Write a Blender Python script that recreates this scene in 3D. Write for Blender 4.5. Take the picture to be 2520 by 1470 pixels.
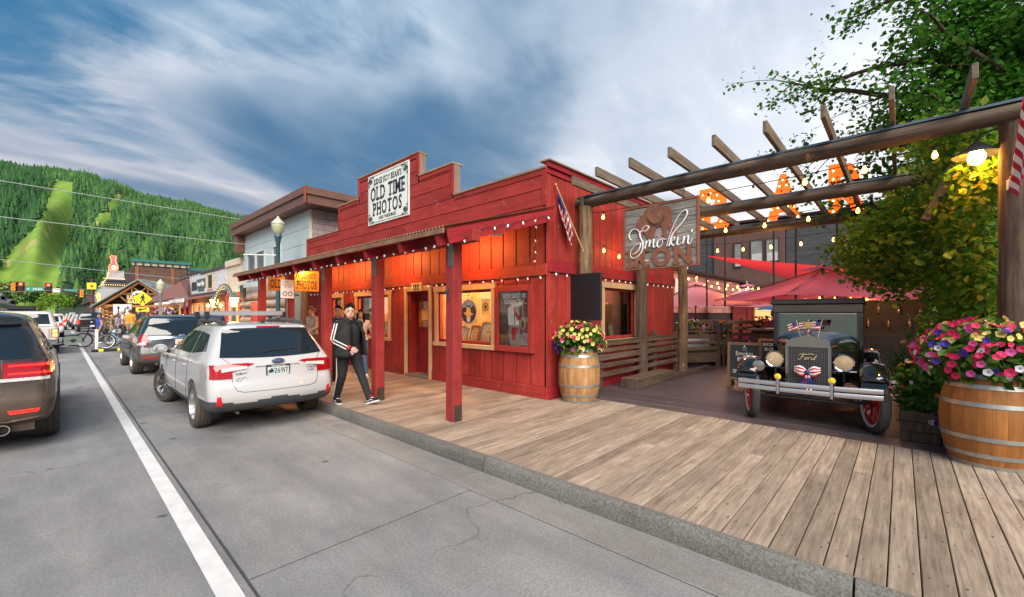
import bpy, bmesh, math, random
import numpy as np
from mathutils import Vector, Matrix, Euler
from mathutils.bvhtree import BVHTree
R = math.radians
PI = math.pi
random.seed(7)
for o in list(bpy.data.objects): bpy.data.objects.remove(o)
SC = bpy.context.scene
COL = SC.collection

# ------------------------------------------------------------------ camera
# X = across the street (towards the shops), Y = along the street, camera in the roadway
cam = bpy.data.cameras.new('camera'); camo = bpy.data.objects.new('camera', cam); COL.objects.link(camo)
cam.sensor_width = 36; cam.lens = 36*1032/2520; cam.clip_start = .05; cam.clip_end = 9000
cam.shift_y = (772-735)/2520
camo.location = (0, 0, 1.68); camo.rotation_euler = (R(90), 0, R(-47.1))
SC.camera = camo
SC.view_settings.view_transform = 'Standard'; SC.view_settings.look = 'None'
SC.view_settings.gamma = 1; SC.view_settings.exposure = 1.05
try: SC.view_settings.use_curve_mapping = False
except Exception: pass

# ------------------------------------------------------------------ sky and sun
SUN_AZ, SUN_EL = R(215), R(42)          # azimuth clockwise from +Y
W = bpy.data.worlds.new('World'); SC.world = W; W.use_nodes = True
def world_nodes():
 nt = W.node_tree; N = nt.nodes; L = nt.links; N.clear()
 out = N.new('ShaderNodeOutputWorld')
 sky = N.new('ShaderNodeTexSky'); sky.sky_type = 'NISHITA'; sky.sun_disc = False
 sky.sun_elevation = SUN_EL; sky.sun_rotation = SUN_AZ; sky.air_density = 1.3; sky.dust_density = .6; sky.ozone_density = 2.5
 b1 = N.new('ShaderNodeBackground'); b1.inputs[1].default_value = .06
 L.new(sky.outputs[0], b1.inputs[0])
 tc = N.new('ShaderNodeTexCoord'); sep = N.new('ShaderNodeSeparateXYZ'); L.new(tc.outputs['Generated'], sep.inputs[0])
 def M(op, a, b=None, c=None):
  n = N.new('ShaderNodeMath'); n.operation = op
  for i, v in enumerate((a, b, c)):
   if v is None: continue
   if isinstance(v, (int, float)): n.inputs[i].default_value = v
   else: L.new(v, n.inputs[i])
  return n.outputs[0]
 z = M('MAXIMUM', sep.outputs[2], 0.0)
 den = M('ADD', z, .16)
 px = M('DIVIDE', sep.outputs[0], den); py = M('DIVIDE', sep.outputs[1], den)
 comb = N.new('ShaderNodeCombineXYZ'); L.new(px, comb.inputs[0]); L.new(py, comb.inputs[1])
 def mapped(rot, sc, loc):
  mp = N.new('ShaderNodeMapping'); mp.inputs['Rotation'].default_value = (0, 0, rot)
  mp.inputs['Scale'].default_value = sc; mp.inputs['Location'].default_value = loc
  L.new(comb.outputs[0], mp.inputs[0]); return mp.outputs[0]
 def noise(vec, scale, det, rough, dist):
  n = N.new('ShaderNodeTexNoise'); n.inputs['Scale'].default_value = scale; n.inputs['Detail'].default_value = det
  n.inputs['Roughness'].default_value = rough; n.inputs['Distortion'].default_value = dist
  L.new(vec, n.inputs['Vector']); return n.outputs['Fac']
 def ramp(f, a, b, interp='EASE'):
  r = N.new('ShaderNodeValToRGB'); r.color_ramp.interpolation = interp
  r.color_ramp.elements[0].position = a; r.color_ramp.elements[1].position = b
  L.new(f, r.inputs[0]); return r.outputs[0]
 big = noise(mapped(0, (.62, 1.0, 1), (0.3, 7.7, 0)), .62, 5, .5, .7)
 wis = noise(mapped(0, (.62, 1.1, 1), (0.3, 7.7, 3)), 1.2, 8, .55, 1.1)
 fine = noise(mapped(0, (.8, 1.5, 1), (7.7, 2.1, 0)), 3.2, 8, .6, .5)
 mass = M('ADD', M('MULTIPLY', big, .78), M('ADD', M('MULTIPLY', wis, .14), M('MULTIPLY', fine, .08)))
 cov = ramp(mass, .465, .575)
 edge = M('MULTIPLY', ramp(mass, .40, .475), M('SUBTRACT', 1.0, cov))
 lit = ramp(M('ADD', M('MULTIPLY', wis, .7), M('MULTIPLY', fine, .3)), .41, .72)
 # broad glow of the evening sky low in the west (+X), fading along the horizon
 nrm = N.new('ShaderNodeVectorMath'); nrm.operation = 'DOT_PRODUCT'
 L.new(tc.outputs['Generated'], nrm.inputs[0]); nrm.inputs[1].default_value = Vector((1.12, .12, .22)).normalized()
 glow = M('POWER', M('MAXIMUM', nrm.outputs['Value'], 0.0), 5.5)
 hor = M('POWER', M('SUBTRACT', 1.0, z), 7.0)
 def mix(f, a, b):
  n = N.new('ShaderNodeMixRGB')
  if isinstance(f, (int, float)): n.inputs[0].default_value = f
  else: L.new(f, n.inputs[0])
  for i, v in ((1, a), (2, b)):
   if isinstance(v, tuple): n.inputs[i].default_value = (*v, 1)
   else: L.new(v, n.inputs[i])
  return n.outputs[0]
 clear = mix(M('POWER', M('SUBTRACT', 1.0, z), 2.2), (.004, .118, .275), (.05, .235, .41))
 warm = M('POWER', M('SUBTRACT', 1.0, z), 2.6)
 base = mix(M('MULTIPLY', lit, M('ADD', .5, M('MULTIPLY', warm, .45))), clear, mix(warm, (.40, .64, .84), (1.35, .98, .78)))
 base = mix(M('MULTIPLY', edge, M('ADD', .35, M('MULTIPLY', lit, .5))), base, mix(warm, (.55, .70, .82), (1.25, .90, .72)))
 base = mix(M('MULTIPLY', cov, .88), base, mix(fine, (.008, .095, .215), (.04, .16, .30)))
 base = mix(M('MULTIPLY', glow, M('ADD', M('SUBTRACT', .72, M('MULTIPLY', cov, .45)), M('MULTIPLY', lit, .35))), base, (1.02, 1.04, 1.08))
 base = mix(M('MULTIPLY', hor, M('ADD', M('SUBTRACT', .62, M('MULTIPLY', cov, .35)), M('MULTIPLY', lit, .45))), base, (1.3, .94, .72))
 b2 = N.new('ShaderNodeBackground'); L.new(base, b2.inputs[0]); b2.inputs[1].default_value = .60
 ms = N.new('ShaderNodeMixShader'); ms.inputs[0].default_value = .9
 L.new(b1.outputs[0], ms.inputs[1]); L.new(b2.outputs[0], ms.inputs[2]); L.new(ms.outputs[0], out.inputs[0])
world_nodes()
sun = bpy.data.lights.new('sun', 'SUN'); suno = bpy.data.objects.new('sun', sun); COL.objects.link(suno)
sun.energy = 3.4; sun.angle = R(55); sun.color = (1, .92, .82)
sd = Vector((math.sin(SUN_AZ)*math.cos(SUN_EL), math.cos(SUN_AZ)*math.cos(SUN_EL), math.sin(SUN_EL)))
suno.rotation_euler = sd.to_track_quat('Z', 'Y').to_euler()

# ------------------------------------------------------------------ materials
MATS = {}
def _nodes(name):
 m = bpy.data.materials.new(name); m.use_nodes = True
 nt = m.node_tree; b = nt.nodes['Principled BSDF']
 return m, nt, b
def mat(name, col, rough=.6, metal=0, var=.12, scale=6, bump=0, bscale=40, emit=None, es=0, coat=0, rnd=.0, spec=.5, stretch=(1, 1, 1), col2=None, detail=5, trans=0, alpha=1):
 if name in MATS: return MATS[name]
 m, nt, b = _nodes(name); N = nt.nodes; L = nt.links
 b.inputs['Roughness'].default_value = rough; b.inputs['Metallic'].default_value = metal
 b.inputs['Specular IOR Level'].default_value = spec
 b.inputs['Coat Weight'].default_value = coat; b.inputs['Coat Roughness'].default_value = .06
 if trans: b.inputs['Transmission Weight'].default_value = trans
 if alpha < 1: b.inputs['Alpha'].default_value = alpha
 if var or rnd or bump or col2:
  tc = N.new('ShaderNodeTexCoord'); oi = N.new('ShaderNodeObjectInfo')
  mu = N.new('ShaderNodeMath'); mu.operation = 'MULTIPLY'; mu.inputs[1].default_value = 37.0; L.new(oi.outputs['Random'], mu.inputs[0])
  va = N.new('ShaderNodeVectorMath'); va.operation = 'ADD'; L.new(tc.outputs['Object'], va.inputs[0]); L.new(mu.outputs[0], va.inputs[1])
  mp = N.new('ShaderNodeMapping'); mp.inputs['Scale'].default_value = stretch; L.new(va.outputs[0], mp.inputs[0])
  n = N.new('ShaderNodeTexNoise'); n.inputs['Scale'].default_value = scale; n.inputs['Detail'].default_value = detail; n.inputs['Roughness'].default_value = .62
  L.new(mp.outputs[0], n.inputs['Vector'])
  r = N.new('ShaderNodeValToRGB'); r.color_ramp.elements[0].position = .3; r.color_ramp.elements[1].position = .7
  c1 = tuple(max(0, c*(1-var)) for c in col) if not col2 else col
  c2 = tuple(c*(1+var) for c in col) if not col2 else col2
  r.color_ramp.elements[0].color = (*c1, 1); r.color_ramp.elements[1].color = (*c2, 1)
  L.new(n.outputs['Fac'], r.inputs[0])
  last = r.outputs[0]
  if rnd:
   mr = N.new('ShaderNodeMapRange'); mr.inputs['To Min'].default_value = 1-rnd; mr.inputs['To Max'].default_value = 1+rnd
   L.new(oi.outputs['Random'], mr.inputs[0])
   vm = N.new('ShaderNodeVectorMath'); vm.operation = 'SCALE'; L.new(last, vm.inputs[0]); L.new(mr.outputs[0], vm.inputs['Scale']); last = vm.outputs[0]
  L.new(last, b.inputs['Base Color'])
  if bump:
   n2 = N.new('ShaderNodeTexNoise'); n2.inputs['Scale'].default_value = bscale; n2.inputs['Detail'].default_value = 4
   L.new(mp.outputs[0], n2.inputs['Vector'])
   bp = N.new('ShaderNodeBump'); bp.inputs['Strength'].default_value = bump; bp.inputs['Distance'].default_value = .01
   L.new(n2.outputs['Fac'], bp.inputs['Height']); L.new(bp.outputs[0], b.inputs['Normal'])
 else:
  b.inputs['Base Color'].default_value = (*col, 1)
 if emit:
  b.inputs['Emission Color'].default_value = (*emit, 1); b.inputs['Emission Strength'].default_value = es
 MATS[name] = m
 return m
def wood(name, c1, c2, axis=1, scale=5, rough=.7, rnd=.15, bump=.25, knots=None, wear=None):
 """board grain stretched along the axis (0 x, 1 y, 2 z) of the object"""
 if name in MATS: return MATS[name]
 m, nt, b = _nodes(name); N = nt.nodes; L = nt.links
 b.inputs['Roughness'].default_value = rough; b.inputs['Specular IOR Level'].default_value = .25
 tc = N.new('ShaderNodeTexCoord'); oi = N.new('ShaderNodeObjectInfo')
 mu = N.new('ShaderNodeMath'); mu.operation = 'MULTIPLY'; mu.inputs[1].default_value = 91.0; L.new(oi.outputs['Random'], mu.inputs[0])
 va = N.new('ShaderNodeVectorMath'); va.operation = 'ADD'; L.new(tc.outputs['Object'], va.inputs[0]); L.new(mu.outputs[0], va.inputs[1])
 st = [6.0, 6.0, 6.0]; st[axis] = .45
 mp = N.new('ShaderNodeMapping'); mp.inputs['Scale'].default_value = st; L.new(va.outputs[0], mp.inputs[0])
 n = N.new('ShaderNodeTexNoise'); n.inputs['Scale'].default_value = scale; n.inputs['Detail'].default_value = 7; n.inputs['Roughness'].default_value = .65; n.inputs['Distortion'].default_value = .3
 L.new(mp.outputs[0], n.inputs['Vector'])
 r = N.new('ShaderNodeValToRGB'); r.color_ramp.elements[0].position = .32; r.color_ramp.elements[1].position = .68
 r.color_ramp.elements[0].color = (*c1, 1); r.color_ramp.elements[1].color = (*c2, 1); L.new(n.outputs['Fac'], r.inputs[0])
 last = r.outputs[0]
 # broad blotches of wear
 nb = N.new('ShaderNodeTexNoise'); nb.inputs['Scale'].default_value = 1.7; nb.inputs['Detail'].default_value = 6; nb.inputs['Roughness'].default_value = .7; L.new(va.outputs[0], nb.inputs['Vector'])
 mr = N.new('ShaderNodeMapRange'); mr.inputs['From Min'].default_value = .3; mr.inputs['From Max'].default_value = .7; mr.inputs['To Min'].default_value = .78; mr.inputs['To Max'].default_value = 1.18; L.new(nb.outputs['Fac'], mr.inputs[0])
 vm = N.new('ShaderNodeVectorMath'); vm.operation = 'SCALE'; L.new(last, vm.inputs[0]); L.new(mr.outputs[0], vm.inputs['Scale']); last = vm.outputs[0]
 if rnd:
  m2 = N.new('ShaderNodeMapRange'); m2.inputs['To Min'].default_value = 1-rnd; m2.inputs['To Max'].default_value = 1+rnd; L.new(oi.outputs['Random'], m2.inputs[0])
  v2 = N.new('ShaderNodeVectorMath'); v2.operation = 'SCALE'; L.new(last, v2.inputs[0]); L.new(m2.outputs[0], v2.inputs['Scale']); last = v2.outputs[0]
 if knots:
  kp = N.new('ShaderNodeMapping'); ks = [1.0, 1.0, 1.0]; ks[axis] = .55; kp.inputs['Scale'].default_value = ks; L.new(va.outputs[0], kp.inputs[0])
  vo = N.new('ShaderNodeTexVoronoi'); vo.inputs['Scale'].default_value = knots[0]; L.new(kp.outputs[0], vo.inputs['Vector'])
  kr = N.new('ShaderNodeValToRGB'); kr.color_ramp.elements[0].position = knots[1]*.45; kr.color_ramp.elements[1].position = knots[1]
  kr.color_ramp.elements[0].color = (*knots[2], 1); kr.color_ramp.elements[1].color = (1, 1, 1, 1); L.new(vo.outputs['Distance'], kr.inputs[0])
  mm = N.new('ShaderNodeMixRGB'); mm.blend_type = 'MULTIPLY'; mm.inputs[0].default_value = 1; L.new(last, mm.inputs[1]); L.new(kr.outputs[0], mm.inputs[2]); last = mm.outputs[0]
 if wear:
  nw = N.new('ShaderNodeTexNoise'); nw.inputs['Scale'].default_value = wear[1]; nw.inputs['Detail'].default_value = 8; nw.inputs['Roughness'].default_value = .75; L.new(va.outputs[0], nw.inputs['Vector'])
  wr = N.new('ShaderNodeValToRGB'); wr.color_ramp.elements[0].position = wear[2]; wr.color_ramp.elements[1].position = wear[2]+.03; L.new(nw.outputs['Fac'], wr.inputs[0])
  mw = N.new('ShaderNodeMixRGB'); L.new(wr.outputs[0], mw.inputs[0]); L.new(last, mw.inputs[1]); mw.inputs[2].default_value = (*wear[0], 1); last = mw.outputs[0]
 L.new(last, b.inputs['Base Color'])
 if bump:
  bp = N.new('ShaderNodeBump'); bp.inputs['Strength'].default_value = bump; bp.inputs['Distance'].default_value = .012
  L.new(n.outputs['Fac'], bp.inputs['Height']); L.new(bp.outputs[0], b.inputs['Normal'])
 MATS[name] = m
 return m
def glass(name, tint=(.9, .95, .95), fres=.18, dark=0.0):
 """thin pane: mostly see-through, mirror-like towards grazing angles"""
 if name in MATS: return MATS[name]
 m = bpy.data.materials.new(name); m.use_nodes = True; nt = m.node_tree; N = nt.nodes; L = nt.links; N.clear()
 o = N.new('ShaderNodeOutputMaterial'); t = N.new('ShaderNodeBsdfTransparent'); t.inputs[0].default_value = (*tint, 1)
 g = N.new('ShaderNodeBsdfGlossy'); g.inputs['Roughness'].default_value = .015; g.inputs[0].default_value = (.95, .97, 1, 1)
 lw = N.new('ShaderNodeLayerWeight'); lw.inputs[0].default_value = .12
 mr = N.new('ShaderNodeMapRange'); mr.inputs['To Min'].default_value = fres; mr.inputs['To Max'].default_value = 1; L.new(lw.outputs['Fresnel'], mr.inputs[0])
 mx = N.new('ShaderNodeMixShader'); L.new(mr.outputs[0], mx.inputs[0]); L.new(t.outputs[0], mx.inputs[1]); L.new(g.outputs[0], mx.inputs[2]); L.new(mx.outputs[0], o.inputs[0])
 MATS[name] = m
 return m

# ------------------------------------------------------------------ mesh helpers
class MB:
 def __init__(s): s.v = []; s.f = []; s.m = []
 def add(s, vs, fs, mi=0):
  b = len(s.v); s.v += [tuple(v) for v in vs]; s.f += [tuple(b+i for i in f) for f in fs]; s.m += [mi]*len(fs); return s
 def box(s, c, d, M=None, mi=0, bev=0):
  x, y, z = d[0]/2, d[1]/2, d[2]/2; c = Vector(c)
  if bev:
   vs, fs = chamfer(d, bev)
  else:
   vs = [(a*x, b*y, e*z) for a in (-1, 1) for b in (-1, 1) for e in (-1, 1)]
   fs = [(0, 1, 3, 2), (4, 6, 7, 5), (0, 4, 5, 1), (2, 3, 7, 6), (0, 2, 6, 4), (1, 5, 7, 3)]
  return s.add([(M @ Vector(v) if M else Vector(v)) + c for v in vs], fs, mi)
 def b2(s, a, b, mi=0, bev=0):
  return s.box([(p+q)/2 for p, q in zip(a, b)], [abs(q-p) for p, q in zip(a, b)], None, mi, bev)
 def tube(s, pts, r, n=8, caps=True, mi=0, closed=False):
  pts = [Vector(p) for p in pts]; k = len(pts); rs = r if isinstance(r, (list, tuple)) else [r]*k
  up = None; rings = []
  for i, p in enumerate(pts):
   if closed: t = pts[(i+1) % k]-pts[i-1]
   else: t = pts[min(i+1, k-1)]-pts[max(i-1, 0)]
   if t.length < 1e-9: t = Vector((0, 0, 1))
   t.normalize()
   if up is None: up = t.orthogonal().normalized()
   else:
    up = up - t*up.dot(t)
    up = up.normalized() if up.length > 1e-6 else t.orthogonal().normalized()
   sd_ = t.cross(up)
   rings.append([p + (up*math.cos(2*PI*j/n)+sd_*math.sin(2*PI*j/n))*rs[i] for j in range(n)])
  vs = [v for q in rings for v in q]; fs = []
  for i in range(k if closed else k-1):
   a, b = i*n, ((i+1) % k)*n
   fs += [(a+j, a+(j+1) % n, b+(j+1) % n, b+j) for j in range(n)]
  if caps and not closed: fs += [tuple(range(n))[::-1], tuple((k-1)*n+j for j in range(n))]
  return s.add(vs, fs, mi)
 def cyl(s, a, b, r0, r1=None, n=14, caps=True, mi=0): return s.tube([a, b], [r0, r0 if r1 is None else r1], n, caps, mi)
 def lathe(s, prof, n=24, M=None, mi=0, c=(0, 0, 0), a0=0, a1=2*PI):
  full = abs(a1-a0-2*PI) < 1e-6; k = n if full else n+1; vs = []; fs = []; c = Vector(c)
  for (r, z) in prof:
   for j in range(k):
    a = a0+(a1-a0)*j/n; v = Vector((r*math.cos(a), r*math.sin(a), z)); vs.append((M @ v if M else v)+c)
  for i in range(len(prof)-1):
   for j in range(n):
    j2 = (j+1) % k
    fs.append((i*k+j, i*k+j2, (i+1)*k+j2, (i+1)*k+j))
  return s.add(vs, fs, mi)
 def ell(s, c, r, n=12, m=8, M=None, mi=0):
  c = Vector(c); vs = []; fs = []
  if isinstance(r, (int, float)): r = (r, r, r)
  for i in range(m+1):
   t = PI*i/m
   for j in range(n):
    a = 2*PI*j/n; v = Vector((r[0]*math.sin(t)*math.cos(a), r[1]*math.sin(t)*math.sin(a), r[2]*math.cos(t))); vs.append((M @ v if M else v)+c)
  for i in range(m):
   for j in range(n):
    q = (i*n+j, (i+1)*n+j, (i+1)*n+(j+1) % n, i*n+(j+1) % n)
    fs.append(q)
  return s.add(vs, fs, mi)
 def prism(s, poly, o, u, v, t, mi=0):
  """2-d outline placed at o along u,v and given thickness t along u x v (both ways from the face: 0..t)"""
  o, u, v = Vector(o), Vector(u), Vector(v); w = u.cross(v).normalized()*t; n = len(poly)
  ar = sum(poly[i][0]*poly[(i+1) % n][1]-poly[(i+1) % n][0]*poly[i][1] for i in range(n))
  if ar < 0: poly = poly[::-1]
  a = [o+u*p[0]+v*p[1] for p in poly]; b = [p+w for p in a]
  fs = [tuple(range(n))[::-1], tuple(range(n, 2*n))]+[(i, (i+1) % n, n+(i+1) % n, n+i) for i in range(n)]
  return s.add(a+b, fs, mi)
 def build(s, name, mats, parent=None, smooth=None, world=False):
  me = bpy.data.meshes.new(name); me.from_pydata(s.v, [], s.f)
  if not isinstance(mats, (list, tuple)): mats = [mats]
  for m in mats: me.materials.append(m)
  if len(mats) > 1: me.polygons.foreach_set('material_index', s.m)
  if smooth:
   me.polygons.foreach_set('use_smooth', [True]*len(s.f)); me.update(); me.set_sharp_from_angle(angle=R(smooth))
  me.validate(); me.update()
  return link(name, me, parent, world)
def chamfer(d, b):
 """box with all edges cut: 24 corners, 44 triangles"""
 x, y, z = d[0]/2, d[1]/2, d[2]/2; b = min(b, x*.45, y*.45, z*.45); vs = []; idx = {}
 for sx in (-1, 1):
  for sy in (-1, 1):
   for sz in (-1, 1):
    for ax in range(3):
     p = [sx*(x-b), sy*(y-b), sz*(z-b)]; p[ax] = (sx*x, sy*y, sz*z)[ax]
     idx[(sx, sy, sz, ax)] = len(vs); vs.append(tuple(p))
 fs = []
 S = (-1, 1)
 for ax in range(3):
  o = [i for i in range(3) if i != ax]
  for s0 in S:
   q = []
   for (a, c) in ((-1, -1), (1, -1), (1, 1), (-1, 1)):
    k = [0, 0, 0]; k[ax] = s0; k[o[0]] = a; k[o[1]] = c; q.append(idx[(*k, ax)])
   fs.append(tuple(q))
  for a in S:
   for c in S:
    q = []
    for s0, ww in ((-1, o[0]), (-1, o[1]), (1, o[1]), (1, o[0])):
     k = [0, 0, 0]; k[ax] = s0; k[o[0]] = a; k[o[1]] = c; q.append(idx[(*k, ww)])
    fs.append(tuple(q))
 for sx in S:
  for sy in S:
   for sz in S: fs.append(tuple(idx[(sx, sy, sz, a)] for a in range(3)))
 out = []
 for f in fs:      # outward facing
  P = [Vector(vs[i]) for i in f]; n = (P[1]-P[0]).cross(P[2]-P[0])
  out.append(f if n.dot(sum(P, Vector())) > 0 else f[::-1])
 return vs, out
def link(name, me, parent=None, world=False):
 o = bpy.data.objects.new(name, me); COL.objects.link(o)
 if parent is not None:
  o.parent = parent
  if world: o.matrix_parent_inverse = (Matrix.Translation(parent.location) @ parent.rotation_euler.to_matrix().to_4x4()).inverted()
 return o
def tag(o, label=None, cat=None, group=None, kind=None):
 if label: o['label'] = label
 if cat: o['category'] = cat
 if group: o['group'] = group
 if kind: o['kind'] = kind
 return o
def thing(name, label, cat, loc=(0, 0, 0), rz=0, group=None):
 o = bpy.data.objects.new(name, None); COL.objects.link(o); o.location = loc; o.rotation_euler = (0, 0, rz); o.empty_display_size = .2
 return tag(o, label, cat, group)
def struct(o): o['kind'] = 'structure'; return o
def sempty(name, loc=(0, 0, 0)):
 o = bpy.data.objects.new(name, None); COL.objects.link(o); o.location = loc; o['kind'] = 'structure'; return o
BOXC = {}
def piece(name, parent, c, d, m, bev=.004, rot=None, world=False):
 """one board / brick / slab: a chamfered box; alike pieces share their mesh"""
 key = (tuple(round(v, 3) for v in d), bev, m.name)
 me = BOXC.get(key)
 if me is None:
  vs, fs = chamfer(d, bev); me = bpy.data.meshes.new(name); me.from_pydata(vs, [], fs); me.materials.append(m); me.update(); BOXC[key] = me
 o = link(name, me, parent, world); o.location = c
 if rot: o.rotation_euler = rot
 return o
def pbox(name, parent, a, b, m, bev=.004, world=False):
 return piece(name, parent, [(p+q)/2 for p, q in zip(a, b)], [abs(q-p) for p, q in zip(a, b)], m, bev, None, world)
def copy_tree(o, parent=None):
 c = o.copy(); COL.objects.link(c); c.parent = parent
 for ch in [k for k in bpy.data.objects if k.parent == o and k != c]: copy_tree(ch, c)
 return c
def rsub(rects, hole):
 out = []
 hx0, hx1, hz0, hz1 = hole
 for (x0, x1, z0, z1) in rects:
  if hx1 <= x0 or hx0 >= x1 or hz1 <= z0 or hz0 >= z1: out.append((x0, x1, z0, z1)); continue
  if z0 < hz0: out.append((x0, x1, z0, hz0))
  if z1 > hz1: out.append((x0, x1, hz1, z1))
  a, b = max(z0, hz0), min(z1, hz1)
  if x0 < hx0: out.append((x0, hx0, a, b))
  if x1 > hx1: out.append((hx1, x1, a, b))
 return [r for r in out if r[1]-r[0] > .012 and r[3]-r[2] > .012]

# ------------------------------------------------------------------ lettering
SERIF = {'I': (.5,), 'L': (.14,), 'T': (.5,), 'H': (.14, .86), 'M': (.1, .9), 'N': (.12, .88), 'P': (.14,), 'R': (.14, .88), 'E': (.14,), 'D': (.14,), 'B': (.14,), 'A': (.06, .94), 'F': (.14,), 'J': (.7,), 'W': (.1, .9), 'G': (), 'U': (.12, .88)}
def text_mb(txt, h, o, u, v, t=.004, xs=1.0, bold=0.0, serif=False, align='C', mb=None, mi=0, slant=0, width=None):
 """solid letters of cap height h standing on the plane (o,u,v); o is the middle of the base line"""
 mb = mb or MB(); u, v = Vector(u), Vector(v); w = u.cross(v)
 x = 0; glyphs = []
 for ch in txt:
  if ch == ' ': x += .32; continue
  cu = bpy.data.curves.new('t', 'FONT'); cu.body = ch; cu.size = 1; cu.extrude = .5; cu.offset = bold; cu.resolution_u = 3
  ob = bpy.data.objects.new('t', cu); COL.objects.link(ob)
  me = bpy.data.meshes.new_from_object(ob.evaluated_get(bpy.context.evaluated_depsgraph_get()))
  vs = [p.co.copy() for p in me.vertices]; fs = [tuple(p.vertices) for p in me.polygons]
  bpy.data.objects.remove(ob); bpy.data.curves.remove(cu); bpy.data.meshes.remove(me)
  if not vs: continue
  x0 = min(p.x for p in vs); x1 = max(p.x for p in vs)
  glyphs.append((ch, vs, fs, x-x0, x, x+x1-x0)); x += x1-x0+.075+(.07 if serif else 0)
 tot = x-.075; k = h/.69
 if width: xs = width/(tot*k)
 off = -tot/2 if align == 'C' else (0 if align == 'L' else -tot)
 for ch, vs, fs, dx, gx0, gx1 in glyphs:
  mb.add([Vector(o)+u*((p.x+dx+off+slant*p.y)*k*xs)+v*(p.y*k)+w*((p.z+.5)*t) for p in vs], fs, mi)
  if serif and ch.upper() in SERIF:
   for q in SERIF[ch.upper()]:
    cx = (gx0+(gx1-gx0)*q+off)*k*xs
    for zz in ((.0, .09), (.60, .69)):
     if ch.upper() == 'A' and zz[0] > .3: continue
     sw = (.135 if len(SERIF[ch.upper()]) > 1 else .17)*k*xs
     a = Vector(o)+u*cx+v*(k*(zz[0]+zz[1])/2)+w*(t*.5)
     vv = [a+u*(sx*sw)+v*(sy*k*(zz[1]-zz[0])/2)+w*(sz*t*.52) for sx in (-1, 1) for sy in (-1, 1) for sz in (-1, 1)]
     mb.add(vv, [(0, 1, 3, 2), (4, 6, 7, 5), (0, 4, 5, 1), (2, 3, 7, 6), (0, 2, 6, 4), (1, 5, 7, 3)], mi)
 return mb
UX = ((0, -1, 0), (0, 0, 1))      # right, up on a face that looks to the street (-X)
UY = ((1, 0, 0), (0, 0, 1))       # right, up on a face that looks down the street (-Y)
def lamp(name, loc, e, col, r=.03, parent=None):
 l = bpy.data.lights.new(name, 'POINT'); l.energy = e; l.color = col; l.shadow_soft_size = r
 o = bpy.data.objects.new(name, l); COL.objects.link(o); o.location = loc
 if parent is not None:
  o.parent = parent; o.matrix_parent_inverse = (Matrix.Translation(parent.location) @ parent.rotation_euler.to_matrix().to_4x4()).inverted()
 return o
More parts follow.
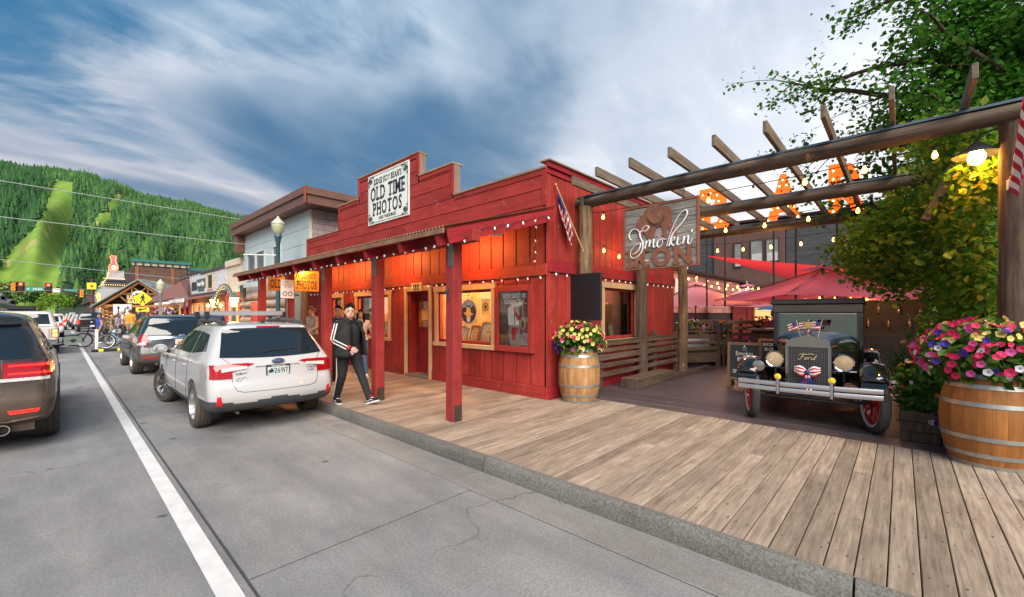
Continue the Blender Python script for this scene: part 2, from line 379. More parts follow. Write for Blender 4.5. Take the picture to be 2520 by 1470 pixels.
# ================================================================== SETTING
BW = .14            # height of the boardwalk above the road
def concrete(name, c, crack=True, g0=.68):
 m, nt, b = _nodes(name); N = nt.nodes; L = nt.links
 b.inputs['Roughness'].default_value = .78; b.inputs['Specular IOR Level'].default_value = .35
 ge = N.new('ShaderNodeNewGeometry')
 def noise(s, d, r=.65, v=None):
  n = N.new('ShaderNodeTexNoise'); n.inputs['Scale'].default_value = s; n.inputs['Detail'].default_value = d; n.inputs['Roughness'].default_value = r
  L.new(v or ge.outputs['Position'], n.inputs['Vector']); return n.outputs['Fac']
 def ramp(f, p0, p1, c0, c1):
  r = N.new('ShaderNodeValToRGB'); r.color_ramp.elements[0].position = p0; r.color_ramp.elements[1].position = p1
  r.color_ramp.elements[0].color = (*c0, 1); r.color_ramp.elements[1].color = (*c1, 1); L.new(f, r.inputs[0]); return r.outputs[0]
 def mul(a, bb, f=1):
  n = N.new('ShaderNodeMixRGB'); n.blend_type = 'MULTIPLY'; n.inputs[0].default_value = f; L.new(a, n.inputs[1]); L.new(bb, n.inputs[2]); return n.outputs[0]
 mp = N.new('ShaderNodeMapping'); mp.inputs['Scale'].default_value = (1, .22, 1); L.new(ge.outputs['Position'], mp.inputs[0])
 col = ramp(noise(.55, 7), .3, .7, tuple(v*.74 for v in c), tuple(v*1.2 for v in c))
 col = mul(col, ramp(noise(1.6, 8, .7, mp.outputs[0]), .3, .66, (.68, .68, .71), (1.1, 1.08, 1.05)))
 col = mul(col, ramp(noise(55, 4, .7), .3, .72, (g0, g0, g0), (1.22, 1.22, 1.2)))      # aggregate grain
 col = mul(col, ramp(noise(2.4, 9, .78), .62, .70, (1, 1, 1), (.80, .72, .66)))             # rusty scuffs
 col = mul(col, ramp(noise(.9, 9, .8), .64, .73, (1, 1, 1), (.72, .72, .73)))               # oil shade
 sp = N.new('ShaderNodeTexVoronoi'); sp.inputs['Scale'].default_value = 1.3; sp.inputs['Randomness'].default_value = 1; L.new(ge.outputs['Position'], sp.inputs['Vector'])
 sw = N.new('ShaderNodeMath'); sw.operation = 'MULTIPLY_ADD'; L.new(noise(9, 5), sw.inputs[0]); sw.inputs[1].default_value = .10; L.new(sp.outputs['Distance'], sw.inputs[2])
 col = mul(col, ramp(sw.outputs[0], .085, .115, (.42, .41, .40), (1, 1, 1)))      # oil and gum spots
 oi = N.new('ShaderNodeObjectInfo'); mr = N.new('ShaderNodeMapRange'); mr.inputs['To Min'].default_value = .88; mr.inputs['To Max'].default_value = 1.06; L.new(oi.outputs['Random'], mr.inputs[0])
 vm = N.new('ShaderNodeVectorMath'); vm.operation = 'SCALE'; L.new(col, vm.inputs[0]); L.new(mr.outputs[0], vm.inputs['Scale']); col = vm.outputs[0]
 if crack:
  wv = N.new('ShaderNodeVectorMath'); wv.operation = 'MULTIPLY_ADD'; n3 = N.new('ShaderNodeTexNoise'); n3.inputs['Scale'].default_value = 1.4; n3.inputs['Detail'].default_value = 6
  L.new(ge.outputs['Position'], n3.inputs['Vector']); L.new(n3.outputs['Color'], wv.inputs[0]); wv.inputs[1].default_value = (1.3, 1.3, 0); L.new(ge.outputs['Position'], wv.inputs[2])
  vo = N.new('ShaderNodeTexVoronoi'); vo.feature = 'DISTANCE_TO_EDGE'; vo.inputs['Scale'].default_value = .23; L.new(wv.outputs[0], vo.inputs['Vector'])
  cr = ramp(vo.outputs['Distance'], .0005, .004, (.32, .32, .32), (1, 1, 1))
  gate = ramp(noise(.35, 3), .46, .56, (0, 0, 0), (1, 1, 1)); mx = N.new('ShaderNodeMixRGB'); L.new(gate, mx.inputs[0]); mx.inputs[1].default_value = (1, 1, 1, 1); L.new(cr, mx.inputs[2])
  col = mul(col, mx.outputs[0])
 L.new(col, b.inputs['Base Color'])
 bp = N.new('ShaderNodeBump'); bp.inputs['Strength'].default_value = .35; bp.inputs['Distance'].default_value = .006; L.new(noise(70, 4), bp.inputs['Height']); L.new(bp.outputs[0], b.inputs['Normal'])
 MATS[name] = m
 return m
M_conc = concrete('road_concrete', (.232, .236, .242)); M_gut = concrete('gutter_concrete', (.25, .245, .235)); M_kerb = concrete('kerb_concrete', (.19, .185, .17), False, .35)
M_base = mat('joint_fill', (.05, .05, .05), .9, var=.2)
M_earth = mat('earth', (.10, .105, .07), .95, var=.3, scale=.4)
M_white = mat('road_paint', (.62, .63, .64), .6, var=.16, scale=7, col2=(.50, .50, .50), bump=.2)
mb = MB(); mb.add([(-4000, -4000, -.3), (4000, -4000, -.3), (4000, 4000, -.3), (-4000, 4000, -.3)], [(0, 1, 2, 3)])
struct(mb.build('ground', M_earth))
road = struct(MB().b2((-16, -12, -.28), (3.05, 43.09, -.007)).build('road', M_base))
far_road = MB().b2((-16, 43.1, -.28), (3.05, 420, 0)).build('road_surface', M_conc, road); far_road['kind'] = 'structure'
cols_ = [(-16, -11), (-11, -6.6), (-6.6, -2.85), (-2.85, .795), (.807, 2.655)]
random.seed(3)
for ci, (x0, x1) in enumerate(cols_):
 y = -12 + (0 if ci < 4 else .0); k = 0
 ys = [-12, -7.5, -2.6, 1.1, 4.78, 8.9, 13.4, 17.8, 22.2, 26.6, 31, 35.4, 39.3, 43.09] if ci < 4 else [-12, -7, -2.6, .6, 3.02, 4.82, 8.9, 13.4, 17.8, 22.2, 26.6, 31, 35.4, 39.3, 43.09]
 for a, b_ in zip(ys, ys[1:]):
  dz = random.uniform(-.002, .002)
  pbox('concrete_slab', road, (x0+.004, a+.009, -.028), (x1-.004, b_-.009, dz), M_conc, .002)
ys = [-12+3.05*i for i in range(19)]
for a, b_ in zip(ys, ys[1:]): pbox('gutter_slab', road, (2.665, a+.005, -.028), (3.045, b_-.005, .003), M_gut, .006)
pbox('white_line', road, (.625, -12, .0045), (.745, 37.6, .008), M_white, .001)
pbox('white_line', road, (.02, 37.6, .0045), (1.28, 37.9, .008), M_white, .001)
for y in (52, 66, 80, 94): pbox('white_line', road, (.62, y, .0045), (.82, y+5, .008), M_white, .001)
for x in (-4.6, -4.3): pbox('yellow_line', road, (x, 40, .0045), (x+.12, 200, .008), mat('road_paint_yellow', (.55, .38, .05), .6), .001)
# kerb: bull-nosed concrete
kerb = sempty('kerb', (3.05, 0, 0))
kprof = [(0, -.2), (0, .02), (.008, .085), (.022, .118), (.045, .140), (.065, .146), (.105, .146), (.105, -.2)]
def kerb_stone(y0, y1, x=3.05):
 mb = MB(); n = max(2, int((y1-y0)/.12)); k = len(kprof); random.seed(int(y0*31)+900)
 vs = []
 for i in range(n+1):
  y = y0+(y1-y0)*i/n
  for j, (a, z) in enumerate(kprof):
   q = random.uniform(-.009, .009) if 1 <= j <= 5 else 0
   vs.append((x+a+q, y, z+q*.8))
 fs = [(i*k+j, i*k+j+1, (i+1)*k+j+1, (i+1)*k+j) for i in range(n) for j in range(k-1)]
 fs += [tuple(range(k))[::-1], tuple(n*k+j for j in range(k))]
 mb.add(vs, fs); return mb.build('kerb_stone', M_kerb, kerb, 50, True)
for a, b_ in zip(ys, ys[1:]): kerb_stone(a+.006, b_-.006)
kerb_stone(43, 120)
# boardwalk planks
M_plank = wood('weathered_plank', (.17, .13, .10), (.345, .28, .218), 0, 5, .72, .24, .3, (7.5, .085, (.35, .28, .24)), ((.16, .13, .11), 2.6, .66))
walk = sempty('boardwalk', (3.3, 0, 0)); random.seed(11)
y = -3.0; PW = .146
while y < 24:
 x1 = 6.585 if y < 4.5 else 5.925
 x0 = 3.158
 dz = random.uniform(-.002, .002)
 if random.random() < .3 and y > -2:
  xm = random.uniform(4.3, 5.4)
  for a, b_ in ((x0, xm-.002), (xm+.002, x1)): pbox('plank', walk, (a, y, BW-.04), (b_, y+PW-.0065, BW+dz), M_plank, .004, True)
 else: pbox('plank', walk, (x0, y, BW-.04), (x1, y+PW-.0065, BW+dz), M_plank, .004, True)
 y += PW
struct(MB().b2((3.1565, -3, -.25), (6.6, 24, BW-.045)).build('boardwalk_base', M_base))
# nail heads, two per joist line
M_nail = mat('nail', (.045, .04, .04), .5, .6, var=0)
mb = MB(); y = -3.0
while y < 9:
 for x in (3.42, 4.05, 4.68, 5.31, 5.86, 6.45):
  if y > 4.5 and x > 5.9: continue
  for q in (.03, .108):
   xx, yy = x+random.uniform(-.02, .02), y+q+random.uniform(-.01, .01); r = random.uniform(.004, .0075)
   mb.add([(xx+r*math.cos(a*PI/3), yy+r*math.sin(a*PI/3), BW+.0026) for a in range(6)], [tuple(range(6))])
 y += PW
nl = mb.build('nail_heads', M_nail, walk, None, True); nl['kind'] = 'stuff'
# dark deck of the courtyard, boards along the street
M_deck = wood('stained_deck_board', (.045, .034, .036), (.105, .085, .088), 1, 5, .42, .22, .3, None, ((.14, .125, .125), 2.2, .62))
deck = sempty('deck', (6.6, 0, 0)); x = 6.592; DWD = .142
while x < 15.5:
 pbox('deck_board', deck, (x, -4.5, BW-.045), (x+DWD-.007, 4.66, BW-.006+random.uniform(-.0015, .0015)), M_deck, .004, True); x += DWD
struct(MB().b2((6.602, -4.5, -.25), (15.5, 14, BW-.05)).build('deck_base', M_base))
M_patio = concrete('patio_concrete', (.16, .14, .13), False)
struct(MB().b2((15.505, -14, -.25), (40, 30, BW-.01)).build('courtyard_paving', M_patio))
struct(MB().b2((3.296, 24.01, -.25), (6.3, 120, BW-.005)).build('pavement', M_gut))

# ------------------------------------------------------------------ hill with ski run
def lerp_t(t, tab):
 if t <= tab[0][0]: return tab[0][1]
 for (a, b_), (c, d) in zip(tab, tab[1:]):
  if t <= c: return b_+(d-b_)*(t-a)/(c-a)
 return tab[-1][1]
SKY = [(-14, 11.8), (-4.9, 12.1), (-2.2, 12.5), (0, 12.8), (1.74, 12.55), (4.17, 12.0), (7.3, 11.5), (10.7, 11.1), (15.3, 10.6), (20, 9.0), (28, 6.2), (40, 4.0), (60, 3)]
RUNL = [(0, -9), (3.4, -9), (4.1, -3.6), (4.7, -3.36), (6.2, -2.5), (7.8, -1.5), (10, -.8), (11.7, -.4), (12.4, -.1)]
RUNR = [(0, -.37), (1.2, -.37), (4.2, 0), (6.5, .27), (9.5, .59), (12.15, .75), (12.85, .59)]
TRK = [(2, -6), (4.3, -3.0), (5.5, -2.2), (7, -1.0), (8.3, -.5), (8.8, 4)]
RB, RT = 420., 1500.
def hill_h(az, r):
 H = math.tan(R(lerp_t(az, SKY)))*RT
 t = (r-RB)/(RT-RB)
 if t <= 0: return 0
 bmp = 16*math.sin(az*.9+r*.004)*min(1, t*3)*(1-min(1, t))*2 + 9*math.sin(az*2.3-r*.011)*min(1, t*3)*(1-min(1, t))*2
 if t <= 1: return H*(.42*t+.58*(3*t*t-2*t**3))+bmp
 return H*(1-.5*min(1, (t-1)))
def in_run(az, r, pad=0):
 el = math.degrees(math.atan2(hill_h(az, r), r))
 if el < 12.3 and lerp_t(el, RUNL)-pad < az < lerp_t(el, RUNR)+pad: return True
 for (e0, e1, a0, a1, b0, b1) in ((10.1, 11.9, 2.75, 3.55, 3.75, 4.4), (8.6, 10.0, 1.95, 3.0, 2.65, 3.5)):
  if e0 < el < e1:
   q = (el-e0)/(e1-e0)
   if a0+(b0-a0)*q < az < a1+(b1-a1)*q: return True
 return False
M_grass = mat('ski_run_grass', (.095, .195, .028), .95, var=.3, scale=.035, detail=14, col2=(.205, .30, .06), spec=.1)
M_path = mat('run_track', (.27, .27, .10), .95, var=.3, scale=.05, spec=.1)
M_forest = mat('forest_floor', (.02, .05, .018), .95, var=.3, scale=.05)
mb = MB(); azs = [-14+.22*i for i in range(int(74/.22))]; rs_ = [RB-10+i*19 for i in range(86)]; nr = len(rs_)
vs = []
for a in azs:
 for r in rs_: vs.append((r*math.sin(R(a)), r*math.cos(R(a)), hill_h(a, r)-.3))
fs, mi = [], []
for i in range(len(azs)-1):
 for j in range(nr-1):
  fs.append((i*nr+j, i*nr+j+1, (i+1)*nr+j+1, (i+1)*nr+j)[::-1]); mi.append((2 if abs(azs[i]+.11-lerp_t(math.degrees(math.atan2(hill_h(azs[i], rs_[j]), rs_[j])), TRK)) < .10 else 0) if in_run(azs[i]+.11, rs_[j]+9, .12) else 1)
mb.v, mb.f, mb.m = vs, fs, mi
struct(mb.build('hill', [M_grass, M_forest, M_path], None, 80))
M_fir = mat('conifer_needles', (.024, .085, .03), .9, var=0, scale=.06, detail=9, col2=(.10, .20, .065), spec=.15)
M_fir2 = mat('conifer_needles_dark', (.018, .06, .026), .9, var=0, scale=.035, detail=9, col2=(.055, .14, .045), spec=.15)
rng = np.random.default_rng(5)
def forest():
 V = []; F = []; Mi = []
 n = 0
 while n < 16500:
  r = math.sqrt(rng.uniform(500**2, 1530**2)); az = rng.uniform(-6, 24)
  if rng.random() < (0.0 if az < 16 else .5) or in_run(az, r, .05+.12*rng.random()): continue
  n += 1
  h = rng.uniform(6, 16)*(1.0 if rng.random() < .85 else 1.3); w = h*rng.uniform(.17, .26)
  if r > 1440: h *= .8
  x, y = r*math.sin(R(az)), r*math.cos(R(az)); z = hill_h(az, r)-.8
  b0 = len(V); ph = rng.uniform(0, 6)
  for (zz, ww, tip) in ((.08, 1.0, .62), (.38, .72, 1.0)):
   bb = len(V)
   for k in range(5):
    q = ww*w*rng.uniform(.8, 1.15); V.append((x+q*math.cos(ph+k*1.2566), y+q*math.sin(ph+k*1.2566), z+zz*h-rng.uniform(0, .05)*h))
   V.append((x, y, z+tip*h))
   for k in range(5): F.append((bb+k, bb+(k+1) % 5, bb+5)); Mi.append(0)
  if rng.random() < .45 or az < -1.2:
   for k in range(10): Mi[-1-k] = 1
  elif rng.random() < .22:
   for k in range(10): Mi[-1-k] = 2
 mb = MB(); mb.v, mb.f, mb.m = V, F, Mi
 o = mb.build('conifer_forest', [M_fir, M_fir2, mat('aspen_green', (.05, .12, .03), .9, var=0, scale=.05, col2=(.12, .21, .05), spec=.1)]); tag(o, 'dense conifer forest covering the hill around the ski run', 'forest', None, 'stuff')
forest()
t = thing('radio_mast', 'thin lattice radio mast on the forested hill crest', 'mast', (1480*math.sin(R(1.8)), 1480*math.cos(R(1.8)), hill_h(1.8, 1480)))
mb = MB()
for k in range(3): mb.cyl((1.6*math.cos(k*2.1), 1.6*math.sin(k*2.1), -3), (.7*math.cos(k*2.1), .7*math.sin(k*2.1), 33), .28, .22, 5)
for k in range(11): mb.box((0, 0, 1+k*3), (2.2-.08*k, 2.2-.08*k, .22))
mb.build('lattice', mat('mast_steel', (.18, .18, .2), .5, .6, var=0), t)
mb = MB(); mb.box((.9, 0, 26), (1.4, .8, 3)); mb.box((-.9, .3, 30), (1.2, .8, 2.6)); mb.build('antenna_panel', mat('panel_grey', (.35, .36, .38), .5, var=0), t)
# ================================================================== RED STOREFRONT
WX = 5.93
M_red = wood('red_painted_board', (.235, .022, .019), (.335, .036, .028), 2, 3, .62, .13, .2, None, ((.33, .10, .085), 4.5, .615))
M_redh = wood('red_painted_plank', (.23, .022, .020), (.325, .036, .029), 1, 3, .62, .13, .2, None, ((.33, .10, .085), 4.5, .615))
M_redx = wood('red_painted_plank_side', (.225, .013, .020), (.315, .022, .029), 0, 3, .62, .10, .15)
M_redcore = mat('red_wall_core', (.018, .004, .004), .9, var=.1)
M_trim = mat('tan_window_trim', (.58, .40, .22), .6, var=.12, scale=5, rnd=.05)
M_cap = wood('bare_cap_board', (.20, .13, .085), (.33, .23, .15), 1, 4, .75, .1)
M_dark = mat('dark_metal', (.05, .048, .05), .5, .4, var=.2)
M_steelgrey = mat('grey_steel', (.16, .165, .17), .5, .7, var=.2)
M_int = mat('shop_interior_wall', (.30, .15, .06), .8, var=.35, scale=3)
M_intw = wood('shop_interior_wood', (.20, .085, .03), (.36, .17, .06), 1, 4, .6, .2)
M_pane = glass('shop_pane', (.92, .95, .95), .12)
M_frame_brown = wood('photo_frame_wood', (.10, .05, .025), (.20, .10, .05), 2, 5, .5, .2)
store = thing('red_storefront', 'red board and batten western storefront with stepped false front and porch roof', 'building', (WX, 10, 0))
op_front = [(5.95, 7.93, .95, 2.28), (8.06, 9.18, .14, 2.32), (9.85, 11.8, .97, 2.28), (12.55, 13.5, .97, 2.28)]
def boards(y0, y1, z0, z1, w, holes, proud=.022, axis='Y', fixed=WX, m=M_red, name='wall_board', parent=None):
 n = max(1, round((y1-y0)/w)); w = (y1-y0)/n
 for i in range(n):
  rects = [(y0+i*w+.011, y0+(i+1)*w-.011, z0, z1)]
  for h in holes: rects = rsub(rects, h)
  for (a, b_, c, d) in rects:
   if axis == 'Y': pbox(name, parent or store, (fixed-proud, a, c), (fixed, b_, d), m, .005, True)
   else: pbox(name, parent or store, (a, fixed-proud, c), (b_, fixed, d), m, .005, True)
holes = [(a-.02, b_+.02, c-.02, d+.02) for a, b_, c, d in op_front]
boards(4.70, 15.28, .36, 2.36, .345, holes)
boards(4.70, 15.28, 2.585, 3.62, .345, [])
# core wall with openings
rects = [(4.68, 15.3, -.05, 4.3)]
for (a, b_, c, d) in op_front: rects = rsub(rects, (a+.1, b_-.1, c+.09, d-.1) if c > .2 else (a+.1, b_-.1, -.05, d-.1))
mb = MB()
for (a, b_, c, d) in rects: mb.b2((WX, a, c), (WX+.12, b_, d))
mb.build('wall_core', M_redcore, store, None, True)
# base board and ledge
rb = rsub([(4.655, 15.28, .12, .355)], (8.04, 9.2, 0, 1))
for (a, b_, c, d) in rb: pbox('base_board', store, (WX-.04, a, c), (WX+.001, b_, d), M_redh, .006, True)
for a, b_ in ((4.63, 8.2), (8.203, 11.9), (11.903, 15.28)): pbox('ledge_board', store, (WX-.055, a, 2.365), (WX+.001, b_, 2.58), M_redh, .006, True)
pbox('corner_board', store, (WX-.034, 4.644, .36), (WX+.0, 4.70-.006, 4.2), M_red, .005, True)
# false front
steps = [(4.68, 7.27, 4.28), (7.27, 8.58, 4.99), (8.58, 11.57, 5.57), (11.57, 12.85, 4.99), (12.85, 15.3, 4.25)]
z = 3.63; k = 0
while z < 5.6:
 z1 = min(z+.305, 5.57)
 segs = []
 for (a, b_, top) in steps:
  if top > z+.02:
   zt = min(z1-.012, top)
   if segs and abs(segs[-1][2]-zt) < 1e-3 and abs(segs[-1][1]-a) < 1e-3: segs[-1][1] = b_
   else: segs.append([a, b_, zt])
 for (a, b_, zt) in segs:
  if b_-a > 4.5:
   m_ = a+(b_-a)*(.42+.16*((k*37) % 10)/10)
   pbox('false_front_plank', store, (WX-.024, a+.05, z), (WX+.0, m_-.002, zt), M_redh, .005, True)
   pbox('false_front_plank', store, (WX-.024, m_+.002, z), (WX+.0, b_-.05, zt), M_redh, .005, True)
  else: pbox('false_front_plank', store, (WX-.024, a+.05, z), (WX+.0, b_-.05, zt), M_redh, .005, True)
 z += .305; k += 1
mb = MB()
for (a, b_, top) in steps:
 mb.b2((WX+.0005, a+.001, 4.0), (WX+.16, b_-.001, top))
mb.build('false_front_core', M_redcore, store, None, True)
M_capy = wood('weathered_return_board', (.17, .115, .09), (.27, .19, .15), 2, 4, .75, .1)
for i, (a, b_, top) in enumerate(steps):
 lo = a-.03 if (i == 0 or steps[i-1][2] < top) else a+.03; hi = b_+.03 if (i == 4 or steps[i+1][2] < top) else b_-.03
 pbox('cap_board', store, (WX-.06, lo, top+.0), (WX+.24, hi, top+.045), M_cap, .006, True)
 pbox('trim_plank', store, (WX-.04, a+.05, top-.1), (WX-.0245, b_-.05, top-.002), M_redh, .004, True)
 for yy, nb in ((a, i-1), (b_, i+1)):
  zb = steps[nb][2]+.05 if 0 <= nb < 5 else 2.6
  if nb < 0 or nb > 4:
   pbox('trim_board', store, (WX-.045, yy-.035 if nb > 4 else yy-.036, 3.62), (WX-.002, yy+.05, top-.003), M_red, .004, True)
  elif steps[nb][2] < top:
   s_ = -1 if nb < i else 1
   pbox('return_board', store, (WX-.001, min(yy, yy+s_*.022), zb), (WX+.17, max(yy, yy+s_*.022), top-.002), M_capy, .004, True)
   pbox('trim_board', store, (WX-.045, min(yy+s_*.022, yy-s_*.075), zb), (WX-.002, max(yy+s_*.022, yy-s_*.075), top-.003), M_red, .004, True)
# side wall towards the courtyard
SY = 4.68; SX1 = 11.65
op_side = (7.8, 9.45, 1.03, 2.34)
def sboards(x0, x1, z0, z1, w, hole=None):
 n = round((x1-x0)/w); w = (x1-x0)/n
 for i in range(n):
  rc = [(x0+i*w+.010, x0+(i+1)*w-.010, z0, z1)]
  if hole: rc = rsub(rc, hole)
  for (a, b_, c, d) in rc: pbox('wall_board', store, (a, SY-.024, c), (b_, SY, d), M_red, .005, True)
sboards(6.02, SX1, .36, 2.42, .24, (op_side[0]-.02, op_side[1]+.02, op_side[2]-.02, op_side[3]+.02))
sboards(6.02, SX1, 2.66, 4.2, .24)
mb = MB(); rc = rsub([(WX+.121, SX1, -.05, 4.36)], (op_side[0]+.1, op_side[1]-.1, op_side[2]+.1, op_side[3]-.1))
for (a, b_, c, d) in rc: mb.b2((a, SY, c), (b_, SY+.12, d))
mb.b2((SX1-.12, SY+.121, -.05), (SX1, 15.3, 4.3)); mb.b2((6.06, 15.18, -.05), (SX1-.121, 15.3, 4.2))
mb.build('side_wall_core', M_redcore, store, None, True)
pbox('base_board', store, (WX-.04, SY-.04, .12), (SX1+.02, SY-.0005, .355), M_redx, .006, True)
pbox('ledge_board', store, (WX-.03, SY-.055, 2.43), (SX1+.03, SY-.0005, 2.655), M_redx, .006, True)
pbox('corner_board', store, (WX-.034, SY-.034, .36), (WX+.085, SY-.0005, 4.2), M_red, .005, True)
for z0_, d_ in ((4.2, .05), (4.3, .09)): pbox('cornice_board', store, (WX-.03, SY-d_, z0_), (SX1+.1, SY-.0005, z0_+.095), M_redx, .005, True)
pbox('cap_board', store, (WX-.055, SY-.13, 4.4), (SX1+.12, SY+.1, 4.43), wood('bare_cap_board_side', (.20, .13, .085), (.33, .23, .15), 0, 4, .75, .1), .005, True)
MB().b2((WX+.17, SY+.13, 4.18), (SX1-.13, 15.17, 4.22)).build('flat_roof', mat('roofing_felt', (.08, .08, .085), .9), store, None, True)
# ---- windows
def window(y0, y1, z0, z1, axis='Y', red_frame=False):
 """trim, red inner reveal, pane; the room behind is built once below"""
 tm = M_trim; w = .105
 wn = MB()
 if axis == 'Y':
  B = lambda a, b_, c, d, p0=-.045, p1=.01: ((WX+p0, a, c), (WX+p1, b_, d))
 else:
  B = lambda a, b_, c, d, p0=-.045, p1=.01: ((a, SY+p0, c), (b_, SY+p1, d))
 pane = MB().b2(*B(y0+w, y1-w, z0+.09, z1-w, .075, .081)).build('window_pane', M_pane, store, None, True)
 def ch(nm, r, m): return pbox(nm, pane, *r, m, .005, True)
 for nm, r in (('trim_head', B(y0-.03, y1+.03, z1-w, z1+.02, -.052)), ('sill', B(y0-.02, y1+.02, z0-.005, z0+.085, -.075)), ('trim_jamb', B(y0, y0+w, z0+.087, z1-w-.002)), ('trim_jamb', B(y1-w, y1, z0+.087, z1-w-.002))):
  ch(nm, r, tm)
 for r in (B(y0+w+.001, y0+w+.045, z0+.088, z1-w-.002, .011, .07), B(y1-w-.045, y1-w-.001, z0+.088, z1-w-.002, .011, .07), B(y0+w+.046, y1-w-.046, z1-w-.05, z1-w-.003, .011, .07), B(y0+w+.046, y1-w-.046, z0+.088, z0+.15, .011, .07)):
  ch('reveal', r, M_red)
for (a, b_, c, d) in (op_front[0], op_front[2], op_front[3]): window(a, b_, c, d)
window(*op_side, axis='X')
# ---- the shop room behind the panes
room = MB(); room.b2((8.2, 5.0, .1), (8.25, 15.1, 2.9)); room.b2((6.06, 7.98, .1), (8.19, 8.03, 2.9)); room.b2((6.06, 9.22, .1), (8.19, 9.27, 2.9)); room.b2((6.06, 5.0, 2.75), (8.19, 15.1, 2.8)); room.b2((6.06, 5.0, .1), (8.19, 15.1, .2))
room.build('shop_room', M_int, store, None, True)
for (ya, yb) in ((5.98, 7.9), (9.88, 11.77), (12.6, 13.45)):
 pbox('display_shelf', store, (6.1, ya, .86), (6.75, yb, 1.04), M_intw, .006, True)
 for z0_ in (1.45, 1.85): pbox('wall_shelf', store, (7.9, ya-.1, z0_), (8.19, yb+.1, z0_+.035), M_intw, .004, True)
 lamp('shop_light', (7.1, (ya+yb)/2, 2.55), 260, (1, .58, .22), .12, store)
M_photo = mat('sepia_print', (.10, .055, .03), .5, var=0, scale=26, col2=(.62, .48, .34), detail=3)
def photo_frame(y, w, h, x, z, tilt, fixed='Y'):
 t = thing('photo_frame', '', 'picture frame', (x, y, z))
 t.rotation_euler = (0, R(tilt), 0)
 for c, d in (((0, 0, .02), (.03, w, .04)), ((0, 0, h-.02), (.03, w, .04)), ((0, -w/2+.02, h/2), (.03, .04, h-.082)), ((0, w/2-.02, h/2), (.03, .04, h-.082))): piece('frame_bar', t, c, d, M_frame_brown, .004)
 MB().box((.004, 0, h/2), (.008, w-.08, h-.08)).build('print', M_photo, t)
 return t
random.seed(5); nth = ('first', 'second', 'third', 'fourth', 'fifth')
for i, (y, w, h) in enumerate(((7.35, .32, .36), (6.98, .3, .38), (6.62, .36, .46), (6.22, .3, .36))):
 photo_frame(y, w, h, 6.24, 1.045, 16)['label'] = 'framed old photograph, %s from the left in the window under the round emblem' % nth[i]
for i, (y, w, h) in enumerate(((11.3, .3, .36), (10.7, .34, .42), (10.25, .3, .34))):
 photo_frame(y, w, h, 6.24, 1.045, 16)['label'] = 'framed old photograph, %s from the left in the window left of the door' % nth[i]
for o in [o for o in bpy.data.objects if o.name.startswith('photo_frame')]: o['group'] = 'framed photographs in the shop windows'
# goods on the shelves (picture cards, hats)
random.seed(9); cols = [(.5, .08, .05), (.55, .33, .08), (.12, .10, .25), (.45, .40, .32), (.10, .06, .04), (.6, .2, .05)]
for (ya, yb) in ((5.98, 7.9), (9.88, 11.77)):
 for z0_ in (1.49, 1.89):
  y = ya
  while y < yb:
   w = random.uniform(.14, .3); h = random.uniform(.16, .3)
   o = pbox('picture_card', store, (7.98, y, z0_), (8.02, y+w, z0_+h), mat('card_%d' % random.randrange(6), random.choice(cols), .6, var=.5, scale=12), .003, True); y += w+.05
# side window: pictures leaning, room
mb = MB(); mb.b2((7.7, 6.2, .1), (9.6, 6.25, 2.9)); mb.b2((7.66, 4.81, .1), (7.7, 6.25, 2.9)); mb.b2((9.6, 4.81, .1), (9.64, 6.25, 2.9)); mb.b2((7.7, 4.82, .9), (9.6, 5.3, 1.1)); mb.build('side_room', mat('side_room_wall', (.12, .05, .035), .8, var=.4, scale=4), store, None, True)
lamp('side_room_light', (9.0, 5.9, 2.4), 30, (1, .6, .25), .08, store)
for i, (x, w, h) in enumerate(((8.12, .26, .34), (8.42, .32, .46), (8.8, .28, .38))):
 t = photo_frame(0, w, h, 0, 0, 0); t.location = (x, 4.98, 1.105); t.rotation_euler = (R(-15), 0, R(90)); t['label'] = 'framed photograph leaning in the courtyard side window, %s from the left' % nth[i]; t['group'] = 'framed photographs in the shop windows'
# ---- door
dm = wood('red_door_board', (.20, .018, .022), (.28, .026, .03), 2, 3, .5, .05, .1)
door = pbox('door', store, (6.16, 8.26, .2), (6.205, 8.98, 2.2), dm, .005, True)
mb = MB(); mb.b2((6.145, 8.42, 1.35), (6.16, 8.9, 1.98)); mb.build('door_pane', mat('door_glass', (.20, .09, .03), .08, var=.6, scale=7, col2=(.55, .30, .10)), door, None, True)
for a, b_ in (((6.15, 8.36, .35), (6.161, 8.88, .75)), ((6.15, 8.36, .8), (6.161, 8.88, 1.2))): pbox('door_panel', door, a, b_, dm, .012, True)
pbox('door_note', door, (6.140, 8.5, 1.52), (6.1445, 8.78, 1.78), mat('paper_yellow', (.75, .50, .15), .7, var=.3, scale=30), .001, True)
MB().cyl((6.16, 8.33, 1.08), (6.09, 8.33, 1.08), .018).ell((6.08, 8.33, 1.08), .032).build('handle', mat('brass', (.5, .33, .1), .3, 1, var=0), door, 40, True)
for nm, a, b_ in (('door_jamb', (WX-.045, 8.06, .14), (WX+.01, 8.155, 2.225)), ('door_jamb', (WX-.045, 9.085, .14), (WX+.01, 9.18, 2.225)), ('door_head', (WX-.05, 8.04, 2.227), (WX+.01, 9.2, 2.345))): pbox(nm, store, a, b_, M_trim, .005, True)
for a, b_ in (((WX+.011, 8.162, .16), (6.21, 8.25, 2.22)), ((WX+.011, 8.99, .16), (6.21, 9.078, 2.22)), ((WX+.011, 8.252, 2.2), (6.21, 8.988, 2.22))): pbox('door_reveal', store, a, b_, M_red, .004, True)
pbox('threshold', store, (WX-.1, 8.17, .135), (6.22, 9.07, .198), M_kerb, .008, True)
np_ = pbox('number_plate', store, (WX-.075, 8.38, 2.225), (WX-.056, 8.83, 2.42), mat('number_cream', (.62, .45, .25), .6), .003, True)
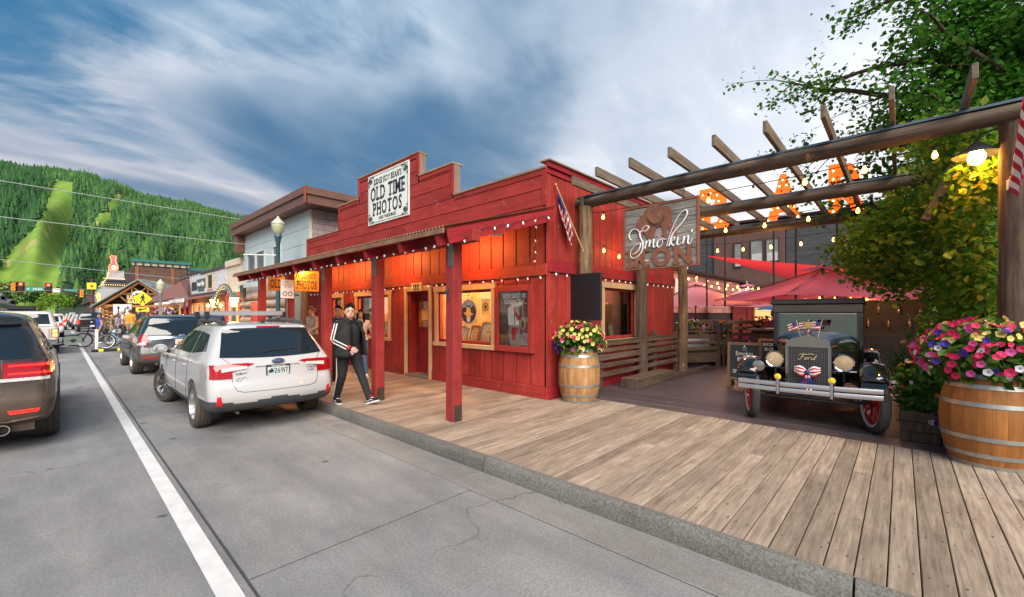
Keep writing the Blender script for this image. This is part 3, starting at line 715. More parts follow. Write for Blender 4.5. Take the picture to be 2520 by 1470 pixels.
text_mb('135', .14, (WX-.0755, 8.605, 2.252), *UX, .004, .85, .03, True).build('number', mat('black_paint', (.012, .012, .013), .5, var=0), np_, None, True)
# ---- porch roof
PX0, PZ0, PX1, PZ1 = 3.44, 2.835, WX-.06, 3.55
M_tin = mat('rusty_tin', (.22, .10, .06), .6, .5, var=.35, scale=4, col2=(.34, .20, .13))
mb = MB(); vs = []; y0, y1 = 4.42, 14.35; n = int((y1-y0)/.019)
for i in range(n+1):
 y = y0+(y1-y0)*i/n; w = .014*math.cos(2*PI*y/.076)
 vs += [(PX0, y, PZ0+w), (PX1, y, PZ1+w), (PX0, y, PZ0+w-.004), (PX1, y, PZ1+w-.004)]
fs = []
for i in range(n):
 a = i*4; fs += [(a, a+1, a+5, a+4), (a+2, a+6, a+7, a+3), (a, a+4, a+6, a+2), (a+1, a+3, a+7, a+5)]
mb.add(vs, fs); mb.build('corrugated_roof', M_tin, store, 60, True)
sl = math.atan2(PZ1-PZ0, PX1-PX0)
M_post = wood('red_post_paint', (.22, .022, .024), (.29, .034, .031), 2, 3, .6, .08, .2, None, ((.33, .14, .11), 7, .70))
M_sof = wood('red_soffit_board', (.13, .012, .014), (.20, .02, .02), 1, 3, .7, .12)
L_ = math.hypot(PX1-PX0, PZ1-PZ0)
for i in range(12):
 w_ = L_/12; c = (i+.5)*w_
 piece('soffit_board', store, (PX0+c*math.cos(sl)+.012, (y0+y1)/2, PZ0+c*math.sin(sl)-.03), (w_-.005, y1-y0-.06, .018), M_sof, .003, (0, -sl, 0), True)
pbox('eave_board', store, (PX0-.012, y0+.01, PZ0-.09), (PX0+.02, y1-.01, PZ0-.02), M_tin, .004, True)
for yy in (4.62, 5.56, 6.62, 7.68, 8.74, 9.8, 10.86, 11.92, 12.98, 14.02):
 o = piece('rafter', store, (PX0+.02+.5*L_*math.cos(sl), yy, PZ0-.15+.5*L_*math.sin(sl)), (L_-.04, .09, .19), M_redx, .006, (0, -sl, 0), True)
pbox('porch_beam', store, (3.79, 4.24, 2.665), (3.93, 14.2, 2.83), M_redh, .008, True)
piece('end_fascia', store, ((3.5+PX1)/2, 4.455, (PZ0+PZ1)/2-.14), (L_-.12, .03, .20), M_redx, .005, (0, -sl, 0), True)
M_shoe = mat('post_shoe_steel', (.06, .04, .032), .6, .3, var=.4, scale=9)
for i, yy in enumerate((4.73, 6.86, 8.98, 11.1, 13.2)):
 p = pbox('porch_post', store, (3.775, yy-.085, BW), (3.945, yy+.085, 2.664), M_post, .008, True)
 for s_ in (-1, 1): pbox('post_shoe', p, (3.79, yy+s_*.0855, BW), (3.93, yy+s_*.094, BW+.23), M_shoe, .003, True)
 pbox('post_strap', p, (3.762, yy-.095, 2.35), (3.775, yy+.02, 2.68), M_steelgrey, .002, True)
MB().lathe([(.0, 0), (.028, .0), (.028, -.03), (0, -.045)], 14, None, 0, (3.775, 4.78, 2.0)).tube([(3.75, 4.72, 2.05), (3.70, 4.71, 2.0), (3.71, 4.71, 1.93), (3.755, 4.70, 1.90)], .012, 6).build('hook', M_dark, store, 40, True)
mb = MB(); mb.lathe([(.0, -.06), (.11, -.05), (.16, -.015), (.165, .0)], 20, None, 0, (5.0, 5.05, 3.06)); mb.build('porch_ceiling_light', mat('frosted_cover', (.6, .55, .45), .5, var=0), store, 50, True)

# ---- flood lamps under the porch roof
M_bulb_hot = mat('flood_bulb', (.9, .7, .4), .3, var=0, emit=(1, .62, .2), es=14)
def flood(y, x, z, e, label):
 t = thing('flood_lamp', label, 'lamp', (x, y, z), 0, 'twin flood lamps under the porch roof')
 MB().lathe([(0, .14), (.06, .14), (.06, .10), (.0, .10)], 12).cyl((0, 0, .1), (0, .0, .05), .012, None, 6).build('bracket', mat('lamp_white', (.6, .58, .52), .5, var=0), t, 40)
 for s_ in (-1, 1):
  d = Vector((-.25, s_*.75, -.5)).normalized(); M_ = d.to_track_quat('Z', 'Y').to_matrix()
  MB().lathe([(.02, 0), (.028, .04), (.034, .06)], 12, M_, 0, (0, s_*.02, .06)).build('lamp_holder', MATS['lamp_white'], t, 40)
  MB().lathe([(.03, .05), (.052, .10), (.056, .125), (.035, .14), (0, .145)], 14, M_, 0, (0, s_*.02, .06)).build('bulb', M_bulb_hot, t, 40)
 lamp('flood_light', (x-.06, y-.2, z-.08), e, (1, .40, .09), .05, t); lamp('flood_light', (x-.06, y+.2, z-.08), e, (1, .40, .09), .05, t)
flood(9.05, 5.5, 3.12, 20, 'twin flood lamp glowing under the porch roof above the door')
flood(13.75, 5.3, 3.08, 20, 'twin flood lamp glowing above the hanging yellow sign')
flood(6.35, 5.45, 3.10, 24, 'twin flood lamp under the porch roof behind the nearest red post')
flood(11.6, 5.45, 3.10, 20, 'twin flood lamp under the porch roof above the window left of the door')

# ---- strings of bulbs
M_bulb = mat('frosted_bulb', (.75, .74, .72), .3, var=0, emit=(1, .93, .85), es=.22)
M_wire = mat('black_wire', (.012, .012, .013), .6, var=0)
bm_bulb = MB().lathe([(0, -.062), (.012, -.056), (.019, -.035), (.017, -.012), (.011, 0), (0, .002)], 10)
BULB = None
def bulb_string(label, pts, n, group='strings of white bulbs on the red storefront', sag=.0, m=M_bulb, up=0):
 global BULB
 pts = [Vector(p) for p in pts]; t = thing('string_lights', label, 'string lights', pts[0], 0, group)
 ln = [0]
 for a, b_ in zip(pts, pts[1:]): ln.append(ln[-1]+(b_-a).length)
 def at(s_):
  for i in range(len(pts)-1):
   if s_ <= ln[i+1]+1e-6:
    return pts[i].lerp(pts[i+1], (s_-ln[i])/(ln[i+1]-ln[i]))
  return pts[-1]
 sp = ln[-1]/n; wire = []
 for i in range(n+1):
  wire.append(at(min(ln[-1], i*sp))-pts[0]);
  if i < n: wire.append(at((i+.5)*sp)-pts[0]-Vector((0, 0, sag*random.uniform(.6, 1.3))))
 MB().tube(wire, .006, 5).build('wire', M_wire, t)
 for i in range(n):
  p = at((i+.25+random.uniform(-.1, .3))*sp)-pts[0]
  if BULB is None:
   o = bm_bulb.build('bulb', m, t, 60); BULB = o.data
   bs = MB().cyl((0, 0, -.005), (0, 0, .028), .012, None, 8).build('socket', M_wire, o)
   globals()['SOCK'] = bs.data
  else:
   o = link('bulb', BULB, t); link('socket', SOCK, o)
  o.location = p-Vector((0, 0, .03)); o.rotation_euler = (random.uniform(-.6, .6), random.uniform(-.6, .6), 0); o.scale = [random.uniform(.68, .88)]*3
random.seed(21)
bulb_string('string of white bulbs along the porch beam above the red posts', [(3.755, 4.3, 2.72), (3.755, 14.1, 2.70)], 34, sag=.04)
bulb_string('string of white bulbs along the red ledge above the shop windows', [(5.84, 4.62, 2.37), (5.84, 15.1, 2.37)], 34, sag=.03)
bulb_string('string of white bulbs along the ledge of the courtyard side wall', [(6.0, 4.58, 2.44), (11.5, 4.58, 2.44)], 19, sag=.03)
bulb_string('short string of white bulbs under the sloping end of the porch roof', [(3.9, 4.41, 2.86), (5.80, 4.41, 3.40)], 6, sag=.05)
bulb_string('string of white bulbs hanging down the corner of the red storefront', [(5.845, 4.85, 3.35), (5.845, 4.87, 2.5)], 4)

# ---- signs on the storefront
M_signw = mat('sign_white', (.66, .70, .66), .55, var=.1, scale=2)
M_ink = mat('sign_ink', (.018, .026, .036), .6, var=.3, scale=10)
def frame_rect(mb, o, u, v, w, h, t, d, mi=0):
 """thin rectangular line frame of width t on a plane, o = centre"""
 o, u, v = Vector(o), Vector(u), Vector(v)
 for (cx, cy, sx, sy) in ((0, h/2-t/2, w, t), (0, -h/2+t/2, w, t), (-w/2+t/2, 0, t, h-2*t), (w/2-t/2, 0, t, h-2*t)):
  mb.prism([(cx-sx/2, cy-sy/2), (cx+sx/2, cy-sy/2), (cx+sx/2, cy+sy/2), (cx-sx/2, cy+sy/2)], o, u, v, d, mi)
 return mb
def scroll(mb, o, u, v, s, fx, fy, d):
 o, u, v = Vector(o), Vector(u), Vector(v); w = u.cross(v)
 pts = []
 for i in range(22):
  a = i/21*3.6*PI; r = s*(.34*(1-i/24)); pts.append(o+u*fx*(s*.42+r*math.cos(a))+v*fy*(s*.42+r*math.sin(a))+w*d)
 mb.tube(pts, [s*.05]*22, 5)
 for (ax, ay, bx, by) in ((.42, .02, 1.1, .06), (.02, .42, .06, 1.1), (.8, .06, 1.0, .22), (.06, .8, .22, 1.0)):
  mb.tube([o+u*fx*s*ax+v*fy*s*ay+w*d, o+u*fx*s*(ax+bx)/2+v*fy*s*((ay+by)/2+.04)+w*d, o+u*fx*s*bx+v*fy*s*by+w*d], s*.045, 5)
t = thing('shop_sign', 'white sign with scroll corners reading OLD TIME PHOTOS on the false front', 'sign', (WX-.03, 9.96, 4.13))
sx = WX-.026
pbox('panel', t, (sx-.03, 8.95, 4.13), (sx, 10.97, 5.50), M_signw, .004, True)
mb = MB(); fx_ = sx-.0305
frame_rect(mb, (fx_, 9.96, 4.815), *UX, 1.93, 1.29, .014, .003)
for (cy, cz, a, b_) in ((10.93, 5.46, 1, -1), (8.99, 5.46, -1, -1), (10.93, 4.17, 1, 1), (8.99, 4.17, -1, 1)): scroll(mb, (fx_, cy, cz), *UX, .26, a, b_, .004)
mb.build('scrollwork', M_ink, t, 40, True)
mb = text_mb("JUDGE ROY BEAN'S", .15, (fx_, 9.96, 5.21), *UX, .006, .8, .012, True, width=1.38)
text_mb('OLD TIME', .36, (fx_, 9.96, 4.78), *UX, .006, .7, .022, True, mb=mb, width=1.72)
text_mb('PHOTOS', .34, (fx_, 9.96, 4.37), *UX, .006, .7, .022, True, mb=mb, width=1.44)
text_mb('AND WEDDINGS', .085, (fx_, 9.96, 4.235), *UX, .005, .9, .01, mb=mb, width=.85)
mb.build('lettering', M_ink, t, None, True)
# yellow hanging sign at the far end of the porch, facing along the walk
t = thing('hanging_sign', 'yellow wooden sign reading OLD TIME PHOTOS hanging at the far porch end', 'sign', (5.0, 14.0, 2.4))
M_yel = mat('sign_ochre', (.50, .27, .045), .6, var=.15, scale=4)
pbox('panel', t, (4.25, 13.97, 2.39), (5.76, 14.01, 3.06), M_yel, .004, True)
mb = text_mb("JUDGE ROY BEAN'S", .17, (5.05, 13.969, 2.80), *UY, .006, .8, .012, True, width=1.2); text_mb('OLD TIME PHOTOS', .25, (5.0, 13.969, 2.47), *UY, .006, .7, .022, True, mb=mb, width=1.38)
mb.build('lettering', M_ink, t, None, True)
mb = MB()
for x in (4.5, 5.5): mb.cyl((x, 13.99, 3.06), (x, 13.99, 3.24), .008, None, 6)
mb.build('hanger', M_dark, t, None, True)
# painted poster in a red case
t = thing('poster_case', 'red framed poster case with cowboy picture reading BEEN SHOT OR HUNG LATELY', 'poster', (WX-.03, 5.41, .95))
for a, b_ in (((5.90, .95), (5.79, 2.21)), ((5.03, .95), (4.92, 2.21))): pbox('case_side', t, (WX-.10, min(a[0], b_[0]), .95), (WX-.0225, max(a[0], b_[0]), 2.21), M_red, .006, True)
for z0_ in (.95, 2.10): pbox('case_rail', t, (WX-.10, 5.032, z0_), (WX-.0225, 5.788, z0_+.11), M_redh, .006, True)
px = WX-.045
M_postbg = wood('poster_background', (.025, .017, .015), (.15, .115, .095), 2, 4, .35, 0, 0)
MB().b2((px, 5.032, 1.06), (px+.02, 5.788, 2.10)).build('print', M_postbg, t, None, True)
def flat(poly, z, m, nm='figure', par=None): return MB().prism(poly, (px-.0002*z, 5.41, 1.58), *UX, .0012, 0).build(nm, m, par or t, None, True)
def el(cx, cy, rx, ry, n=16, a0=0): return [(cx+rx*math.cos(2*PI*i/n+a0), cy+ry*math.sin(2*PI*i/n+a0)) for i in range(n)]
M_pshirt = mat('poster_white', (.60, .58, .55), .5, var=.2, scale=14); M_pred = mat('poster_red', (.42, .02, .03), .5, var=.2); M_phat = mat('poster_dark', (.035, .04, .045), .5, var=.3); M_pskin = mat('poster_skin', (.55, .33, .25), .5, var=.2); M_pgrey = mat('poster_grey', (.22, .20, .19), .5, var=.35, scale=10); M_pblue = mat('poster_sky', (.06, .10, .13), .5, var=.5, scale=12)
flat([(-.24, .38), (.36, .38), (.36, .5), (.2, .52), (-.24, .52)], 1, M_pblue)
flat([(.12, -.5), (.375, -.5), (.375, -.28), (.24, -.26), (.13, -.31)], 1.2, M_pgrey); flat([(.2, -.06), (.375, -.06), (.375, .02), (.2, .03)], 1.2, M_pgrey)
flat([(-.13, -.12), (.13, -.12), (.16, -.3), (.12, -.52), (-.10, -.52), (-.15, -.3)], 2, M_pgrey, 'trousers')
flat([(-.07, -.16), (.12, -.16), (.05, -.27), (.0, -.42), (-.06, -.40), (-.07, -.28)], 3, M_pred, 'sash')
flat([(-.15, -.12), (.13, -.12), (.11, .1), (.06, .22), (.2, .26), (.2, .34), (.03, .28), (-.07, .27), (-.16, .2), (-.17, .05)], 2.5, M_pshirt, 'shirt')
flat([(-.02, .24), (.03, .22), (.13, .02), (.11, -.05), (.06, 0), (-.02, .15)], 3.5, M_pred, 'kerchief')
flat([(-.0, .12), (.015, .12), (.025, -.1), (.0, -.1)], 3.6, M_phat, 'strap')
flat(el(-.03, .285, .075, .085), 3, M_pskin, 'face'); flat(el(-.02, .255, .045, .04), 3.7, M_pshirt, 'beard')
flat([(-.14, .31), (.06, .40), (.05, .35), (.03, .46), (-.0, .52), (-.07, .47), (-.10, .36)][::1], 3.8, M_phat, 'hat')
flat(el(.05, .20, .03, .03), 3.9, M_pgrey, 'pistol')
mb = MB(); c = Vector((px-.003, 5.41, 1.58))
mb.tube([c+Vector((0, -.22-.055*math.sin(a), .02-.0+.11*math.cos(a)-.11)) for a in [i*2*PI/16 for i in range(16)]], .007, 5, False, 0, True); mb.tube([c+Vector((0, -.22, .02)), c+Vector((0, -.222, .2)), c+Vector((0, -.21, .34))], .007, 5)
mb.build('noose_rope', mat('rope', (.5, .38, .28), .7), t, 40, True)
mb = text_mb('BEEN SHOT OR', .085, (px-.0006, 5.41, 1.975), *UX, .002, .8, .02, True, width=.58); text_mb('HUNG LATELY...', .085, (px-.0006, 5.38, 1.865), *UX, .002, .8, .02, True, mb=mb, width=.58)
mb.build('lettering', M_pshirt, t, None, True)
MB().b2((WX-.075, 5.032, 1.06), (WX-.071, 5.788, 2.10)).build('case_pane', glass('case_glass', (.96, .97, .97), .03), t, None, True)
# round emblem on the big window
t = thing('window_emblem', 'round painted emblem with hatted head and ribbon on the shop window', 'window sign', (6.0, 6.9, 1.5)); gx = 6.004
c0 = (gx, 6.86, 1.72)
def disc(poly, z, m, nm): return MB().prism(poly, (gx-.0008*z, c0[1], c0[2]), *UX, .0008).build(nm, m, t, None, True)
disc(el(0, 0, .27, .27, 28), 0, mat('emblem_rim', (.62, .35, .30), .5, var=0), 'rim'); disc(el(0, 0, .25, .25, 28), 1, mat('emblem_sky', (.16, .30, .50), .5, var=.2), 'sky')
disc([(-.245, .02), (-.15, .13), (-.09, .07), (0, .19), (.08, .08), (.16, .14), (.245, .02), (.2, -.15), (.05, -.245), (-.1, -.23), (-.2, -.15)], 2, M_phat, 'mountains')
disc([(-.17, .105), (-.15, .13), (-.12, .1)], 3, M_pshirt, 'snow'); disc([(-.03, .15), (0, .19), (.03, .14)], 3, M_pshirt, 'snow')
me_y = mat('emblem_yellow', (.70, .50, .16), .5, var=.15)
disc([(-.17, -.02), (-.08, -.01), (-.06, .09), (.0, .11), (.06, .07), (.08, -.02), (.17, -.05), (.09, -.08), (-.09, -.08)], 4, me_y, 'hat'); disc(el(0, -.1, .07, .075), 3.5, M_pskin, 'face'); disc(el(.0, -.16, .06, .07), 4.2, M_pshirt, 'beard')
disc([(-.32, -.13), (-.2, -.16), (-.16, -.24), (0, -.28), (.16, -.24), (.2, -.16), (.32, -.13), (.29, -.2), (.31, -.25), (.2, -.27), (0, -.36), (-.2, -.27), (-.31, -.25), (-.29, -.2)], 4.5, me_y, 'ribbon')
mb = text_mb("ROY BEAN'S", .12, (gx-.004, c0[1], c0[2]+.24), *UX, .0015, .8, .03, True, width=.5); text_mb('JUDGE', .06, (gx-.004, c0[1], c0[2]+.385), *UX, .0015, .8, .02, mb=mb)
mb.build('lettering', me_y, t, None, True)
t = thing('window_notice', 'small square yellow notice on the shop window beside the round emblem', 'window sign', (gx, 6.33, 1.66))
MB().b2((gx-.002, 6.2, 1.66), (gx, 6.46, 1.98)).build('paper', me_y, t, None, True); MB().lathe([(.07, 0), (.09, .0), (.09, .001), (.07, .001)], 18, Matrix.Rotation(R(-90), 3, 'Y'), 0, (gx-.003, 6.33, 1.82)).ell((gx-.003, 6.33, 1.82), (.001, .04, .05)).build('ring', M_phat, t, None, True)
# ================================================================== PERGOLA AND COURTYARD
def leafmat(name, stops, trans=.35, rough=.55):
 if name in MATS: return MATS[name]
 m = bpy.data.materials.new(name); m.use_nodes = True; nt = m.node_tree; N = nt.nodes; L = nt.links; N.clear()
 o = N.new('ShaderNodeOutputMaterial'); ge = N.new('ShaderNodeNewGeometry'); oi = N.new('ShaderNodeObjectInfo')
 ad = N.new('ShaderNodeMath'); ad.operation = 'ADD'; L.new(ge.outputs['Random Per Island'], ad.inputs[0]); L.new(oi.outputs['Random'], ad.inputs[1])
 fr = N.new('ShaderNodeMath'); fr.operation = 'FRACT'; L.new(ad.outputs[0], fr.inputs[0])
 r = N.new('ShaderNodeValToRGB'); e = r.color_ramp.elements; e[0].position = 0; e[0].color = (*stops[0], 1); e[1].position = 1; e[1].color = (*stops[-1], 1)
 for i in range(1, len(stops)-1): q = e.new(i/(len(stops)-1)); q.color = (*stops[i], 1)
 L.new(fr.outputs[0], r.inputs[0])
 p = N.new('ShaderNodeBsdfPrincipled'); p.inputs['Roughness'].default_value = rough; p.inputs['Specular IOR Level'].default_value = .3; L.new(r.outputs[0], p.inputs['Base Color'])
 tr = N.new('ShaderNodeBsdfTranslucent'); L.new(r.outputs[0], tr.inputs[0])
 mx = N.new('ShaderNodeMixShader'); mx.inputs[0].default_value = trans; L.new(p.outputs[0], mx.inputs[1]); L.new(tr.outputs[0], mx.inputs[2]); L.new(mx.outputs[0], o.inputs[0])
 MATS[name] = m
 return m
M_leaf = leafmat('leaf_green', [(.018, .065, .008), (.05, .14, .016), (.09, .20, .025), (.03, .10, .01)])
M_vine = leafmat('vine_leaf', [(.05, .15, .012), (.11, .25, .02), (.32, .36, .03), (.08, .20, .016), (.13, .27, .02), (.42, .34, .035)], .5)
M_tree = leafmat('tree_leaf', [(.025, .11, .012), (.06, .20, .018), (.11, .28, .026)], .5)
M_bark = wood('bark', (.03, .022, .016), (.09, .068, .05), 2, 4, .85, .1, .5)
LEAFQ = np.array([(0, 0, 0), (.34, .3, .06), (.42, .62, .04), (0, 1.1, -.12), (-.42, .62, .04), (-.34, .3, .06)])
def rotm(rg):
 q = rg.normal(size=4); q /= np.linalg.norm(q); a, b, c, d = q
 return np.array([[1-2*(c*c+d*d), 2*(b*c-a*d), 2*(b*d+a*c)], [2*(b*c+a*d), 1-2*(b*b+d*d), 2*(c*d-a*b)], [2*(b*d-a*c), 2*(c*d+a*b), 1-2*(b*b+c*c)]])
def leaves(pts, size, rg, droop=.5, var=.35):
 """one folded leaf (two quads) per point"""
 mb = MB(); V = []; F = []
 for p in pts:
  s_ = size*(1+rg.uniform(-var, var))
  if rg.random() < droop:
   a = rg.uniform(0, 2*PI); tl = rg.uniform(-.2, 1.1); ro = rg.uniform(-.6, .6)
   Mx = np.array(Euler((-tl, ro, a), 'XYZ').to_matrix())
  else: Mx = rotm(rg)
  q = (LEAFQ*s_) @ Mx.T + np.asarray(p); b = len(V); V += [tuple(v) for v in q]; F += [(b, b+1, b+2, b+3), (b, b+3, b+4, b+5)]
 mb.v, mb.f, mb.m = V, F, [0]*len(F)
 return mb
def blob_pts(rg, c, r, n, shell=.55):
 out = []
 while len(out) < n:
  v = rg.normal(size=3); v /= np.linalg.norm(v); rad = rg.uniform(shell, 1.0)**.7
  out.append(np.array(c)+v*np.array(r)*rad)
 return out

M_log = wood('weathered_log', (.045, .032, .022), (.27, .175, .095), 2, 3.2, .85, .12, .7, None, ((.36, .25, .14), 3.0, .60))
M_logd = wood('weathered_log_dark', (.03, .023, .019), (.15, .105, .075), 2, 3.2, .85, .12, .7)
M_logy = wood('weathered_log_beam', (.035, .026, .020), (.155, .112, .083), 1, 3.2, .85, .1, .6, None, ((.30, .19, .10), 2.2, .60))
M_raf = wood('rough_rafter', (.085, .063, .046), (.19, .148, .112), 0, 4, .8, .12, .4)
M_flash = mat('beam_flashing', (.10, .14, .18), .45, .6, var=.2)
def log(name, a, b_, r, m, parent, n=14, seg=16, wob=.012, seed=0):
 rg = random.Random(seed); a, b_ = Vector(a), Vector(b_); mb = MB(); pts = []; rs = []
 ax = (b_-a).normalized(); sd1 = ax.orthogonal().normalized(); sd2 = ax.cross(sd1)
 ph = [rg.uniform(0, 6) for _ in range(4)]
 V = []
 for i in range(seg+1):
  t = i/seg; c = a.lerp(b_, t)+sd1*wob*math.sin(ph[0]+t*5)+sd2*wob*math.sin(ph[1]+t*4)
  rr = r*(1.05-.1*t)
  for j in range(n):
   an = 2*PI*j/n; k = rr*(1+.06*math.sin(3*an+ph[2]+t*2)+rg.uniform(-.035, .035))
   V.append(c+sd1*k*math.cos(an)+sd2*k*math.sin(an))
 F = [(i*n+j, i*n+(j+1) % n, (i+1)*n+(j+1) % n, (i+1)*n+j) for i in range(seg) for j in range(n)]+[tuple(range(n))[::-1], tuple(seg*n+j for j in range(n))]
 mb.add(V, F); return mb.build(name, m, parent, 55, True)
perg = thing('log_pergola', 'weathered log pergola with open rafters over the courtyard entrance', 'pergola', (6.87, 1.8, BW))
log('post', (6.87, 4.42, BW-.02), (6.84, 4.44, 3.72), .135, M_log, perg, seed=1)
log('post', (9.22, 4.44, BW-.02), (9.22, 4.44, 3.68), .125, M_logd, perg, seed=2)
log('post', (11.5, 4.36, BW-.02), (11.5, 4.36, 3.66), .12, M_log, perg, seed=3)
log('post', (6.95, -.92, BW-.02), (6.95, -.92, 3.72), .165, M_logd, perg, seed=4)
log('post', (11.5, -.95, BW-.02), (11.5, -.95, 3.62), .13, M_logd, perg, seed=5)
for i, (x, z, r) in enumerate(((6.87, 3.81, .10), (9.22, 3.79, .105), (11.5, 3.74, .10))):
 b_ = log('beam', (x, 4.62, z), (x, -1.35, z), r, M_logy, perg, seed=10+i, seg=26)
 pbox('beam_flashing', b_, (x-.075, -1.3, z+r-.01), (x+.075, 4.6, z+r+.022), M_flash, .004, True)
for i, y in enumerate((4.26, 3.70, 3.10, 2.48, 1.87, 1.26, .67, .08, -.52)):
 piece('rafter', perg, (9.0, y, 4.0), (5.95 if i != 0 else 5.7, .05, .155), M_raf, .006, (0, R(.6), 0), True)
for y in (-.1, .9): 
 piece('knee_brace', perg, (7.9, y-.3, 3.35), (.09, .09, 1.0), M_raf, .006, (R(20), R(18), 0), True) if y < 0 else None
pbox('strap', perg, (6.86-.15, 4.40, 3.3), (6.86-.137, 4.47, 3.9), M_steelgrey, .003, True)
mb = MB(); mb.b2((6.73, 4.25, 1.12), (7.0, 4.6, 1.17)); mb.build('post_band', M_dark, perg, None, True)
# blank black board on the first post
t = thing('notice_board', 'blank black board fixed to the first pergola post', 'board', (6.7, 4.32, 1.54))
pbox('panel', t, (6.66, 3.99, 1.55), (6.70, 4.66, 2.43), mat('black_gloss_board', (.008, .010, .013), .4, var=.3, scale=1.5), .004, True)
mb = MB(); frame_rect(mb, (6.66, 4.325, 1.99), *UX, .67, .88, .012, .004); mb.build('edge', M_dark, t, None, True)
mb = MB().b2((6.702, 4.28, 1.7), (6.735, 4.36, 2.3)); mb.build('mount', M_dark, t, None, True)
# ---- flags
M_fr = mat('flag_red', (.42, .012, .03), .8, var=.1); M_fw = mat('flag_white', (.68, .66, .66), .8, var=.08); M_fb = mat('flag_blue', (.02, .03, .16), .8, var=.1)
def flag(name, label, base, tip, r0, r1, drop, seed, rows=13, cols=26):
 base, tip = Vector(base), Vector(tip); t = thing(name, label, 'flag', base)
 MB().cyl((0, 0, 0), tip-base, .013, .011, 10).build('pole', mat('flag_pole_wood', (.50, .30, .12), .5, var=.1), t, 40)
 MB().ell(tip-base, .024, 12, 8).build('finial', mat('gilt', (.6, .40, .15), .35, .6, var=0), t, 60)
 MB().cyl(Vector((0, 0, 0))-(tip-base)*.03, (tip-base)*.05, .024, None, 10).box((.03, 0, -.02), (.05, .06, .10)).build('bracket', mat('bracket_white', (.6, .62, .65), .4, .3, var=0), t, 40)
 rg = random.Random(seed); mb = MB(); V = []; d = (tip-base); sdv = Vector((d.y, -d.x, 0)).normalized()
 # the cloth hangs in folds from the staff: stripes run from staff to fly
 for i in range(rows+1):
  u = r0+(r1-r0)*i/rows; p = d*u
  for j in range(cols+1):
   v = j/cols; w = .05*math.sin(v*9+i*.25)*min(1, v*3)+.03*math.sin(v*17+1+i*.5)*v
   sag = drop*v; back = d.normalized()*(-.28*drop*v*(i/rows)**.7)
   V.append(p+Vector((0, 0, -sag))+sdv*w*1.0+back+Vector((.5*w, 0, 0)))
 n = cols+1; F = []; mi = []
 for i in range(rows):
  for j in range(cols):
   F.append((i*n+j, i*n+j+1, (i+1)*n+j+1, (i+1)*n+j))
   mi.append(2 if (i >= 6 and j < cols*.4) else (0 if i % 2 == 0 else 1))
 mb.v, mb.f, mb.m = V, F, mi
 mb.build('cloth', [M_fr, M_fw, M_fb], t, 80)
 return t
flag('flag', 'small national flag drooping on a slanted staff at the first pergola post', (6.74, 4.40, 2.82), (6.12, 4.60, 4.02), .42, .95, .42, 3)
flag('flag', 'national flag at the right edge beside the thick pergola post', (6.74, -.84, 3.05), (6.15, -.90, 4.05), .30, .95, .5, 5)

# ---- Smokin' Iron sign
t = thing('restaurant_sign', "weathered plank sign with rusty bison reading Smokin' IRON hanging from the pergola", 'sign', (6.72, 2.93, 2.42))
SXF = 6.70; ya, yb, za, zb = 2.29, 3.56, 2.42, 3.50; M_sp = wood('sign_plank', (.12, .11, .105), (.36, .33, .30), 1, 4, .75, .28, .35)
nrow = 8
for i in range(nrow):
 z0_ = za+.03+(zb-za-.06)*i/nrow; pbox('plank', t, (SXF, ya+.03, z0_), (SXF+.035, yb-.03, z0_+(zb-za-.06)/nrow-.006), M_sp, .004, True)
M_rust = mat('rusted_iron', (.17, .065, .04), .7, .25, var=.3, scale=9, col2=(.27, .11, .065), bump=.2)
for a, b_ in (((SXF-.015, ya, za), (SXF+.05, ya+.03, zb)), ((SXF-.015, yb-.03, za), (SXF+.05, yb, zb)), ((SXF-.014, ya+.031, za), (SXF+.05, yb-.031, za+.03)), ((SXF-.014, ya+.031, zb-.03), (SXF+.05, yb-.031, zb))): pbox('frame_bar', t, a, b_, M_rust, .003, True)
bis = [(-.31, -.02), (-.33, .12), (-.27, .24), (-.2, .27), (-.17, .34), (-.09, .40), (.0, .41), (.08, .38), (.2, .34), (.27, .28), (.29, .18), (.27, .1), (.3, 0), (.34, -.1), (.36, -.2), (.3, -.18), (.25, -.08), (.22, .02), (.19, -.06), (.2, -.2), (.15, -.22), (.13, -.06), (.1, .05), (.02, .02), (-.02, -.1), (-.04, -.23), (-.1, -.25), (-.12, -.18), (-.16, -.08), (-.21, -.04), (-.24, -.12), (-.28, -.1)]
cy = 2.98
mb = MB().prism(bis, (SXF-.012, cy, 3.08), *UX, .012); mb.build('bison_emblem', M_rust, t, None, True)
MB().prism(el(0, .22, .16, .165, 24), (SXF-.024, cy-.02, 3.08), *UX, .014).build('bison_head', mat('rusted_iron_light', (.22, .09, .055), .7, .25, var=.3, scale=12), t, None, True)
for (q, w) in (((.04, .30), (.02, .012)), ((-.07, .3), (.017, .013))): MB().prism(el(q[0], q[1], *w, 8), (SXF-.0385, cy-.02, 3.08), *UX, .001).build('bison_eye', M_dark, t, None, True)
MB().tube([(SXF-.039, cy-.02+.14*math.cos(a), 3.30+.0+.145*math.sin(a)) for a in [PI*1.05+i*.2 for i in range(15)]], .008, 5).build('bison_jaw', M_dark, t, 40, True)
mb = text_mb('IRON', .28, (SXF, 2.92, 2.475), *UX, .022, .95, .045, True, width=1.10); mb.build('iron_letters', M_rust, t, None, True)
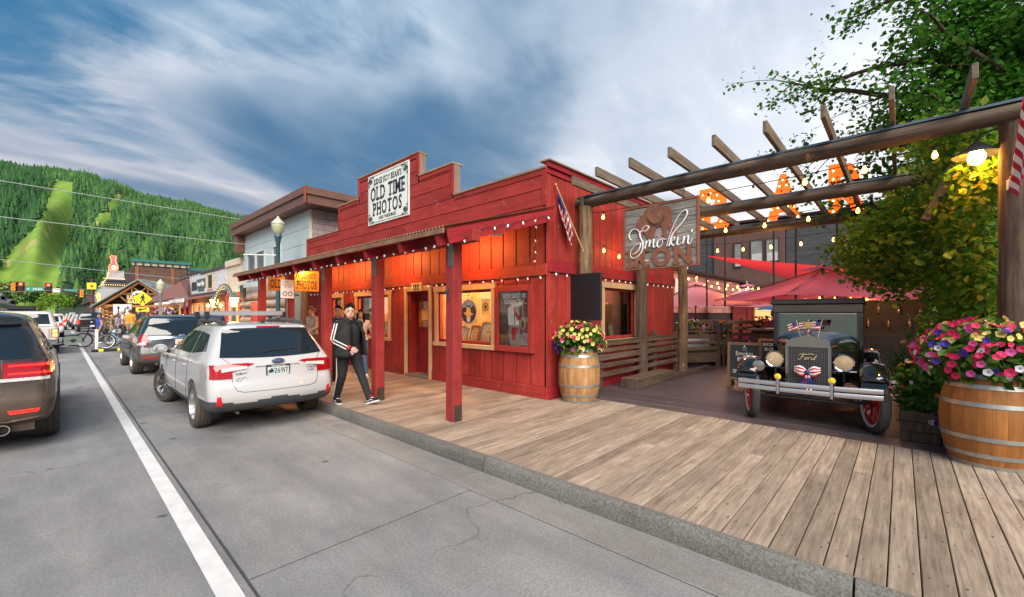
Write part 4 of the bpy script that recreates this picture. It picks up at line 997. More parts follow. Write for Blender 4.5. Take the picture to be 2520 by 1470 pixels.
# script word drawn as brush strokes
def stroke(mb, pts, w0, w1, o, u, v, sc):
 o, u, v = Vector(o), Vector(u), Vector(v); P = [Vector((p[0], p[1], 0)) for p in pts]; Q = []
 for i in range(len(P)-1):
  a, b_, c, d = P[max(i-1, 0)], P[i], P[i+1], P[min(i+2, len(P)-1)]
  for k in range(6):
   s_ = k/6; Q.append(.5*((2*b_)+(c-a)*s_+(2*a-5*b_+4*c-d)*s_*s_+(-a+3*b_-3*c+d)*s_**3))
 Q.append(P[-1]); n = len(Q)
 rr = []
 for i in range(n):
  tg = Q[min(i+1, n-1)]-Q[max(i-1, 0)]; dn = abs(tg.y)/(tg.length+1e-9) if tg.y < 0 else .15
  rr.append((w0+(w1-w0)*dn)*sc)
 w = u.cross(v)
 mb.tube([o+u*q.x*sc+v*q.y*sc+w*.012 for q in Q], rr, 6)
SW = [[(1.5, 3.1), (1.9, 3.45), (2.3, 3.3), (2.0, 2.9), (1.5, 2.95), (1.25, 2.7), (1.35, 2.2), (1.6, 1.6), (1.5, .7), (.9, .1), (.35, .05), (.1, .5), (.35, 1.1), (.9, 1.5), (1.35, 1.6), (1.2, 1.0), (.8, .6), (.4, .45)], [(1.3, 2.75), (.8, 3.25), (.3, 3.2), (-.05, 2.7), (.1, 2.2), (.3, 2.1)],
      [(1.75, .9), (2.05, 1.8), (1.85, .95), (2.1, 1.6), (2.4, 1.85), (2.35, 1.1), (2.55, 1.6), (2.85, 1.85), (2.8, 1.2), (2.9, .95), (3.15, 1.2)], [(3.75, 1.8), (3.35, 1.6), (3.25, 1.1), (3.55, .95), (3.85, 1.35), (3.8, 1.8), (4.1, 1.7), (4.3, 1.75)],
      [(4.3, .95), (4.75, 2.4), (5.5, 3.9), (6.2, 4.5), (6.45, 4.1), (6.0, 3.3), (5.2, 2.5), (4.85, 2.0), (4.55, .95)], [(4.65, 1.4), (5.0, 1.85), (5.15, 1.65), (4.75, 1.35), (5.0, .95), (5.3, 1.1)], [(5.5, 1.8), (5.4, 1.1), (5.6, .95), (5.85, 1.25)], [(5.65, 2.3), (5.68, 2.35)],
      [(5.9, .95), (6.15, 1.8), (5.98, 1.0), (6.25, 1.6), (6.55, 1.8), (6.5, 1.1), (6.7, .95), (7.0, 1.5)], [(6.95, 2.4), (6.9, 2.15)]]
mb = MB()
for s_ in SW: stroke(mb, s_, .035, .095, (SXF-.012, 3.44, 2.625), *UX, .152)
mb.build('script_letters', mat('white_enamel', (.72, .72, .74), .4, var=.05), t, 60, True)
mb = MB()
for y in (2.55, 3.3): mb.cyl((SXF+.02, y, 3.5), (SXF+.1, y, 3.72), .008, None, 6)
mb.build('hanging_hook', M_dark, t, None, True)

# ---- marquee letters B A R standing on a steel rail behind the pergola
M_marq = mat('marquee_orange', (.36, .075, .014), .5, .2, var=.25, scale=5, emit=(1, .13, .008), es=.75)
M_mbulb = mat('marquee_bulb', (1, .8, .5), .3, var=0, emit=(1, .72, .30), es=9)
SPOT = {'B': [(.12, y) for y in (.08, .3, .52, .75, .92)]+[(.4, .93), (.62, .85), (.68, .7), (.5, .53), (.7, .4), (.75, .2), (.55, .07), (.33, .07)], 'A': [(.08, .07), (.18, .3), (.28, .55), (.4, .8), (.5, .93), (.6, .8), (.72, .55), (.82, .3), (.92, .07), (.36, .32), (.5, .32), (.64, .32)], 'R': [(.12, y) for y in (.08, .3, .52, .75, .92)]+[(.4, .93), (.65, .88), (.78, .72), (.68, .55), (.45, .5), (.62, .32), (.75, .18), (.88, .06)]}
sb = MB().lathe([(0, .024), (.014, .018), (.019, 0), (.014, -.01)], 10, Matrix.Rotation(R(-90), 3, 'Y'))
BME = None
for ch, yc in (('B', 3.98), ('A', 2.27), ('R', .92)):
 t = thing('marquee_letter', 'orange marquee letter %s with bulbs above the courtyard bar' % ch, 'sign', (13.0, yc, 4.08), 0, 'marquee letters above the courtyard')
 text_mb(ch, 1.18, (13.0, yc, 4.08), *UX, .14, 1, .045, width=.80).build('letter_shell', M_marq, t, None, True)
 for (a, b_) in SPOT[ch]:
  if BME is None: o = sb.build('bulb', M_mbulb, t, 60); BME = o.data
  else: o = link('bulb', BME, t)
  o.location = (-.145, .40-.80*a*.98, 1.18*b_)
 for s_ in (-.25, .25): MB().cyl((.03, s_, -.02), (.03, s_, -2.2), .025, None, 8).build('support_post', M_dark, t)
# ---- strings of glowing bulbs over the courtyard
M_edison = mat('edison_bulb', (1, .6, .3), .2, var=0, emit=(1, .42, .08), es=4.5)
eb = MB().lathe([(0, -.10), (.018, -.095), (.03, -.07), (.026, -.04), (.014, -.015), (.013, 0)], 10)
es_ = MB().cyl((0, 0, -.005), (0, 0, .05), .016, None, 8)
EBD = []
def edison(label, a, b_, n, sag=.25, dropl=.05):
 a, b_ = Vector(a), Vector(b_); t = thing('bulb_string', label, 'string lights', a, 0, 'strings of glowing bulbs over the courtyard')
 f = lambda q: (b_-a)*q-Vector((0, 0, sag*4*q*(1-q)))
 MB().tube([f(i/24) for i in range(25)], .006, 5).build('wire', M_wire, t)
 for i in range(n):
  p = f((i+.5)/n)-Vector((0, 0, dropl))
  if not EBD:
   o = eb.build('bulb', M_edison, t, 60); s_ = es_.build('socket', M_wire, o); EBD.extend((o.data, s_.data))
  else: o = link('bulb', EBD[0], t); link('socket', EBD[1], o)
  o.location = p
edison('string of glowing bulbs hung along the front pergola beam', (6.98, 4.45, 3.62), (6.98, -.6, 3.66), 8, .06)
edison('string of glowing bulbs hung under the middle pergola beam', (9.3, 4.4, 3.62), (9.3, .2, 3.62), 6, .08, .1)
edison('string of glowing bulbs hung under the rear pergola beam', (11.6, 4.4, 3.55), (11.6, .2, 3.55), 7, .1, .12)
edison('string of glowing bulbs from red side wall to the Smokin sign', (7.4, 4.55, 3.15), (9.3, 4.2, 3.05), 4, .12)
edison('string of glowing bulbs below the red shade sail', (14.5, 5.2, 3.05), (17.5, 2.5, 2.75), 11, .25)
edison('string of glowing bulbs in front of the shingled wall', (15.2, 6.0, 3.25), (20.5, 4.4, 2.9), 12, .3)
edison('string of glowing bulbs under the pink parasols at the back', (19.5, 5.5, 2.35), (19.5, -.5, 2.35), 20, .12)
edison('string of glowing bulbs at the dark bar behind the old car', (14.5, 2.2, 2.25), (15.5, -2.5, 2.35), 14, .12)
for i, p in enumerate(((9.3, 3.2, 3.3), (11.6, 2.2, 3.2), (15.5, 4.2, 2.7), (15, .5, 2.1), (19.5, 2.5, 2.15), (8.3, 4.4, 3.0))):
 lamp('bulb_glow', p, (14, 14, 30, 26, 40, 5)[i], (1, .5, .16), .15)
# ---- barn lamp on the right post
t = thing('barn_lamp', 'glowing barn lamp on the thick right pergola post among yellow leaves', 'lamp', (7.05, -.62, 3.5))
MB().lathe([(.02, .12), (.05, .1), (.09, .06), (.19, -.02), (.2, -.03)], 20).build('lamp_shade', M_dark, t, 50)
MB().ell((0, 0, -.05), (.075, .075, .09), 14, 10).build('bulb', mat('barn_bulb', (1, .8, .5), .3, var=0, emit=(1, .58, .16), es=14), t, 60)
MB().tube([(0, 0, .12), (-.0, -.03, .2), (-.03, -.15, .22), (-.05, -.26, .15)], .012, 6).build('arm', M_dark, t, 50)
lamp('barn_light', (7.03, -.60, 3.36), 42, (1, .40, .06), .08, t)

# ---- railing beside the red wall
M_rail = wood('dark_rail_board', (.055, .038, .028), (.155, .108, .08), 0, 4, .7, .15, .35)
M_railv = wood('dark_rail_post', (.05, .035, .027), (.13, .092, .07), 2, 4, .7, .15, .35)
t = thing('plank_railing', 'dark plank railing on posts along the red courtyard wall', 'railing', (7.1, 4.42, BW))
for i, x in enumerate((7.32, 9.85, 11.2)): pbox('post', t, (x, 4.42, BW), (x+.14, 4.5, 1.28 if i < 2 else 1.2), M_railv, .006, True)
for i, (z0_, h) in enumerate(((.40, .10), (.58, .09), (.735, .115), (.895, .075), (1.02, .085))):
 pbox('rail', t, (7.08, 4.385, z0_), (9.60, 4.417, z0_+h), M_rail, .005, True); pbox('rail', t, (9.604, 4.385, z0_), (11.25, 4.417, z0_+h), M_rail, .005, True)
pbox('rail', t, (7.08, 4.38, 1.108), (11.25, 4.44, 1.135), M_rail, .005, True)
t = thing('plank_step', 'low dark plank step along the railing on the deck', 'step', (9, 4.1, BW))
pbox('plank', t, (8.0, 3.93, BW-.004), (9.9, 3.97, .34), M_rail, .006, True); pbox('plank', t, (8.0, 3.972, .30), (9.9, 4.3, .339), M_rail, .006, True); pbox('end_board', t, (7.96, 3.94, BW-.004), (7.998, 4.3, .338), M_railv, .006, True); pbox('plank', t, (9.91, 3.9, BW-.004), (12.2, 3.95, .26), M_rail, .006, True)
t = thing('plank_fence', 'low dark plank fence in the courtyard behind the last pergola post', 'fence', (12.5, 4.3, BW))
dv = Vector((13.05, 3.95, 0))-Vector((12.0, 4.62, 0)); an = math.atan2(dv.y, dv.x); md = (Vector((13.05, 3.95, 0))+Vector((12.0, 4.62, 0)))/2
for z0_, h in ((.27, .28), (.62, .10), (.80, .09), (.96, .12), (1.14, .05)): piece('rail', t, (md.x, md.y, z0_+h/2), (dv.length, .035, h), M_rail, .005, (0, 0, an), True)
for p in ((12.0, 4.62), (13.08, 3.93)): pbox('post', t, (p[0]-.06, p[1]-.06, BW-.01), (p[0]+.06, p[1]+.06, 1.28), M_railv, .006, True)
piece('side_board', t, (13.5, 3.86, .42), (.7, .035, .55), M_rail, .005, (0, 0, R(8)), True)

# ---- barrels with petunias
M_stave = wood('oak_stave', (.23, .115, .045), (.46, .255, .105), 2, 3.5, .55, .16, .2, None, ((.30, .24, .19), 2.4, .58))
M_stave2 = wood('golden_stave', (.20, .078, .02), (.34, .14, .04), 2, 2.2, .5, .10, .12)
M_hoop = mat('galvanised_hoop', (.36, .38, .37), .45, .75, var=.25, scale=9)
def brad(q): return .285+.082*(1-(2*q-1)**2)      # stave radius over relative height
def barrel(label, x, y, H, ms, rot):
 t = thing('wine_barrel', label, 'barrel', (x, y, BW), rot, 'wine barrel planters'); n = 22
 mb = MB(); V = []; k = 9; hw = PI/n*.985
 for i in range(k):
  q = i/(k-1); r = brad(q)
  for (a, rr) in ((-hw, r), (0, r+.0015), (hw, r), (hw, r-.03), (-hw, r-.03)): V.append((rr*math.cos(a), rr*math.sin(a), q*H))
 F = [(i*5+j, i*5+(j+1) % 5, (i+1)*5+(j+1) % 5, (i+1)*5+j) for i in range(k-1) for j in range(5)]+[(4, 3, 2, 1, 0), tuple((k-1)*5+j for j in range(5))]
 mb.add(V, F); me = None
 for i in range(n):
  if me is None: o = mb.build('stave', ms, t, 45); me = o.data
  else: o = link('stave', me, t)
  o.rotation_euler = (0, 0, 2*PI*i/n)
 for (q0, q1) in ((.0, .045), (.115, .16), (.30, .345), (.66, .705), (.85, .895), (.955, 1.0)):
  MB().lathe([(brad(q0)+.001, q0*H), (brad(q0)+.006, q0*H), (brad(q1)+.006, q1*H), (brad(q1)+.001, q1*H)], 40).build('hoop', M_hoop, t, 45)
 MB().lathe([(0, H-.05), (brad(1)-.03, H-.05)], 24).build('barrel_head', ms, t)
 return t
barrel('oak wine barrel with grey hoops beside the corner of the red storefront', 6.27, 4.20, .93, M_stave, .3)
barrel('large golden wine barrel at the right edge of the boardwalk', 6.52, -.66, .93, M_stave2, .1)
PET = [(.72, .62, .20), (.62, .025, .12), (.66, .64, .70), (.045, .02, .28), (.75, .30, .03), (.55, .08, .30)]
THR = [(.62, .40, .03), (.35, .01, .06), (.25, .20, .35), (.02, .01, .10), (.5, .15, .02), (.3, .03, .15)]
BLM = []
def blossom_mesh(i):
 while len(BLM) <= i:
  k = len(BLM); mb = MB(); V = [(0, 0, -.35)]; n = 10
  for j in range(n):
   a = 2*PI*j/n; V.append((.3*math.cos(a), .3*math.sin(a), -.05))
  for j in range(n):
   a = 2*PI*j/n; r = 1.0 if j % 2 == 0 else .86; V.append((r*math.cos(a), r*math.sin(a), .05+.08*(j % 2)))
  F = [(0, 1+j, 1+(j+1) % n) for j in range(n)]; M1 = [1]*n; F += [(1+j, 11+j, 11+(j+1) % n, 1+(j+1) % n) for j in range(n)]; M1 += [0]*n
  me = bpy.data.meshes.new('blossom'); me.from_pydata(V, [], F); me.materials.append(leafmat('petal_%d' % k, [tuple(c*.85 for c in PET[k]), PET[k]], .3, .6)); me.materials.append(mat('petal_throat_%d' % k, THR[k], .6, var=0)); me.polygons.foreach_set('material_index', M1); me.polygons.foreach_set('use_smooth', [True]*len(F)); me.update(); BLM.append(me)
 return BLM[i]
def petunias(label, x, y, z, rx, ry, rz_, nb, nl, size, seed, pick, trail=0, name='petunia_planter', cat='flowers', pot=True, leafs=.075, face=None, sparse=0):
 rg = np.random.default_rng(seed); t = thing(name, label, cat, (x, y, z))
 if pot: MB().lathe([(0, -.02), (.17, -.02), (.215, .16), (.225, .165), (.21, .15), (0, .13)], 24).build('pot', mat('pot_plastic', (.035, .032, .03), .5, var=.1), t, 45)
 pts = []
 for p in blob_pts(rg, (0, 0, .16), (rx*.97, ry*.97, rz_), nl, .45):
  if p[2] < .04 and not trail: p[2] = .04+abs(p[2]-.04)*.3
  pts.append(p)
 f = leaves(pts, leafs, rg, .35).build('foliage', M_leaf, t); f['kind'] = 'stuff'
 made = 0; tries = 0; used = []
 while made < nb and tries < 6000:
  tries += 1
  v = rg.normal(size=3); v /= np.linalg.norm(v)
  if v[2] < -.25-trail*.5: continue
  if face is not None and v[0]*face[0]+v[1]*face[1] < -.35 and v[2] < .6: continue
  p = np.array([v[0]*rx*1.03, v[1]*ry*1.03, .16+v[2]*rz_*1.05])*rg.uniform(.94, 1.08)
  if trail and v[2] < 0: p[2] -= rg.uniform(0, trail)
  if any(((p-q)**2).sum() < (size*1.25)**2 for q in used): continue
  used.append(p)
  o = link('blossom', blossom_mesh(pick(v, rg)), t); o.location = p; s_ = size*rg.uniform(.8, 1.2); o.scale = (s_, s_, s_)
  d = Vector((v[0]+rg.normal()*.35, v[1]+rg.normal()*.35, v[2]*.7+rg.normal()*.3)); o.rotation_euler = d.to_track_quat('Z', 'Y').to_euler(); made += 1
 return t
def pickA(v, rg):
 if v[1]+v[0]*-.5 > .55 and v[2] < .1: return int(rg.choice([3, 3, 2]))
 return int(rg.choice([0, 0, 0, 0, 1, 1, 0, 5]))
petunias('yellow and magenta petunias in a black pot on the barrel by the red wall', 6.27, 4.20, BW+.9, .46, .44, .30, 120, 900, .037, 4, pickA, .12, face=(-.8, -.6))
def pickB(v, rg): return int(rg.choice([1, 1, 1, 1, 0, 0, 3, 5, 1, 0] if v[2] > .25 else [1, 1, 5, 5, 2, 2, 3, 1, 1]))
petunias('mixed pink yellow white and purple petunias heaped on the golden barrel', 6.52, -.66, BW+.93,   .52, .54, .36, 240, 1500, .037, 8, pickB, .07, pot=False, face=(-.9, .2))
# ---- planter box and border plants at the right
t = thing('planter_box', 'dark plank planter box beside the front wheel of the old car', 'planter', (7.6, -.45, BW))
for i in range(3): pbox('plank', t, (6.98, -.34+.001*i, BW+.12*i), (7.02, .02, BW+.12*i+.115), M_railv, .005, True)
for i in range(3): pbox('plank', t, (7.021, -.02, BW+.12*i), (9.5, .02, BW+.12*i+.115), M_rail, .005, True)
pbox('soil', t, (7.021, -1.3, BW), (9.5, -.021, BW+.33), mat('soil', (.03, .022, .015), .95, var=.3), .01, True)
def pickC(v, rg): return int(rg.choice([4, 4, 3, 3, 2, 2, 1]))
petunias('orange white and blue pansies spilling over the dark planter box', 7.3, -.30, BW+.38, .34, .42, .42, 48, 700, .030, 12, pickC, .2, name='pansies', pot=False, face=(-.9, .3))
rg = np.random.default_rng(31)
t = thing('daylily_clump', 'grassy clump with small orange flowers beside the old car', 'plant', (8.4, -.25, BW+.33))
mb = MB()
for i in range(420):
 a = rg.uniform(0, 2*PI); r = rg.uniform(0, .55); l = rg.uniform(.4, .85); b_ = np.array([.75*r*math.cos(a)*1.6, r*math.sin(a)*.6, 0]); d = np.array([math.cos(a), math.sin(a), 0])*rg.uniform(.1, .5); w = .012*np.array([-math.sin(a), math.cos(a), 0])
 p1 = b_+d*.35+np.array([0, 0, l*.7]); p2 = b_+d+np.array([0, 0, l*rg.uniform(.75, 1.0)])
 mb.add([b_-w, b_+w, p1+w, p1-w, p2], [(0, 1, 2, 3), (3, 2, 4)])
f = mb.build('grass_blades', leafmat('blade_green', [(.02, .06, .012), (.05, .12, .02), (.09, .16, .03)]), t); f['kind'] = 'stuff'
for i in range(16):
 o = link('blossom', blossom_mesh(4), t); o.location = (rg.uniform(-.7, .5), rg.uniform(-.1, .35), rg.uniform(.5, .9)); s_ = rg.uniform(.028, .045); o.scale = (s_, s_, s_); o.rotation_euler = (rg.uniform(-1, 1), rg.uniform(-1.2, -.2), 0)

# ---- climbing vine over the right end of the pergola
rg = np.random.default_rng(17)
t = thing('climbing_vine', 'leafy yellow green vine climbing over the right end of the pergola', 'vine', (8.2, -.7, BW))
clumps = [((8.0, -.62, 3.0), (.85, .42, .75), 900), ((8.9, -.1, 3.1), (.75, .5, .55), 700), ((9.7, .45, 3.0), (.6, .45, .5), 480), ((8.5, -.5, 2.2), (.85, .45, .6), 800), ((9.3, .1, 2.3), (.6, .4, .45), 420), ((10.2, .75, 2.75), (.35, .3, .35), 160), ((9.8, .5, 2.45), (.4, .35, .3), 180), ((8.3, -.8, 1.5), (.9, .4, .6), 800), ((9.3, -.5, 1.4), (.8, .4, .6), 420), ((7.35, -.72, 3.35), (.38, .3, .42), 330), ((7.5, -.7, 2.3), (.35, .25, .8), 420), ((8.2, -.55, 3.95), (1.1, .5, .28), 700), ((7.35, -.25, 3.95), (.4, .5, .14), 150), ((9.6, -.3, 3.85), (.9, .6, .3), 420), ((8.6, -.35, 2.75), (1.0, .55, .9), 900), ((7.8, -.75, 1.9), (.6, .3, .9), 500), ((9.0, .2, 2.75), (.8, .5, .6), 600)]
pts = []
for c, r, n in clumps:
 for p in blob_pts(rg, c, r, int(n*1.45), .2): pts.append(p+rg.normal(size=3)*.06)
sel = sorted(range(len(pts)), key=lambda i: np.dot(pts[i], (.75, .2, 0)))
near = set(sel[:700:3][:240]); rest = [pts[i] for i in range(len(pts)) if i not in near]
f = leaves(rest, .078, rg, .75, .4).build('foliage', M_vine, t, None, True); f['kind'] = 'stuff'
lm = leaves([(0, 0, 0)], .085, rg, 1, 0).build('leaf', M_vine, t, None, True); LD = lm.data; lm.location = pts[sel[0]]
for i in sorted(near):
 if i == sel[0]: continue
 o = link('leaf', LD, t, True); o.location = pts[i]; o.rotation_euler = (rg.uniform(-1, .6), rg.uniform(-.7, .7), rg.uniform(0, 6.28)); s_ = rg.uniform(.7, 1.2); o.scale = (s_, s_, s_)
mb = MB()
for i in range(9):
 a = (7.4+.3*i, -.95+.04*i, BW+.3); mb.tube([a, (a[0]+rg.uniform(-.2, .2), a[1]+.1, 1.2), (a[0]+rg.uniform(-.2, .3), a[1]+rg.uniform(.1, .3), 2.2), (a[0]+rg.uniform(-.2, .4), a[1]+rg.uniform(.1, .6), 3.1), (a[0]+rg.uniform(0, .6), a[1]+rg.uniform(.2, .9), 3.7)], [.022, .018, .015, .011, .006], 6)
mb.build('stem', M_bark, t, 50, True)
# ---- tree above
def tree(name, label, base, H, spread, limbs, nleaf, lsize, m, seed, trunk_r=.16, group=None, extra=()):
 rg = np.random.default_rng(seed); t = thing(name, label, 'tree', base, 0, group); mb = MB(); tips = []
 mb.tube([(0, 0, -.2), (.05, .03, H*.25), (-.04, .08, H*.5), (.03, 0, H*.75), (.0, 0, H)], [trunk_r, trunk_r*.85, trunk_r*.65, trunk_r*.4, .03], 9)
 for (z0_, d, l, up) in limbs:
  p = np.array([0, 0, z0_*H]); d = np.array([d[0], d[1], up]); d = d/np.linalg.norm(d); P = [p]; n = 7
  for i in range(n):
   d = d+rg.normal(size=3)*.12; d /= np.linalg.norm(d); p = p+d*l/n; P.append(p)
   if i >= 1:
    for q in range(3):
     e = d*.7+rg.normal(size=3)*.7; e[2] = e[2]*.6-.05; e /= np.linalg.norm(e); tw = [p]; ll = l*rg.uniform(.16, .34); x = p
     for j in range(4): e = e+np.array([0, 0, -.06])+rg.normal(size=3)*.1; e /= np.linalg.norm(e); x = x+e*ll/4; tw.append(x)
     mb.tube(tw, [.012, .009, .007, .005, .003], 4, False); tips.append(tw)
  mb.tube(P, [trunk_r*.45*(1-i/(n+1))+.008 for i in range(n+1)], 6)
 mb.build('trunk', M_bark, t, 50)
 pts = []
 for i in range(nleaf):
  tw = tips[rg.integers(len(tips))]; s_ = rg.uniform(0, 4); k = min(3, int(s_)); p = tw[k]+(tw[k+1]-tw[k])*(s_-k); pts.append(p+rg.normal(size=3)*spread)
 for c, r, n in extra: pts += [p+rg.normal(size=3)*.1 for p in blob_pts(rg, c, r, n, .15)]
 f = leaves(pts, lsize, rg, .8, .35).build('crown', m, t); f['kind'] = 'stuff'
 return t
rl = random.Random(4); lim = []
for i in range(48): a = rl.uniform(0, 2*PI); lim.append((rl.uniform(.45, .97), (math.cos(a), math.sin(a)), rl.uniform(1.4, 3.1), rl.uniform(-.1, .8)))
lim += [(.62, (-.15, 1), 4.3, .12), (.55, (-.1, 1), 4.4, .10), (.70, (-.3, 1), 3.6, .2), (.8, (-.4, .9), 3.2, .4), (.5, (-.5, .8), 3.0, .25), (.6, (-.8, .7), 3.0, .3), (.45, (-.2, 1), 3.2, .0), (.85, (0, 1), 3.0, .5), (.9, (-.7, .5), 2.8, .6)]
tree('leafy_tree', 'large leafy green tree overhanging the right end of the pergola', (11.4, -2.1, BW), 8.4, .12, lim, 26000, .082, M_tree, 6, .2, None, [((0, .4, 6.1), (1.5, 1.4, 1.3), 6500), ((-.5, 1.0, 4.9), (1.2, 1.0, .7), 3600), ((-.2, -.6, 5.0), (1.5, 1.3, 1.2), 2600), ((-.3, 1.7, 5.3), (1.0, 1.1, .6), 2200), ((-.3, 1.3, 6.6), (1.2, 1.1, .9), 2800)])

# ---- chalk boards and host stand
M_slate = mat('chalkboard', (.03, .035, .04), .8, var=.4, scale=4); M_chalk = mat('chalk', (.72, .72, .70), .9, var=.1); M_bf = wood('board_frame', (.16, .10, .065), (.27, .18, .12), 2, 4, .6, .1)
t = thing('chalkboard_stand', 'standing A-frame chalkboard with brown frame left of the old car', 'chalkboard', (9.75, 2.42, BW), R(6)); t.scale = (1, 1, 1)
tl = R(-9)
for s_ in (-1, 1):
 o = piece('frame_leg', t, (.0, s_*.29, .46), (.03, .06, .96), M_bf, .004, (0, -tl, 0)); o2 = piece('back_leg', t, (.24, s_*.27, .45), (.025, .05, .93), M_bf, .004, (0, tl*1.4, 0))
for z0_ in (.18, .90): piece('frame_rail', t, (.0-(.46-z0_)*math.tan(-tl)*1.0, 0, z0_), (.03, .52, .06), M_bf, .004, (0, -tl, 0))
cb = MB().box((0, 0, .0), (.012, .53, .68)).build('slate', M_slate, t); cb.location = (-.012+.012, 0, .54); cb.rotation_euler = (0, -tl, 0)
mb = text_mb('Smokin', .085, (-.0065, 0, .12), *UX, .002, .9, .005); text_mb('IRON', .085, (-.0065, 0, .0), *UX, .002, .9, .005, mb=mb); text_mb('&', .085, (-.0065, 0, -.12), *UX, .002, .9, .005, mb=mb); text_mb('SPNT', .07, (-.0065, .1, -.25), *UX, .002, .9, .005, mb=mb); mb.tube([(-.0075, .03*math.sin(a), .26+.035*math.cos(a)) for a in [i*PI/5 for i in range(11)]], .004, 4); mb.box((-.0075, 0, .312), (.002, .02, .05))
mb.build('chalk_lettering', M_chalk, cb)
t = thing('host_stand', 'dark wooden host stand with small framed chalkboard', 'stand', (11.2, 2.2, BW))
pbox('cabinet', t, (11.0, 1.82, BW), (11.45, 2.58, 1.28), wood('stand_wood', (.035, .014, .01), (.075, .03, .02), 2, 3, .5, .1), .01, True); pbox('counter', t, (10.92, 1.76, 1.282), (11.5, 2.64, 1.33), M_rail, .006, True); pbox('menu', t, (10.98, 1.9, 1.331), (11.3, 2.3, 1.345), mat('menu_paper', (.6, .55, .48), .7), .002, True)
for a, b_ in (((10.965, 1.95, .35), (10.998, 2.0, 1.1)), ((10.965, 2.38, .35), (10.998, 2.43, 1.1)), ((10.965, 2.001, 1.05), (10.998, 2.379, 1.1)), ((10.965, 2.001, .35), (10.998, 2.379, .4))): pbox('frame_bar', t, a, b_, wood('light_frame', (.33, .15, .05), (.48, .24, .09), 2, 4, .5, .1), .004, True)
pbox('slate', t, (10.985, 2.0, .4), (10.999, 2.38, 1.05), M_slate, .002, True)
mb = text_mb('SMOKIN', .07, (10.984, 2.19, .94), *UX, .002, .8, .006, width=.3); text_mb('IRON', .07, (10.984, 2.19, .83), *UX, .002, .8, .006, mb=mb, width=.22)
mb.build('chalk_lettering', M_chalk, t, None, True)

# ---- parasols
def canvas(name, c): return leafmat(name, [tuple(k*.96 for k in c), c], .5, .85)
def parasol(label, x, y, side, zc, zp, rz, m, sides=4, seed=1):
 t = thing('parasol', label, 'parasol', (x, y, BW), rz, 'parasols in the courtyard'); zc -= BW; zp -= BW
 R_ = side/2/math.cos(PI/sides) ; mb = MB(); N = 8; V = []; F = []
 cor = [(R_*math.cos(PI/sides+2*PI*k/sides), R_*math.sin(PI/sides+2*PI*k/sides)) for k in range(sides)]
 for k in range(sides):
  a, c = cor[k], cor[(k+1) % sides]; b = len(V); mid = 6
  for i in range(N+1):
   q = .10+.90*i/N
   for j in range(mid+1):
    s_ = j/mid; x_, y_ = (a[0]*(1-s_)+c[0]*s_)*q, (a[1]*(1-s_)+c[1]*s_)*q
    sagc = .05*side/3*math.sin(PI*s_)*q
    z_ = zp-.10+(zc-zp+.10)*q-sagc-.05*math.sin(PI*q)*side/3+.02*math.sin(3*s_*PI)*q*(.3)
    V.append((x_, y_, z_))
  F += [(b+i*(mid+1)+j, b+(i+1)*(mid+1)+j, b+(i+1)*(mid+1)+j+1, b+i*(mid+1)+j+1) for i in range(N) for j in range(mid)]
 mb.add(V, F); cn = mb.build('canopy', m, t, 25)
 mb = MB(); V = [(0, 0, zp)]+[(cx*.2, cy_*.2, zp-.115) for cx, cy_ in cor]; mb.add(V, [(0, 1+k, 1+(k+1) % sides) for k in range(sides)]); mb.build('vent_cap', m, t)
 wd = wood('parasol_pole_wood', (.12, .04, .02), (.25, .09, .045), 2, 4, .5, .1)
 MB().cyl((0, 0, 0), (0, 0, zp-.02), .03, .028, 12).build('pole', wd, t, 40)
 MB().lathe([(0, .12), (.02, .11), (.03, .08), (.015, .06), (.035, .04), (.02, .0)], 12, None, 0, (0, 0, zp-.01)).build('finial', mat('finial_wood', (.45, .33, .28), .5, var=0), t, 50)
 for k in range(sides): MB().cyl((0, 0, zp-.12), (cor[k][0]*.99, cor[k][1]*.99, zc-.02), .014, None, 6).build('rib', wd, t)
 MB().lathe([(0, .07), (.25, .06), (.28, 0)], 16).build('base', M_dark, t, 40)
 return t
M_cr = canvas('canopy_crimson', (.97, .20, .30)); M_cp = canvas('canopy_faded_pink', (.85, .36, .46)); M_cb = canvas('canopy_blue', (.03, .22, .50))
parasol('big crimson parasol behind the old car', 12.9, 1.45, 3.75, 2.08, 2.90, R(38), M_cr)
parasol('faded pink parasol just beyond the last pergola post', 15.9, 5.55, 3.3, 2.0, 2.86, R(30), M_cp)
parasol('faded pink parasol low behind the crimson one', 17.6, 3.2, 3.2, 2.0, 2.55, R(50), M_cp)
parasol('small pink parasol farthest back in the courtyard', 20.6, 5.0, 3.0, 2.15, 3.0, R(20), M_cp)
parasol('blue parasol at the back of the courtyard', 23.5, 3.6, 3.0, 1.9, 2.4, R(25), M_cb)
# ---- red shade sail
t = thing('shade_sail', 'bright red triangular shade sail stretched behind the parasols', 'shade sail', (15, 3, 3))
A, B_, C_ = Vector((14.3, 4.72, 3.58)), Vector((20.5, 1.2, 3.35)), Vector((13.3, 2.1, 2.55)); mb = MB(); n = 12; V = []; ix = {}
for i in range(n+1):
 for j in range(n+1-i):
  a, b_, c = 1-(i+j)/n, i/n, j/n; p = A*a+B_*b_+C_*c; ce = (A+B_+C_)/3; e = a*b_*4*.16+b_*c*4*.12+a*c*4*.16; p = p.lerp(ce, e*.35); ix[i, j] = len(V); V.append(p)
F = []
for i in range(n):
 for j in range(n-i):
  F.append((ix[i, j], ix[i+1, j], ix[i, j+1]))
  if j < n-i-1: F.append((ix[i+1, j], ix[i+1, j+1], ix[i, j+1]))
mb.add(V, F); mb.build('cloth', leafmat('sail_red', [(.60, .012, .012), (.66, .02, .02)], .3, .8), t, 60, True)
